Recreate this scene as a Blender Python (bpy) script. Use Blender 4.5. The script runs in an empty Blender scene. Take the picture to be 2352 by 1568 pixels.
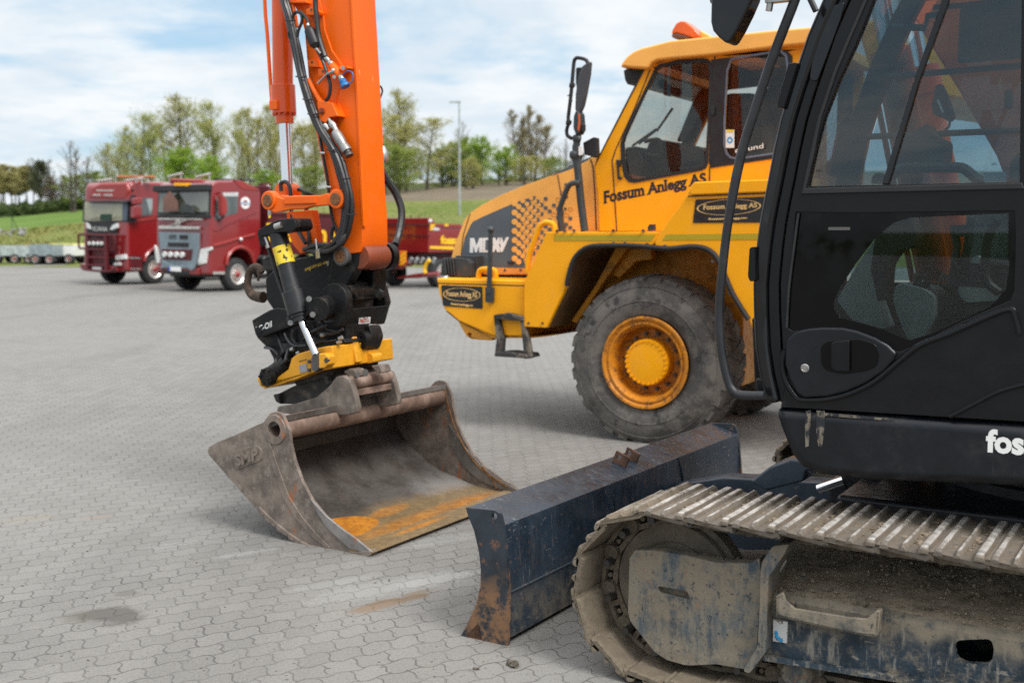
import bpy, bmesh, math, random
from mathutils import Vector, Matrix, noise as mnoise
from mathutils.geometry import tessellate_polygon
random.seed(7)
SC = bpy.context.scene
COL = SC.collection
R = math.radians

# ------------------------------------------------------------------ camera model (used to size things from the photograph)
FPX, EYE, CX, CY = 2613.3, 1.85, 1176.0, 784.0
PITCH = math.atan(251 / FPX)
CAM = Vector((0, 0, EYE))
_fw = Vector((0, math.cos(PITCH), -math.sin(PITCH)))
_up = Vector((0, math.sin(PITCH), math.cos(PITCH)))

def ray(x, y):
    return Vector((1, 0, 0)) * ((x - CX) / FPX) + _fw + _up * ((CY - y) / FPX)

def ground(x, y, z=0.0):
    d = ray(x, y)
    return CAM + d * ((z - EYE) / d.z)

def at(x, y, dist):
    d = ray(x, y)
    return CAM + d * (dist / d.y)

class Frame:
    """local axes of a machine: u forward, l sideways away from the viewer, z up"""
    def __init__(s, o, az_f):
        a = R(az_f)
        s.o = Vector(o)
        s.F = Vector((math.sin(a), math.cos(a), 0))
        b = R(az_f + 90)
        s.L = Vector((math.sin(b), math.cos(b), 0))
    def w(s, u, l, z):
        return s.o + s.F * u + s.L * l + Vector((0, 0, z))
    def uz(s, p, l):
        d = ray(*p)
        p0 = s.o + s.L * l
        q = CAM + d * ((p0 - CAM).dot(s.L) / d.dot(s.L)) - s.o
        return (q.dot(s.F), q.z)
    def tr(s, pts, l, c=None):
        return [s.uz(c(*p) if c else p, l) for p in pts]
    def pt(s, p, l, c=None):
        u, z = s.uz(c(*p) if c else p, l)
        return s.w(u, l, z)

def _cv(x0, y0, k):
    return lambda x, y: (x0 + x * k, y0 + y * k)
c1 = _cv(0, 306.25, .26053); c2 = _cv(551.2, 0, .35143); c3 = _cv(520.6, 428.75, .35143)
c4 = _cv(459.4, 826.9, .33854); c5 = _cv(980, 0, .33868); c6 = _cv(980, 398.1, .42971)
c7 = _cv(1617, 0, .39054); c8 = _cv(1617, 428.75, .46875); c9 = _cv(1010.6, 949.4, .3945)
c10 = _cv(1617, 1041.25, .33592); c11 = _cv(1255.6, 1071.9, .3164); c12 = _cv(171.5, 379.75, .19531)
c13 = _cv(857.5, 183.75, .3125)

# ------------------------------------------------------------------ mesh builder
class MB:
    def __init__(s):
        s.v = []; s.f = []; s.b = []
    def add(s, vs, fs):
        n = len(s.v); s.b.append((n, len(s.f))); s.v += [Vector(v) for v in vs]; s.f += [[i + n for i in f] for f in fs]; return s
    def prism(s, fr, pts, l0, l1, holes=(), scale1=1.0, pts1=None):
        loops = [list(pts)] + [list(h) for h in holes]
        flat = []; base = []
        for lp in loops:
            base.append(len(flat)); flat += lp
        n = len(flat)
        cu = sum(p[0] for p in pts) / len(pts); cz = sum(p[1] for p in pts) / len(pts)
        if pts1 is not None: flat1 = list(pts1)
        else: flat1 = [(cu + (p[0] - cu) * scale1, cz + (p[1] - cz) * scale1) for p in flat]
        vs = [fr.w(p[0], l0, p[1]) for p in flat] + [fr.w(p[0], l1, p[1]) for p in flat1]
        fs = []
        if holes:
            tri = tessellate_polygon([[Vector((p[0], p[1], 0)) for p in lp] for lp in loops])
            fs += [list(t) for t in tri] + [[i + n for i in reversed(t)] for t in tri]
        else:
            fs += [list(range(n)), [i + n for i in reversed(range(n))]]
        for b, lp in zip(base, loops):
            m = len(lp)
            for i in range(m):
                j = (i + 1) % m
                fs.append([b + i, b + j, b + j + n, b + i + n])
        return s.add(vs, fs)
    def plate(s, fr, px, l0, l1, c=None, holes=(), **k):
        return s.prism(fr, fr.tr(px, l0, c), l0, l1, holes=[fr.tr(h, l0, c) for h in holes], **k)
    def box(s, fr, u0, u1, l0, l1, z0, z1):
        return s.prism(fr, [(u0, z0), (u1, z0), (u1, z1), (u0, z1)], l0, l1)
    def tube(s, pts, r, n=10, smooth=0, closed=False):
        P = [Vector(p) for p in pts]
        rr = r if isinstance(r, (list, tuple)) else [r] * len(P)
        if smooth and len(P) > 2:
            Q = []; RR = []
            for i in range(len(P) - 1):
                a = P[max(i - 1, 0)]; b = P[i]; c_ = P[i + 1]; d = P[min(i + 2, len(P) - 1)]
                for k in range(smooth):
                    t = k / smooth
                    Q.append(.5 * ((2 * b) + (c_ - a) * t + (2 * a - 5 * b + 4 * c_ - d) * t * t + (3 * b - a - 3 * c_ + d) * t ** 3))
                    RR.append(rr[i] * (1 - t) + rr[i + 1] * t)
            Q.append(P[-1]); RR.append(rr[-1]); P = Q; rr = RR
        m = len(P); vs = []; fs = []
        prev = None
        for i in range(m):
            t = (P[min(i + 1, m - 1)] - P[max(i - 1, 0)])
            if t.length < 1e-9: t = Vector((0, 0, 1))
            t.normalize()
            if prev is None:
                x = t.orthogonal().normalized()
            else:
                x = prev - t * prev.dot(t)
                x = x.normalized() if x.length > 1e-6 else t.orthogonal().normalized()
            prev = x; y = t.cross(x)
            for k in range(n):
                a = 2 * math.pi * k / n
                vs.append(P[i] + (x * math.cos(a) + y * math.sin(a)) * rr[i])
        for i in range(m - 1):
            for k in range(n):
                k2 = (k + 1) % n
                fs.append([i * n + k, i * n + k2, (i + 1) * n + k2, (i + 1) * n + k])
        fs.append(list(reversed(range(n)))); fs.append([(m - 1) * n + k for k in range(n)])
        return s.add(vs, fs)
    def cyl(s, a, b, r, n=20, r2=None):
        return s.tube([a, b], [r, r if r2 is None else r2], n)
    def lathe(s, c, axis, prof, n=40, closed=False, caps=True):
        """profile of (along axis, radius)"""
        ax = Vector(axis).normalized(); x = ax.orthogonal().normalized(); y = ax.cross(x); c = Vector(c)
        vs = []; fs = []; m = len(prof)
        for a, r in prof:
            for k in range(n):
                t = 2 * math.pi * k / n
                vs.append(c + ax * a + (x * math.cos(t) + y * math.sin(t)) * r)
        for i in range(m if closed else m - 1):
            i2 = (i + 1) % m
            for k in range(n):
                k2 = (k + 1) % n
                fs.append([i * n + k, i * n + k2, i2 * n + k2, i2 * n + k])
        if not closed:
            if caps: fs.append(list(reversed(range(n))))
            fs.append([(m - 1) * n + k for k in range(n)])
        return s.add(vs, fs)
    def blob(s, c, r, sub=2, amp=.25, seed=0, sq=(1, 1, 1)):
        bm = bmesh.new(); bmesh.ops.create_icosphere(bm, subdivisions=sub, radius=1)
        vs = []
        for v in bm.verts:
            k = 1 + amp * mnoise.noise(v.co * 1.7 + Vector((seed * 3.1, seed, 0)))*1.5
            vs.append(Vector(c) + Vector((v.co.x * sq[0], v.co.y * sq[1], v.co.z * sq[2])) * r * k)
        fs = [[v.index for v in f.verts] for f in bm.faces]; bm.free()
        return s.add(vs, fs)

def props(o, label=None, cat=None, group=None, kind=None):
    if label: o['label'] = label
    if cat: o['category'] = cat
    if group: o['group'] = group
    if kind: o['kind'] = kind
    return o

def obj_each(name, mb, mat, parent=None, **k):
    """one object for every separate piece of the builder"""
    out = []
    for i, (v0, f0) in enumerate(mb.b):
        v1, f1 = mb.b[i + 1] if i + 1 < len(mb.b) else (len(mb.v), len(mb.f))
        m = MB(); m.v = mb.v[v0:v1]; m.f = [[j - v0 for j in f] for f in mb.f[f0:f1]]
        if m.f: out.append(obj(name, m, mat, parent, **k))
    return out[0]

def worldloc(o):
    v = Vector((0, 0, 0))
    while o is not None:
        v = v + o.location; o = o.parent
    return v

def obj(name, mb, mat, parent=None, bev=0.0, seg=2, angle=35, label=None, loc=None, fix=True):
    base = worldloc(parent) if parent else Vector((0, 0, 0))
    if loc is not None: base = base + (Vector(loc) - base)
    me = bpy.data.meshes.new(name)
    me.from_pydata([tuple(v - base) for v in mb.v], [], mb.f)
    if fix:
        bm = bmesh.new(); bm.from_mesh(me); bmesh.ops.recalc_face_normals(bm, faces=bm.faces); bm.to_mesh(me); bm.free()
    me.polygons.foreach_set('use_smooth', [True] * len(me.polygons))
    me.set_sharp_from_angle(angle=R(angle))
    for m in (mat if isinstance(mat, (list, tuple)) else [mat]): me.materials.append(m)
    o = bpy.data.objects.new(name, me); COL.objects.link(o)
    if parent: o.parent = parent
    if loc is not None: o.location = Vector(loc) - (worldloc(parent) if parent else Vector((0, 0, 0)))
    if bev > 0:
        b = o.modifiers.new('Bevel', 'BEVEL'); b.width = bev; b.segments = seg; b.limit_method = 'ANGLE'; b.angle_limit = R(40)
        b.use_clamp_overlap = True; b.harden_normals = True
    if label: o['label'] = label
    return o

def empty(name, loc, label, cat, group=None):
    o = bpy.data.objects.new(name, None); COL.objects.link(o); o.location = loc; o.empty_display_size = .3
    return props(o, label, cat, group)

def rrect(cx, cz, w, h, r, n=4):
    out = []
    for sx, sz, a0 in ((1, 1, 0), (-1, 1, 90), (-1, -1, 180), (1, -1, 270)):
        for k in range(n + 1):
            a = R(a0 + 90 * k / n)
            out.append((cx + sx * (w / 2 - r) + r * math.cos(a), cz + sz * (h / 2 - r) + r * math.sin(a)))
    return out

def circ(cx, cz, r, n=20, rz=None):
    return [(cx + r * math.cos(2 * math.pi * k / n), cz + (rz or r) * math.sin(2 * math.pi * k / n)) for k in range(n)]

def rounded(pts, r=.1, n=4):
    """round the corners of a pixel or metre outline"""
    out = []; m = len(pts)
    for i in range(m):
        a = Vector(pts[i - 1]); b = Vector(pts[i]); c = Vector(pts[(i + 1) % m])
        d1 = (a - b); d2 = (c - b)
        k = min(r, d1.length * .45, d2.length * .45)
        p1 = b + d1.normalized() * k; p2 = b + d2.normalized() * k
        for j in range(n + 1):
            t = j / n
            out.append(tuple(p1 * (1 - t) ** 2 + b * 2 * t * (1 - t) + p2 * t * t))
    return out

def text_obj(name, s, fr, quad, l, mat, parent, bold=0.0, th=.002, shear=0, c=None, space=1.0, serif=False):
    """lettering laid into a four-cornered outline (bottom left, bottom right, top right, top left) on a side face"""
    cu = bpy.data.curves.new(name, 'FONT'); cu.body = s; cu.offset = bold; cu.shear = shear; cu.resolution_u = 3; cu.space_character = space
    o = bpy.data.objects.new(name, cu); COL.objects.link(o)
    me = bpy.data.meshes.new_from_object(o.evaluated_get(bpy.context.evaluated_depsgraph_get()))
    COL.objects.unlink(o); bpy.data.objects.remove(o); bpy.data.curves.remove(cu)
    vs = [v.co.copy() for v in me.vertices]; fs = [list(p.vertices) for p in me.polygons]
    if serif:   # slab feet and caps on the stems
        cnt = {}
        for p in me.polygons:
            for k in p.edge_keys: cnt[k] = cnt.get(k, 0) + 1
        for (a, b), n_ in cnt.items():
            A_, B_ = vs[a], vs[b]
            if n_ == 1 and abs(A_.y - B_.y) < 1e-4 and .05 < abs(A_.x - B_.x) < .26:
                xa, xb = min(A_.x, B_.x) - .055, max(A_.x, B_.x) + .055; y_ = A_.y; up_ = 1 if y_ < .12 else -1
                if .12 < y_ < .38: continue
                i0 = len(vs); vs += [Vector((xa, y_, 0)), Vector((xb, y_, 0)), Vector((xb, y_ + .075 * up_, 0)), Vector((xa, y_ + .075 * up_, 0))]; fs.append([i0, i0 + 1, i0 + 2, i0 + 3])
    bpy.data.meshes.remove(me)
    x0 = min(v.x for v in vs); x1 = max(v.x for v in vs); y0 = min(v.y for v in vs); y1 = max(v.y for v in vs)
    q = [Vector(p) for p in fr.tr(quad, l, c)]
    mb = MB()
    pts = []
    for v in vs:
        a = (v.x - x0) / (x1 - x0); b = (v.y - y0) / (y1 - y0)
        p = q[0] * (1 - a) * (1 - b) + q[1] * a * (1 - b) + q[2] * a * b + q[3] * (1 - a) * b
        pts.append((p.x, p.y))
    mb.add([fr.w(p[0], l - th, p[1]) for p in pts], fs)
    return obj(name, mb, mat, parent, angle=30)

# ------------------------------------------------------------------ materials
def newmat(name):
    m = bpy.data.materials.new(name); m.use_nodes = True
    nt = m.node_tree; nt.nodes.clear()
    return m, nt
def N(nt, t, **k):
    n = nt.nodes.new(t)
    for a, b in k.items():
        if a.startswith('i_'):
            n.inputs[a[2:].replace('_', ' ')].default_value = b
        else: setattr(n, a, b)
    return n
def rgba(c): return (c[0], c[1], c[2], 1)
def mixc(nt, fac, a, b, blend='MIX'):
    n = nt.nodes.new('ShaderNodeMix'); n.data_type = 'RGBA'; n.blend_type = blend
    for i, v in ((0, fac), (6, a), (7, b)):
        if hasattr(v, 'is_linked') or hasattr(v, 'links'): nt.links.new(v, n.inputs[i])
        elif i == 0: n.inputs[0].default_value = v
        else: n.inputs[i].default_value = rgba(v)
    return n.outputs[2]
def mth(nt, op, a, b=None, c=None, clamp=False):
    n = nt.nodes.new('ShaderNodeMath'); n.operation = op; n.use_clamp = clamp
    for i, v in enumerate((a, b, c)):
        if v is None: continue
        if hasattr(v, 'links'): nt.links.new(v, n.inputs[i])
        else: n.inputs[i].default_value = v
    return n.outputs[0]
def ramp(nt, v, lo, hi, a=0., b=1.):
    n = nt.nodes.new('ShaderNodeMapRange'); n.interpolation_type = 'SMOOTHSTEP'
    nt.links.new(v, n.inputs[0]); n.inputs[1].default_value = lo; n.inputs[2].default_value = hi
    n.inputs[3].default_value = a; n.inputs[4].default_value = b
    return n.outputs[0]
def nz(nt, vec, scale, detail=4, rough=.55, dist=0):
    n = nt.nodes.new('ShaderNodeTexNoise'); n.inputs['Scale'].default_value = scale; n.inputs['Detail'].default_value = detail
    n.inputs['Roughness'].default_value = rough; n.inputs['Distortion'].default_value = dist
    nt.links.new(vec, n.inputs['Vector']); return n.outputs['Fac']
def stretch(nt, vec, sc):
    n = nt.nodes.new('ShaderNodeVectorMath'); n.operation = 'MULTIPLY'; nt.links.new(vec, n.inputs[0]); n.inputs[1].default_value = sc
    return n.outputs[0]

def surf(name, col, rough=.5, metal=0., var=.12, vscale=3., layers=(), bump=0., bscale=40., coat=0., rvar=.1, spec=.5, col2=None, emit=None):
    """paint or metal with cloudy variation; each layer: dict(col, scale, lo, hi, st=(x,y,z), rough, amt, z=(z0,z1), mask=(scale,lo,hi))"""
    m, nt = newmat(name)
    out = N(nt, 'ShaderNodeOutputMaterial'); p = N(nt, 'ShaderNodeBsdfPrincipled')
    nt.links.new(p.outputs[0], out.inputs[0])
    tc = N(nt, 'ShaderNodeTexCoord'); V = tc.outputs['Object']
    n0 = nz(nt, V, vscale, 5)
    c_lo = tuple(max(0, x * (1 - var)) for x in col); c_hi = col2 or tuple(min(1, x * (1 + var)) for x in col)
    C = mixc(nt, ramp(nt, n0, .32, .68), c_lo, c_hi)
    Rg = ramp(nt, nz(nt, V, vscale * 4, 4), .3, .7, max(.02, rough - rvar), min(1, rough + rvar))
    Me = None
    for ly in layers:
        vec = stretch(nt, V, ly['st']) if 'st' in ly else V
        f = ramp(nt, nz(nt, vec, ly['scale'], ly.get('detail', 6), ly.get('nr', .65), ly.get('dist', 0)), ly['lo'], ly['hi'])
        if 'mask' in ly:
            f = mth(nt, 'MULTIPLY', f, ramp(nt, nz(nt, V, ly['mask'][0], 3), ly['mask'][1], ly['mask'][2]))
        if 'z' in ly:
            sp = N(nt, 'ShaderNodeSeparateXYZ'); nt.links.new(V, sp.inputs[0])
            zz = mth(nt, 'ADD', sp.outputs[2], mth(nt, 'MULTIPLY', mth(nt, 'SUBTRACT', n0, .5), ly.get('zn', .2)))
            f = mth(nt, 'MULTIPLY', f, ramp(nt, zz, ly['z'][0], ly['z'][1]))
        if 'add_z' in ly:
            sp = N(nt, 'ShaderNodeSeparateXYZ'); nt.links.new(V, sp.inputs[0])
            zz = mth(nt, 'ADD', sp.outputs[2], mth(nt, 'MULTIPLY', mth(nt, 'SUBTRACT', n0, .5), .25))
            f = mth(nt, 'MAXIMUM', f, ramp(nt, zz, ly['add_z'][0], ly['add_z'][1]))
        f = mth(nt, 'MULTIPLY', f, ly.get('amt', 1.))
        C = mixc(nt, f, C, ly['col'])
        if 'rough' in ly:
            mm = nt.nodes.new('ShaderNodeMix'); nt.links.new(f, mm.inputs[0]); nt.links.new(Rg, mm.inputs[2]); mm.inputs[3].default_value = ly['rough']
            Rg = mm.outputs[0]
        if metal and ly.get('nonmetal', True):
            mm = nt.nodes.new('ShaderNodeMix'); nt.links.new(f, mm.inputs[0])
            if Me is None: mm.inputs[2].default_value = metal
            else: nt.links.new(Me, mm.inputs[2])
            mm.inputs[3].default_value = 0; Me = mm.outputs[0]
    nt.links.new(C, p.inputs['Base Color']); nt.links.new(Rg, p.inputs['Roughness'])
    if Me is None: p.inputs['Metallic'].default_value = metal
    else: nt.links.new(Me, p.inputs['Metallic'])
    p.inputs['Specular IOR Level'].default_value = spec
    if coat: p.inputs['Coat Weight'].default_value = coat; p.inputs['Coat Roughness'].default_value = .06
    if emit: p.inputs['Emission Color'].default_value = rgba(emit[0]); p.inputs['Emission Strength'].default_value = emit[1]
    if bump:
        b = N(nt, 'ShaderNodeBump'); b.inputs['Strength'].default_value = 1; b.inputs['Distance'].default_value = bump
        nt.links.new(nz(nt, V, bscale, 6, .65), b.inputs['Height']); nt.links.new(b.outputs[0], p.inputs['Normal'])
    return m

def glass(name, tint=(.75, .8, .8), rough=.02, refl=1.0):
    m, nt = newmat(name)
    out = N(nt, 'ShaderNodeOutputMaterial'); t = N(nt, 'ShaderNodeBsdfTransparent'); g = N(nt, 'ShaderNodeBsdfGlossy')
    t.inputs[0].default_value = rgba(tint); g.inputs['Roughness'].default_value = rough
    ge = N(nt, 'ShaderNodeNewGeometry'); dp = N(nt, 'ShaderNodeVectorMath', operation='DOT_PRODUCT')
    nt.links.new(ge.outputs['Normal'], dp.inputs[0]); nt.links.new(ge.outputs['Incoming'], dp.inputs[1])
    k5 = mth(nt, 'POWER', mth(nt, 'SUBTRACT', 1., mth(nt, 'ABSOLUTE', dp.outputs['Value'])), 5.)
    fr = mth(nt, 'ADD', mth(nt, 'MULTIPLY', k5, .96), .04)
    mx = N(nt, 'ShaderNodeMixShader'); nt.links.new(mth(nt, 'MULTIPLY', fr, refl, clamp=True), mx.inputs[0])
    nt.links.new(t.outputs[0], mx.inputs[1]); nt.links.new(g.outputs[0], mx.inputs[2]); nt.links.new(mx.outputs[0], out.inputs[0])
    return m

DUST = (.30, .255, .195); RUST = (.20, .075, .03); RUSTO = (.42, .15, .02); MUD = (.17, .125, .085)
M = {}
M['black_paint'] = surf('black_paint', (.012, .013, .016), .42, var=.3, layers=[dict(col=(.09, .085, .075), scale=5, lo=.55, hi=.85, amt=.35, rough=.8), dict(col=(.2, .19, .17), scale=60, lo=.70, hi=.76, amt=.35)], bump=.0006, bscale=120)
M['cab_plastic'] = surf('cab_plastic', (.0046, .0046, .0058), .30, var=.12, spec=.3, bump=.0004, bscale=400, layers=[dict(col=(.16, .15, .14), scale=4, lo=.62, hi=.95, amt=.25), dict(col=(.3, .28, .25), scale=90, lo=.74, hi=.78, amt=.4)])
M['cab_gloss'] = surf('cab_gloss', (.007, .007, .008), .14, var=.1, spec=.45, layers=[dict(col=(.10, .075, .05), scale=6, lo=.6, hi=.9, amt=.3)])
M['skirt'] = surf('skirt', (.006, .0075, .0105), .34, var=.2, spec=.35, bump=.0005, bscale=200, layers=[dict(col=(.22, .19, .15), scale=3, lo=.56, hi=.9, amt=.35, rough=.85), dict(col=DUST, scale=26, lo=.60, hi=.8, st=(1, 1, .12), amt=.25, mask=(3, .5, .7))])
M['rubber'] = surf('rubber', (.012, .012, .013), .55, var=.2)
M['hose'] = surf('hose', (.016, .016, .018), .42, var=.2, bump=.0004, bscale=200)
M['chrome'] = surf('chrome', (.75, .76, .78), .12, 1., var=.05, rvar=.05)
M['steel'] = surf('steel', (.45, .44, .42), .38, 1., var=.2, layers=[dict(col=RUST, scale=14, lo=.58, hi=.75, amt=.5, rough=.8)])
M['bolt'] = surf('bolt', (.10, .095, .09), .5, .6, var=.3)
ORG = (.88, .135, .004)
M['orange'] = surf('orange', ORG, .36, var=.05, spec=.3, layers=[dict(col=(.92, .46, .2), scale=11, lo=.655, hi=.70, st=(1.6, 1.6, .3), amt=.85, mask=(2.2, .46, .58)), dict(col=(.25, .06, .02), scale=22, lo=.69, hi=.75, amt=.7, mask=(1.3, .5, .65)), dict(col=(.45, .12, .04), scale=2.5, lo=.5, hi=.85, amt=.3, rough=.7)], bump=.0003, bscale=60)
M['orange_worn'] = surf('orange_worn', (.22, .042, .012), .6, var=.2, layers=[dict(col=(.10, .045, .03), scale=9, lo=.5, hi=.72, amt=.8, rough=.8)], bump=.0008, bscale=50)
M['rust_disc'] = surf('rust_disc', (.17, .075, .03), .85, var=.4, vscale=60, bump=.002, bscale=150)
M['tool_black'] = surf('tool_black', (.006, .006, .0064), .5, spec=.3, var=.4, vscale=8, bump=.0012, bscale=60, layers=[dict(col=(.085, .07, .055), scale=11, lo=.52, hi=.78, amt=.5, rough=.85), dict(col=(.22, .2, .18), scale=45, lo=.70, hi=.75, amt=.4)])
M['tool_yellow'] = surf('tool_yellow', (.72, .33, .015), .45, var=.12, vscale=7, bump=.001, bscale=50, layers=[dict(col=(.03, .025, .02), scale=13, lo=.60, hi=.72, amt=.8, mask=(3, .45, .65)), dict(col=(.35, .15, .03), scale=6, lo=.55, hi=.8, amt=.5, rough=.8)])
M['hitch_steel'] = surf('hitch_steel', (.15, .125, .105), .72, .15, var=.35, vscale=9, bump=.0015, bscale=70, layers=[dict(col=(.30, .26, .22), scale=16, lo=.5, hi=.72, amt=.6), dict(col=(.10, .055, .035), scale=7, lo=.55, hi=.75, amt=.6)])
M['bucket_out'] = surf('bucket_out', (.18, .145, .12), .62, .25, var=.3, vscale=9, bump=.0016, bscale=55, layers=[dict(col=(.30, .26, .225), scale=20, lo=.46, hi=.70, amt=.65, nr=.75, detail=9), dict(col=(.075, .053, .045), scale=12, lo=.54, hi=.68, amt=.7, nr=.75, detail=9), dict(col=(.36, .325, .29), scale=46, lo=.60, hi=.70, st=(1, 1, .25), amt=.5), dict(col=(.33, .10, .025), scale=14, lo=.56, hi=.66, st=(1.4, 1.4, .35), amt=.85, mask=(2.1, .50, .60)), dict(col=(.04, .033, .03), scale=55, lo=.64, hi=.70, amt=.7)])
M['bucket_tube'] = surf('bucket_tube', (.20, .135, .105), .62, .15, var=.25, vscale=7, bump=.0012, bscale=80, layers=[dict(col=(.40, .31, .255), scale=7, lo=.45, hi=.75, amt=.7), dict(col=(.07, .045, .035), scale=16, lo=.60, hi=.7, amt=.7)])
M['blade'] = surf('blade', (.016, .028, .044), .36, var=.3, vscale=4, spec=.45, bump=.0006, bscale=60, layers=[
    dict(col=(.15, .155, .155), scale=14, lo=.50, hi=.80, amt=.35, st=(1, 1, .2), rough=.7, nr=.8, detail=9), dict(col=(.24, .235, .22), scale=70, lo=.60, hi=.66, st=(1, 1, .06), amt=.5, mask=(6, .42, .6)), dict(col=(.24, .235, .22), scale=70, lo=.60, hi=.65, st=(.08, .5, 1), amt=.5, mask=(5, .45, .6)),
    dict(col=(.21, .085, .04), scale=18, lo=.60, hi=.65, amt=.9, mask=(3.2, .53, .59), rough=.85, nr=.75), dict(col=(.10, .045, .025), scale=60, lo=.60, hi=.66, amt=.7), dict(col=(.17, .145, .11), scale=7, lo=.36, hi=.62, amt=.7, z=(.27, .10), rough=.85, nr=.75)])
M['blade_end'] = surf('blade_end', (.018, .026, .036), .45, var=.25, vscale=6, bump=.001, bscale=70, layers=[dict(col=(.19, .085, .04), scale=16, lo=.55, hi=.66, amt=.75, nr=.75, rough=.85), dict(col=(.20, .105, .05), scale=14, lo=.38, hi=.55, amt=.95, z=(.34, .18), rough=.85), dict(col=(.06, .04, .03), scale=40, lo=.55, hi=.65, amt=.6, z=(.3, .1)), dict(col=(.35, .2, .1), scale=30, lo=.68, hi=.72, amt=.7)])
M['rust_plate'] = surf('rust_plate', (.10, .05, .03), .8, var=.4, vscale=20, bump=.0015, bscale=90)
M['frame_mud'] = surf('frame_mud', (.058, .076, .090), .75, var=.3, vscale=8, bump=.0025, bscale=55, layers=[
    dict(col=(.22, .19, .145), scale=18, lo=.40, hi=.60, amt=.85, rough=.95, nr=.8, st=(1, 1, .22), detail=9),
    dict(col=(.205, .17, .125), scale=3.6, lo=.45, hi=.58, amt=.9, rough=.95, nr=.78, detail=10), dict(col=(.25, .215, .165), scale=22, lo=.40, hi=.62, amt=.9, z=(.24, .12), rough=.95), dict(col=(.17, .135, .095), scale=20, lo=.36, hi=.6, amt=.9, z=(.55, .62), zn=.1, rough=.95),
    dict(col=(.24, .12, .065), scale=7, lo=.63, hi=.70, amt=.7), dict(col=(.025, .036, .05), scale=46, lo=.60, hi=.66, amt=.8, nr=.6), dict(col=(.36, .325, .27), scale=80, lo=.62, hi=.72, amt=.5), dict(col=(.08, .065, .048), scale=100, lo=.60, hi=.68, amt=.6)], spec=.25)
M['beam_mud'] = surf('beam_mud', (.026, .042, .058), .6, var=.3, vscale=8, bump=.0025, bscale=55, layers=[
    dict(col=(.21, .18, .135), scale=13, lo=.47, hi=.64, amt=.8, rough=.95, nr=.8, detail=9), dict(col=(.33, .30, .25), scale=30, lo=.54, hi=.68, st=(1, 1, .18), amt=.65),
    dict(col=(.34, .31, .26), scale=40, lo=.61, hi=.65, st=(.3, .3, 1), amt=.55), dict(col=(.25, .21, .155), scale=14, lo=.28, hi=.55, amt=.94, z=(.30, .43), zn=.3, rough=.95),
    dict(col=(.26, .225, .17), scale=12, lo=.35, hi=.60, amt=.85, z=(.20, .13), rough=.95), dict(col=(.26, .12, .06), scale=9, lo=.65, hi=.70, amt=.7), dict(col=(.012, .022, .036), scale=48, lo=.62, hi=.67, amt=.75), dict(col=(.42, .38, .32), scale=80, lo=.65, hi=.74, amt=.45)], spec=.3)
M['mud'] = surf('mud', (.21, .17, .125), .95, var=.25, vscale=12, bump=.006, bscale=60, layers=[dict(col=(.30, .25, .19), scale=40, lo=.5, hi=.68, amt=.7), dict(col=(.10, .078, .055), scale=24, lo=.55, hi=.7, amt=.8)], spec=.15)
M['shoe'] = surf('shoe', (.20, .18, .16), .5, .4, var=.3, vscale=8, bump=.002, bscale=60, layers=[dict(col=(.155, .125, .092), scale=7, lo=.36, hi=.56, amt=.92, rough=.92, nr=.7), dict(col=(.25, .215, .165), scale=22, lo=.55, hi=.7, amt=.5, rough=.95), dict(col=(.20, .09, .04), scale=9, lo=.64, hi=.7, amt=.6), dict(col=(.10, .078, .055), scale=12, lo=.42, hi=.62, amt=.8, z=(.014, .004), zn=.012, rough=.95), dict(col=(.50, .485, .46), scale=14, lo=.35, hi=.62, amt=.85, z=(.0215, .0255), zn=.012, rough=.32, nonmetal=False)])
M['shoe_mud'] = surf('shoe_mud', (.185, .152, .112), .95, var=.25, vscale=9, bump=.005, bscale=40, spec=.2, layers=[dict(col=(.085, .066, .048), scale=10, lo=.48, hi=.62, amt=.8, nr=.75), dict(col=(.27, .235, .185), scale=22, lo=.54, hi=.68, amt=.6, nr=.75), dict(col=(.06, .05, .04), scale=70, lo=.60, hi=.68, amt=.6), dict(col=(.30, .28, .255), scale=14, lo=.4, hi=.62, amt=.7, z=(.018, .026), zn=.014, rough=.5)])
M['idler'] = surf('idler', (.165, .135, .102), .85, .05, var=.22, vscale=8, bump=.002, bscale=60, layers=[dict(col=(.21, .175, .13), scale=12, lo=.45, hi=.62, amt=.7), dict(col=(.07, .058, .046), scale=40, lo=.58, hi=.68, amt=.6)])
M['arm_blue'] = surf('arm_blue', (.032, .045, .062), .4, var=.2, layers=[dict(col=(.2, .18, .15), scale=30, lo=.6, hi=.72, amt=.35)])
M['interior'] = surf('interior', (.20, .235, .235), .6, var=.15)
M['interior_dark'] = surf('interior_dark', (.018, .02, .022), .5, var=.2)
M['seat_cloth'] = surf('seat_cloth', (.03, .033, .036), .9, var=.3, vscale=30)
M['white'] = surf('white_marking', (.78, .78, .76), .5, var=.04)
M['glass_cab'] = glass('glass_cab', (.62, .71, .74), .0, 1.5)
M['glass_low'] = glass('glass_low', (.60, .67, .67), .0, .9)
M['sticker_yellow'] = surf('sticker_yellow', (.80, .58, .03), .4, var=.08, layers=[dict(col=(.02, .02, .02), scale=26, lo=.565, hi=.585, amt=.95, nr=.4, detail=2)])
M['sticker_white'] = surf('sticker_white', (.62, .62, .60), .5, var=.1, layers=[dict(col=MUD, scale=16, lo=.54, hi=.6, amt=.9)])
M['sticker_red'] = surf('sticker_red', (.5, .11, .07), .5, var=.1)
M['blue_cap'] = surf('blue_cap', (.01, .17, .45), .4, var=.1)
M['blue_mark'] = surf('blue_mark', (.02, .30, .62), .5, var=.1)
M['gold_mark'] = surf('gold_mark', (.62, .40, .04), .5, var=.1)
M['frit'] = surf('frit', (.002, .002, .0024), .10, var=.1, spec=.22)
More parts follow.
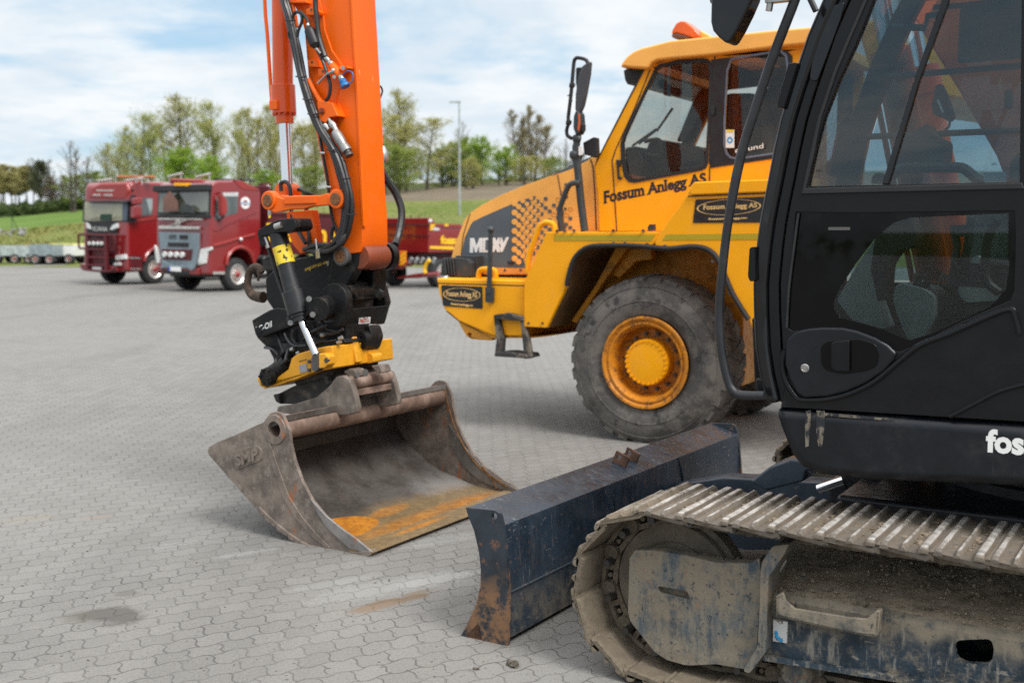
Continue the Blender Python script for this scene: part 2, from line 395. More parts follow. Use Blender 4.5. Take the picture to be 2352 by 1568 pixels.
# ================================================================== EXCAVATOR
E = Frame(ground(1165, 1483), -58.5)
def proj(w):
    d = w - CAM
    k = d.dot(_fw)
    return (CX + FPX * d.x / k, CY - FPX * d.dot(_up) / k)
def find_l(fr, u, z, xpx, a=0., b=4.):
    for _ in range(40):
        m = (a + b) / 2
        if proj(fr.w(u, m, z))[0] < xpx: a = m
        else: b = m
    return (a + b) / 2

exc = empty('crawler_excavator', E.w(-1.9, 1.45, 0), 'orange and black crawler excavator with muddy tracks, dozer blade and a bucket', 'excavator')

# ---- near track: shoes and links run round a closed path
def track_path(uc, ur, zc, rad):
    a = uc - ur; h = math.pi * rad; tot = 2 * a + 2 * h
    def f(s):
        s %= tot
        if s < a: return (uc - s, zc + rad), (-1, 0), (0, 1)
        s -= a
        if s < h:
            t = s / rad
            return (ur - rad * math.sin(t), zc + rad * math.cos(t)), (-math.cos(t), -math.sin(t)), (-math.sin(t), math.cos(t))
        s -= h
        if s < a: return (ur + s, zc - rad), (1, 0), (0, -1)
        s -= a; t = s / rad
        return (uc + rad * math.sin(t), zc - rad * math.cos(t)), (math.cos(t), math.sin(t)), (math.sin(t), -math.cos(t))
    return f, tot
TW = .56
def shoe_mesh(p, seed):
    rnd = random.Random(seed)
    mb = MB()
    def pl(x, y, z): return Vector((x, y, z))
    prof = [(-.54, -.014), (-.54, -.001), (-.47, .004), (-.40, .004), (.40, .004), (.46, .010), (.52, .012), (.56, .004), (.56, -.009), (.50, -.005), (.42, -.014)]
    n = len(prof); ny = 9
    vs = []; fs = []
    for j in range(ny):
        y = TW * j / (ny - 1)
        for (x, z) in prof: vs.append(pl(x * p, y + (rnd.uniform(-.009, .006) if j in (0, ny - 1) else 0), z - (.021 * x)))
    for j in range(ny - 1):
        for i in range(n):
            i2 = (i + 1) % n
            fs.append([j * n + i, j * n + i2, (j + 1) * n + i2, (j + 1) * n + i])
    fs.append(list(range(n))); fs.append([(ny - 1) * n + i for i in reversed(range(n))])
    mb.add(vs, fs)
    for xc, wb, wt, h in ((-.36, .20, .10, .027), (-.01, .16, .055, .026), (.37, .21, .12, .029)):
        xc *= p; wb *= p / 1; wt *= p / 1
        vs = []; fs = []
        ys = [-.006 + rnd.uniform(-.006, .004)] + [.016 + (TW - .032) * k / 8 for k in range(9)] + [TW + .004]
        for k, y in enumerate(ys):
            end = k in (0, len(ys) - 1)
            hh = (h * rnd.uniform(.5, .75) if end else h + rnd.uniform(-.002, .001)); w2 = wb * (.95 if end else 1)
            vs += [pl(xc - w2 / 2, y, .002), pl(xc - wt / 2 - wt * .1, y, hh * .85), pl(xc - wt * .3, y, hh), pl(xc + wt * .3, y, hh), pl(xc + wt / 2 + wt * .1, y, hh * .85), pl(xc + w2 / 2, y, .002)]
        for k in range(len(ys) - 1):
            for i in range(5): fs.append([k * 6 + i, k * 6 + i + 1, k * 6 + 7 + i, k * 6 + 6 + i])
        fs.append([0, 1, 2, 3, 4, 5]); fs.append([len(ys) * 6 - 6 + i for i in (5, 4, 3, 2, 1, 0)])
        mb.add(vs, fs)
    return mb
class Loc:       # pseudo frame in shoe coordinates: u along travel, l sideways, z outward
    def w(s, u, l, z): return Vector((u, l, z))
LOC = Loc()
def link_mesh(p):
    mb = MB()
    for l0 in (.225, .345):
        l1 = l0 + .045
        mb.prism(LOC, [(-.50 * p, -.030), (.46 * p, -.030), (.46 * p, -.012), (-.50 * p, -.012)], l0, l1)
        mb.prism(LOC, [(-.56 * p, -.088), (.5 * p, -.088), (.53 * p, -.078), (.53 * p, -.066), (-.56 * p, -.066)], l0, l1)
        for x0, x1 in ((-.50, -.34), (-.06, .07), (.34, .47)):
            mb.prism(LOC, [(x0 * p, -.068), (x1 * p, -.068), (x1 * p, -.028), (x0 * p, -.028)], l0 + .002, l1 - .002)
        for x in (-.49,):
            mb.cyl((x * p, l0 - .016, -.056), (x * p, l1 + .012, -.056), .033, 14)
        for x in (-.2, .2):
            mb.cyl((x * p, l0 + .008, -.048), (x * p, l0 + .03, -.048), .011, 8)
    mb.cyl((-.49 * p, .26, -.056), (-.49 * p, .38, -.056), .022, 10)
    return mb

def build_track(l_out, uc, ur, zc, rad, full=True):
    f, tot = track_path(uc, ur, zc, rad)
    n = round(tot / .186); p = tot / n
    core = MB()
    # pins and bushings of the chain, one mesh carrying shoes and links
    for i in range(n):
        (u, z), T, Nn = f(i * p + p / 2)
        u -= Nn[0] * .056; z -= Nn[1] * .056
        core.cyl(E.w(u, l_out + .16, z), E.w(u, l_out + .42, z), .016, 8)
    core.tube([E.w(f(i * p / 2)[0][0] - f(i * p / 2)[2][0] * .056, l_out + .30, f(i * p / 2)[0][1] - f(i * p / 2)[2][1] * .056) for i in range(2 * n)] + [E.w(f(0)[0][0], l_out + .30, f(0)[0][1] - .056)], .02, 6)
    tr = obj('track', core, M['bolt'], exc)
    shoes = []
    for k in range(6):
        mb = shoe_mesh(p, k); o = obj('track_shoe', mb, M['shoe' if k < 3 else 'shoe_mud'], None, fix=True, angle=32)
        shoes.append(o.data); COL.objects.unlink(o); bpy.data.objects.remove(o)
    lo = obj('track_link', link_mesh(p), M['shoe_mud'], None, bev=0, angle=40); lm = lo.data; COL.objects.unlink(lo); bpy.data.objects.remove(lo)
    for i in range(n):
        (u, z), T, Nn = f(i * p + .05)
        front = u > uc + .06 and z < zc + rad * .93
        o = bpy.data.objects.new('track_shoe', shoes[(3 if front or z < .2 else 0) + (i * 7) % 3]); COL.objects.link(o); o.parent = tr
        X = E.F * T[0] + Vector((0, 0, T[1])); Z = E.F * Nn[0] + Vector((0, 0, Nn[1])); Y = E.L
        m3 = Matrix((X, Y, Z)).transposed().to_4x4()
        m3.translation = E.w(u, l_out, z) - worldloc(tr)
        o.matrix_basis = m3
        if full:
            q = bpy.data.objects.new('track_link', lm); COL.objects.link(q); q.parent = tr; q.matrix_basis = m3.copy()
    return tr
UC, ZC, TR = -.745, .372, .345
near_track = build_track(-.10, UC, -3.75, ZC, TR)
far_track = build_track(2.45, UC, -3.75, ZC, TR, full=False)

def idler(l0, name='idler_wheel'):
    mb = MB()
    mb.lathe(E.w(UC, l0, ZC), E.L, [(.006, .02), (.006, .10), (.010, .105), (.008, .175), (.003, .18), (.0, .19), (0, .256), (.012, .262), (.03, .262), (.04, .285), (.12, .285), (.13, .262), (.15, .262), (.16, .2), (.16, .02)], 56)
    mb.cyl(E.w(UC, l0 - .0, ZC), E.w(UC, l0 + .1, ZC), .06, 20)
    return obj(name, mb, M['idler'], near_track if l0 < 1 else far_track, angle=30)
idler(.135); idler(2.66)
mb = MB()
mb.lathe(E.w(-3.75, .08, ZC), E.L, [(0, .05), (0, .25), (.06, .27), (.06, .05)], 40)
obj('sprocket_wheel', mb, M['idler'], near_track)
for uu, zz in ((E.uz(c10(635, 1450), .08)[0], .118), (E.uz(c10(635, 1450), .08)[0] - .62, .118), (-2.6, .118)):
    mb = MB(); mb.lathe(E.w(uu, .07, zz), E.L, [(-.02, .02), (-.02, .05), (0, .065), (.04, .068), (.04, .09), (.09, .092), (.10, .08), (.2, .08), (.21, .092), (.25, .09), (.26, .04)], 28)
    obj('track_roller', mb, M['frame_mud'], near_track)

# ---- track frame: yoke plate, welded flange and the long side beam
mb = MB()
yoke = [(600, 660), (640, 604), (780, 604), (1010, 642), (1240, 697), (1480, 697), (1545, 660), (1560, 800), (1545, 1000), (1528, 1300), (1450, 1470), (1230, 1432), (1060, 1440), (1000, 1438), (870, 1400), (780, 1340), (605, 1120), (588, 1050)]
slot = rounded([(803, 864), (1020, 902), (1043, 968), (815, 916)], 24, 3)
mb.plate(E, yoke, -.005, .06, c11, holes=[slot])
mb.plate(E, [(790, 850), (1060, 880), (1060, 985), (790, 940)], .03, .05, c11)
mb.plate(E, [(640, 660), (780, 650), (1010, 690), (1240, 745), (1480, 745), (1500, 1300), (1100, 1400), (800, 1300), (640, 1080)], .06, .40, c11)
trackframe = obj('track_frame', mb, M['frame_mud'], exc, bev=.008)
mb = MB()
mb.plate(E, rounded([(1560, 690), (1640, 575), (1760, 560), (1720, 640), (1610, 800), (1605, 900), (1590, 1340), (1470, 1500), (1425, 1480), (1530, 1300), (1545, 1000), (1550, 800)], 20, 3), -.045, .10, c11)
obj('yoke_flange', mb, M['frame_mud'], trackframe, bev=.006)
# side beam: vertical face below, sloping mud-covered shoulder above
u0, z0 = E.uz(c11(1600, 1372), .02)
_lo = [E.uz(c10(*q), .02) for q in ((420, 1383), (780, 1440), (1100, 1493), (1540, 1560), (2188, 1655))] + [(-3.3, .2), (-3.72, .15)]
beam_u = [q[0] for q in _lo]; lowz = [q[1] for q in _lo]
hole = E.tr(rounded([(1710, 1275), (1960, 1265), (1985, 1330), (1965, 1440), (1800, 1440), (1725, 1400)], 60, 4), .02, c10)
sec = MB()
face = [(u, z) for u, z in zip(beam_u, lowz)] + [(-3.72, .42), (beam_u[0], .42)]
sec.prism(E, face, .02, .05, holes=[hole])
vs = []; fs = []
prof = [(.02, .42), (.035, .435), (.42, .56), (.42, .12), (.06, .12)]
for u, zl in zip(beam_u, lowz):
    for l, z in prof: vs.append(E.w(u, l, z if z > .2 else zl))
n = len(prof)
for i in range(len(beam_u) - 1):
    for k in range(n - 1): fs.append([i * n + k, i * n + k + 1, (i + 1) * n + k + 1, (i + 1) * n + k])
fs.append(list(range(n)))
sec.add(vs, fs)
# bottom lip
sec.prism(E, [(u, z - .008) for u, z in zip(beam_u, lowz)] + [(u, z + .012) for u, z in reversed(list(zip(beam_u, lowz)))], -.012, .05)
beam = obj('side_beam', sec, M['beam_mud'], trackframe, bev=.004)
# step plate welded on the beam
mb = MB()
mb.plate(E, [(492, 975), (540, 950), (560, 1010), (620, 1060), (1000, 1120), (1110, 1130), (1180, 1070), (1205, 1080), (1190, 1235), (1170, 1255), (1000, 1232), (700, 1165), (492, 1115)], -.06, -.045, c10)
mb.plate(E, [(492, 1085), (700, 1140), (1000, 1205), (1190, 1232), (1170, 1255), (1000, 1232), (700, 1165), (492, 1115)], -.06, .02, c10)
mb.plate(E, [(492, 975), (520, 960), (520, 1120), (492, 1115)], -.06, .02, c10)
mb.plate(E, [(1175, 1075), (1205, 1080), (1190, 1235), (1165, 1250)], -.06, .02, c10)
obj('boarding_step', mb, M['beam_mud'], trackframe, bev=.004)
mb = MB(); mb.plate(E, [(472, 1130), (572, 1150), (566, 1295), (472, 1280)], .012, .02, c10)
st = obj('sticker', mb, M['sticker_white'], trackframe, label='torn white sticker with a blue curve')
mb = MB(); a = [E.pt(p, .009, c10) for p in ((492, 1215), (497, 1245), (515, 1270), (536, 1278))]
mb.tube(a, .006, 6, smooth=3); obj('blue_curve', mb, M['blue_mark'], st)
# loose earth heaped on the shoulder of the beam
mb = MB(); rnd = random.Random(3)
nu, nl = 110, 22; vs = []; fs = []
for i in range(nu + 1):
    for j in range(nl + 1):
        u = -1.21 - 2.4 * i / nu; t = j / nl; l = .045 + .36 * t
        z = .43 + .125 * t + .010 * mnoise.noise(Vector((u * 9, l * 9, 1))) + .008 * mnoise.noise(Vector((u * 28, l * 28, 3))) + .007 * mnoise.noise(Vector((u * 70, l * 70, 5)))
        if j == 0: z -= .03 + .03 * mnoise.noise(Vector((u * 12, 0, 9)))
        vs.append(E.w(u, l, z + .012))
for i in range(nu):
    for j in range(nl):
        a = i * (nl + 1) + j; fs.append([a, a + 1, a + nl + 2, a + nl + 1])
mb.add(vs, fs)
for k in range(1100):
    u = -1.22 - 1.9 * rnd.random(); t = rnd.random() ** 1.3; l = .04 + .30 * t
    mb.blob(E.w(u, l, .435 + .125 * t + .014), rnd.choice((.0025, .003, .003, .004, .004, .005, .007)) * rnd.uniform(.7, 1.2), 1, .5, k)
o = obj('earth', mb, M['mud'], trackframe, angle=60, fix=False); o['kind'] = 'stuff'
# earth packed between the shoe grousers and on top of the yoke
mb = MB()
for k in range(900):
    u = UC - .0 - 1.75 * rnd.random(); l = .02 + .40 * rnd.random() ** 1.0
    mb.blob(E.w(u, l, ZC + TR + .004), rnd.choice((.005, .006, .008, .011)) * rnd.uniform(.7, 1.3), 1, .6, k, sq=(1.3, 1.3, .6))
for k in range(140):
    px = rnd.uniform(640, 1480); py = 615 + max(0, (px - 780)) * .16
    u, z = E.uz(c11(px, py), .04); mb.blob(E.w(u, rnd.uniform(.0, .1), z + .002), rnd.uniform(.004, .011), 1, .5, k)
o = obj('earth', mb, M['mud'], near_track, angle=60, fix=False); o['kind'] = 'stuff'
# far track frame, lower frame and slewing ring
mb = MB(); mb.box(E, -3.6, -.8, 2.6, 2.95, .15, .52); mb.box(E, -3.0, -1.27, .42, 2.6, .28, .64); mb.box(E, -1.27, -1.0, 1.5, 2.6, .28, .60); mb.box(E, -2.9, -1.3, .55, 2.4, .64, .74)
obj('lower_frame', mb, M['black_paint'], exc, bev=.02)
mb = MB(); mb.lathe(E.w(-2.15, 1.45, .66), (0, 0, 1), [(0, .3), (0, .62), (.12, .62), (.12, .55), (.22, .55), (.22, .3)], 48)
obj('slewing_ring', mb, M['black_paint'], exc)

# ---- dozer blade
EB = Frame(E.o, -58.5); EB.L = E.L + Vector((0, 0, -.0125))
p1 = EB.uz(c9(158, 545), 0); p2 = EB.uz(c9(372, 650), 0)
BW = 2.98
front = [EB.uz(c9(*q), 0) for q in ((165, 590), (200, 680), (228, 800), (236, 900), (232, 1000), (205, 1110), (150, 1235))]
mb = MB()
mb.prism(EB, [p1, p2, (p2[0] - .004, p2[1] - .02), (.006, .25), (.0, .03), (.13, .03)] + list(reversed(front)), .022, BW - .022)
for q0, q1 in (((985, 410), (1065, 535)), ((1385, 265), (1465, 390))):
    l_ = find_l(EB, p2[0], p2[1], c9(*q0)[0])
    mb.tube([EB.w(p1[0] * .35 + p2[0] * .65, l_ - .03, p1[1] * .35 + p2[1] * .65 + .002), EB.w(p2[0] - .002, l_, p2[1] - .004), EB.w(p2[0] - .012, l_ + .05, p2[1] - .12), EB.w(p2[0] - .012, l_ + .05, .24)], .006, 6)
mb.tube([EB.w(.004, .02, .238), EB.w(.004, 1.2, .238)], .007, 6)
blade = obj('dozer_blade', mb, M['blade'], exc, bev=.014, seg=3)
for l0 in (0., BW - .022):
    mb = MB()
    ol = [(155, 545), (325, 562), (350, 580), (358, 600), (377, 690), (402, 1000), (392, 1350), (112, 1312), (155, 1232), (212, 1110), (238, 1000), (240, 900), (230, 800), (203, 680), (168, 590)]
    pts = EB.tr(ol, 0, c9); hl = EB.tr([(321 + 17 * math.cos(a * .524), 595 + 20 * math.sin(a * .524)) for a in range(12)], 0, c9)
    mb.prism(EB, pts, l0, l0 + .022, holes=[hl])
    obj('blade_end_plate', mb, M['blade_end'], blade)
mb = MB(); mb.prism(EB, [(.215, .0), (.225, .012), (.16, .075), (.145, .07), (.13, .0)], .0, BW)
obj('cutting_edge', mb, M['rust_plate'], blade, bev=.003)
# pair of rusty lugs on the upper lip
def panel_l(px):
    best = None
    for i in range(600):
        l = i * .005; u, z = EB.uz(px, l); t = (u - p2[0]) / (p1[0] - p2[0])
        e = abs(z - (p2[1] + t * (p1[1] - p2[1])))
        if best is None or e < best[0]: best = (e, l)
    return best[1]
for q, hc in (([(1030, 196), (1106, 240), (1078, 300), (1003, 262)], (1044, 235)), ([(1092, 174), (1167, 216), (1142, 276), (1070, 236)], (1105, 210))):
    lx = panel_l(c9((q[2][0] + q[3][0]) / 2, (q[2][1] + q[3][1]) / 2 - 6))
    mb = MB(); mb.plate(EB, q, lx, lx + .016, c9, holes=[[(hc[0] + 13 * math.cos(a * .524), hc[1] + 15 * math.sin(a * .524)) for a in range(12)]])
    obj('lug', mb, M['rust_plate'], blade, bev=.002)
mb = MB(); lx = panel_l(c9(1040, 290)); mb.prism(EB, [(p1[0] - .03, p1[1] - .012), (p1[0] - .12, p1[1] - .066), (p1[0] - .12, p1[1] - .082), (p1[0] - .03, p1[1] - .024)], lx - .04, lx + .19)
obj('lug_base', mb, M['rust_plate'], blade)
# lift arms, gusset box, cylinder behind the blade
mb = MB()
for l0 in (.92, 1.85): 
    mb.prism(E, [(.0, .16), (.0, .38), (-.3, .46), (-1.2, .52), (-1.2, .34), (-.4, .24)], l0, l0 + .16)
mb.box(E, -.05, .01, .62, 2.6, .14, .185); mb.box(E, -.05, .01, .66, 2.6, .06, .10)
mb.plate(E, [(222, 1445), (320, 1372), (420, 1335), (560, 1345), (640, 1385), (500, 1395), (485, 1445), (300, 1490)], .75, 1.0, c8)
obj('lift_arm', mb, M['arm_blue'], blade, bev=.012)
mb = MB(); a = E.pt((560, 1480), 1.25, c8); b = E.pt((705, 1432), 1.25, c8)
mb.cyl(a, b, .022, 18)
obj('lift_cylinder_rod', mb, M['chrome'], blade)
mb = MB(); d = (b - a); mb.cyl(b, b + d * 3, .06, 20); mb.cyl(b - d * .03, b + d * .12, .07, 20); mb.cyl(E.pt((790, 1440), 1.0, c8), E.pt((790, 1440), 1.3, c8), .085, 24)
for r_, o_ in ((.018, -.05), (.016, -.09)):
    mb.tube([E.pt((545 + k * 40, 1390 + k * 3 + (o_ * 100)), 1.1, c8) for k in range(6)], r_ * .7, 8)
obj('lift_cylinder', mb, M['black_paint'], blade)

# ---- upper structure
mb = MB()
sk = [(1772, 935), (1900, 944), (2060, 955), (2352, 975), (2900, 1003), (2960, 1130), (2352, 1120), (2000, 1106), (1880, 1092), (1838, 1074), (1815, 1046), (1792, 990)]
mb.plate(E, sk, .20, 2.7)
skirt = obj('skirt_panel', mb, M['skirt'], exc, bev=.045, seg=4)
text_obj('lettering', 'fossum', E, [(1380, 1300), (1830, 1340), (1830, 1214), (1384, 1184)], .20, M['white'], skirt, bold=.04, c=c8)
mb = MB()
for q in ([(498, 1098), (522, 1094), (524, 1130), (512, 1270), (497, 1275), (494, 1180)], [(552, 1096), (590, 1098), (592, 1150), (578, 1275), (560, 1270), (550, 1200)], [(590, 1108), (700, 1116), (860, 1132), (940, 1134), (860, 1142), (700, 1130), (592, 1122)]):
    mb.plate(E, q, .1985, .202, c8)
obj('dried_mud', mb, surf('dried_mud', (.17, .145, .11), .95, var=.25, vscale=40, layers=[dict(col=(.02, .022, .027), scale=45, lo=.44, hi=.54, amt=1, st=(1, 1, .5))]), skirt)
mb = MB(); mb.box(E, -4.3, -2.30, .22, 2.66, 1.17, 2.0)
obj('engine_cover', mb, M['orange'], exc, bev=.06)
mb = MB(); mb.box(E, -4.7, -4.3, .25, 2.6, .95, 1.95)
obj('counterweight', mb, M['black_paint'], exc, bev=.12, seg=4)

# ---- cab
NL, FL = .20, 1.22
def S(pts, dx=0): return [(x + dx, y) for x, y in pts]
edge = [(1980, -190), (1950, -130), (1912, -60), (1886, 0), (1851, 82), (1829, 148), (1808, 210), (1789, 273), (1774, 340), (1761, 410), (1751, 460), (1742, 508), (1735, 560), (1730, 612), (1727, 654), (1728, 720), (1732, 800), (1742, 860), (1757, 926)]
mb = MB()
inner = [(x + 37 - i * .3, y) for i, (x, y) in enumerate(edge)]
mb.plate(E, edge + inner[::-1], NL - .005, NL + .09)
pu = [E.uz(p, NL) for p in edge]
cab = obj('cab', mb, M['cab_gloss'], exc, bev=.02, seg=3)
# inner front frame on both sides, roof, floor, rear wall
mb = MB()
inner2 = [(x + 66 - i * .2, y) for i, (x, y) in enumerate(edge)]
mb.plate(E, [(x + 2, y) for x, y in inner] + inner2[::-1], NL + .012, NL + .07)
fr_ = [E.uz(p, NL) for p in edge]; fr2 = [E.uz((x + 60, y), NL) for x, y in edge]
mb.prism(E, fr_ + fr2[::-1], FL - .07, FL)
top = fr_[0]
mb.prism(E, [(top[0] + .03, 2.93), (top[0] - .2, 3.03), (-2.2, 3.05), (-2.3, 2.95), (-2.3, 2.88), (top[0], 2.88)], NL, FL)
mb.prism(E, [(-1.06, 1.17), (-2.3, 1.17), (-2.3, 1.26), (-1.05, 1.26)], NL + .02, FL)
mb.prism(E, [(-2.24, 1.17), (-2.30, 1.17), (-2.30, 2.9), (-2.24, 2.9)], NL + .9, FL)
mb.prism(E, [(-2.24, 1.17), (-2.30, 1.17), (-2.30, 1.75), (-2.24, 1.75)], NL + .05, FL)
mb.prism(E, [(-1.06, 1.17), (-2.3, 1.17), (-2.3, 1.62), (-1.02, 1.62)], FL - .05, FL)
mb.prism(E, [(-2.20, 1.62), (-2.27, 1.62), (-2.27, 2.9), (-2.20, 2.9)], FL - .05, FL)
mb.prism(E, [(-1.02, 1.19), (-1.06, 1.19), (-1.04, 1.5), (-1.0, 1.5)], NL + .1, FL - .06)
mb.prism(E, [(-2.095, 1.17), (-2.30, 1.17), (-2.30, 2.95), (-2.06, 2.95)], NL + .01, NL + .06)
obj('cab_frame', mb, M['cab_plastic'], cab, bev=.012)
# black inlay on the front pillar and hinge covers
mb = MB(); mb.plate(E, rounded([(690, 60), (830, 10), (800, 120), (665, 480), (618, 470), (640, 330)], 25, 3), NL + .004, NL + .03, c7)
obj('pillar_inlay', mb, M['cab_gloss'], cab, bev=.004)
for q in ([(495, 372), (545, 366), (545, 390), (470, 640), (430, 632), (428, 610)],):
    mb = MB(); mb.plate(E, rounded(q, 12, 3), NL - .03, NL + .05, c7); obj('door_hinge', mb, M['cab_plastic'], cab, bev=.008)
mb = MB(); mb.plate(E, rounded([(222, 300), (246, 292), (252, 460), (225, 466), (214, 440)], 10, 3), NL - .03, NL + .05, c8); obj('door_hinge', mb, M['cab_plastic'], cab, bev=.008)
# door leaf with two openings
door_l = inner2
dl = [(x + 3, y) for x, y in inner2[:-1]] + [(1793, 935), (2350, 968), (2380, 968), (2380, -190)]
up_op = [(2040, -120), (2006, 0), (1986, 52), (1966, 100), (1926, 187), (1893, 271), (1867, 371), (1856, 428), (2342, 418), (2348, -120)]
lo_op = [(1828, 487), (1960, 489), (2330, 484), (2333, 560), (2330, 664), (2320, 690), (2210, 738), (2110, 790), (2065, 808), (2040, 800), (1990, 770), (1930, 755), (1880, 752), (1820, 760), (1808, 752), (1812, 690), (1818, 600)]
mb = MB(); mb.plate(E, dl, NL + .008, NL + .055, holes=[up_op, lo_op])
door = obj('cab_door', mb, M['cab_plastic'], cab, bev=.008)
# rubber seal and sill under the upper window
mb = MB(); sill = [(565, 1142), (600, 1100), (640, 940), (655, 960), (622, 1100), (1858, 1072), (1880, 1108), (1880, 1120)]
mb.plate(E, [(565, 1142), (590, 1106), (1870, 1074), (1885, 1112)], NL - .002, NL + .02, c7)
mb.plate(E, [(572, 1140), (600, 1106), (640, 930), (690, 690), (785, 410), (875, 195), (985, -60), (963, -60), (855, 195), (762, 410), (668, 690), (615, 930)], NL - .001, NL + .02, c7)
obj('window_seal', mb, M['rubber'], door, bev=.004)
mb = MB(); mb.plate(E, up_op, NL + .026, NL + .031)
obj('window', mb, M['glass_cab'], door, fix=True)
mb = MB(); mb.plate(E, [(1405, -60), (1460, -60), (1435, 20), (1265, 480), (1085, 1085), (1045, 1085), (1235, 470), (1392, 20)], NL + .012, NL + .036, c7)
obj('window_bar', mb, M['cab_gloss'], door, bev=.004)
mb = MB(); op = [(1010, 152), (930, 175), (840, 250), (740, 380), (660, 505), (634, 560), (636, 600), (660, 640), (760, 665), (880, 700), (960, 735), (1010, 752), (1120, 718), (1400, 590), (1430, 560), (1480, 505), (1495, 400), (1492, 130)]
mb.plate(E, [(x, y) for x, y in lo_op], NL + .018, NL + .024, holes=[[c8(*p) for p in op]])
frit = obj('window_border', mb, M['frit'], door)
mb = MB(); mb.plate(E, op, NL + .020, NL + .023, c8); obj('lower_window', mb, M['glass_low'], door)
mb = MB(); mb.plate(E, rounded([(608, 198), (716, 198), (716, 213), (608, 213)], 6, 2), NL + .012, NL + .02, c8); obj('vent_slot', mb, M['bolt'], door)
# latch panel
mb = MB(); hp = [(395, 800), (400, 750), (440, 710), (510, 693), (580, 688), (680, 690), (750, 705), (840, 740), (900, 775), (946, 818), (930, 850), (880, 905), (790, 965), (700, 1005), (600, 1030), (490, 1036), (450, 1010), (415, 940), (393, 870)]
mb.plate(E, hp, NL - .008, NL + .05, c8)
latch = obj('latch_panel', mb, M['skirt'], door, bev=.012, seg=3)
mb = MB(); mb.plate(E, rounded([(570, 780), (600, 755), (760, 745), (840, 770), (862, 820), (850, 880), (800, 905), (690, 920), (600, 905), (572, 870)], 20, 3), NL - .0095, NL, c8); obj('latch_recess', mb, M['frit'], latch, bev=.003)
mb = MB(); mb.plate(E, rounded([(622, 765), (640, 758), (712, 752), (712, 905), (650, 905), (622, 890)], 8, 3), NL - .028, NL - .008, c8); obj('handle', mb, M['cab_plastic'], latch, bev=.006)
mb = MB(); k0 = E.pt((499, 887), NL, c8); mb.lathe(k0 + E.L * -.008, -E.L, [(0, .017), (.004, .017), (.006, .013), (.004, .011), (.004, .006), (.007, .006)], 24); obj('lock', mb, M['steel'], latch)
mb = MB(); mb.tube([E.pt(p, NL + .004, c8) for p in ((395, 800), (384, 870), (400, 950), (440, 1015), (480, 1042), (600, 1040), (720, 1010), (840, 950), (960, 850), (1060, 775), (1200, 720), (1400, 632), (1500, 600), (1525, 640), (1545, 720))], .012, 8, smooth=4)
obj('door_rib', mb, M['cab_plastic'], door)
mb = MB(); mb.tube([E.pt(p, NL + .006, c8) for p in ((1205, 1125), (1330, 1060), (1450, 1000), (1600, 960))], .010, 8, smooth=4); obj('door_crease', mb, M['cab_plastic'], door)
mb = MB(); mb.tube([E.pt(c8(*p), NL + .007) for p in ((462, 130), (440, 300), (415, 500), (405, 690))], .006, 6, smooth=3); obj('door_seal', mb, M['rubber'], door)
# small print on the panes
for q in ([(658, 1010), (686, 1010), (686, 996), (658, 996)], [(1690, 972), (1722, 972), (1722, 958), (1690, 958)]):
    text_obj('pane_print', 'AGC', E, q, NL + .024, M['frit'], door, c=c7)
mb = MB(); mb.plate(E, [(1645, 1015), (1778, 1012), (1778, 1068), (1645, 1070)], NL + .033, NL + .034, c7); obj('sticker', mb, surf('sticker_blue', (.22, .28, .32), .5), door)
# far and front panes
mb = MB(); mb.prism(E, [(fr2[0][0], 2.9), fr2[4], fr2[8], fr2[10], (fr2[11][0], 1.63), (-2.20, 1.63), (-2.20, 2.9)], FL - .03, FL - .025); obj('far_window', mb, M['glass_cab'], cab)
mb = MB(); w_ = [(u - .03, z) for u, z in fr_[:11]] + [(u - .035, z) for u, z in reversed(fr_[:11])]
mb.prism(E, w_, NL + .09, FL - .07); obj('windscreen', mb, M['glass_cab'], cab)
# grab rail in front of the door
mb = MB(); rp = [(2160, -300), (1900, -175), (1845, -60), (1826, 0), (1798, 72), (1769, 148), (1734, 254), (1709, 332), (1690, 412), (1671, 520), (1660, 613), (1653, 691), (1653, 757), (1659, 815), (1671, 870), (1682, 895), (1703, 907), (1756, 908)]
mb.tube([E.pt(p, .13) for p in rp[1:]], [.0195] * 8 + [.018] * 9, 12, smooth=4)
obj('grab_rail', mb, M['black_paint'], cab)
# outside mirror
mb = MB(); mp = [(1633, 0), (1632, 51), (1637, 71), (1650, 86), (1666, 99), (1676, 96), (1692, 70), (1712, 30), (1727, -5), (1735, -60), (1690, -90), (1645, -60)]
mb.plate(E, mp, .02, .12)
obj('mirror', mb, M['cab_gloss'], cab, bev=.03, seg=4)
mb = MB(); mb.tube([E.pt((1640, 6), .07), E.pt((1650, -40), .07), E.pt((1800, -120), .12), E.pt((1900, -170), .13)], .014, 8, smooth=3)
mb.cyl(E.pt((1860, -4), .13), E.pt((1874, 26), .13), .012, 8)
obj('mirror_arm', mb, M['black_paint'], cab)
mb = MB(); mb.cyl(E.pt((1770, 0), .12), E.pt((1766, 26), .12), .013, 6); mb.cyl(E.pt((1774, -22), .12), E.pt((1768, 10), .12), .009, 8); mb.box(E, *(lambda p: (p[0] - .05, p[0] + .05))(E.uz((1790, 2), .12)), .1, .14, *(lambda p: (p[1] - .006, p[1] + .006))(E.uz((1790, 2), .12)))
obj('mirror_bolt', mb, M['steel'], cab)

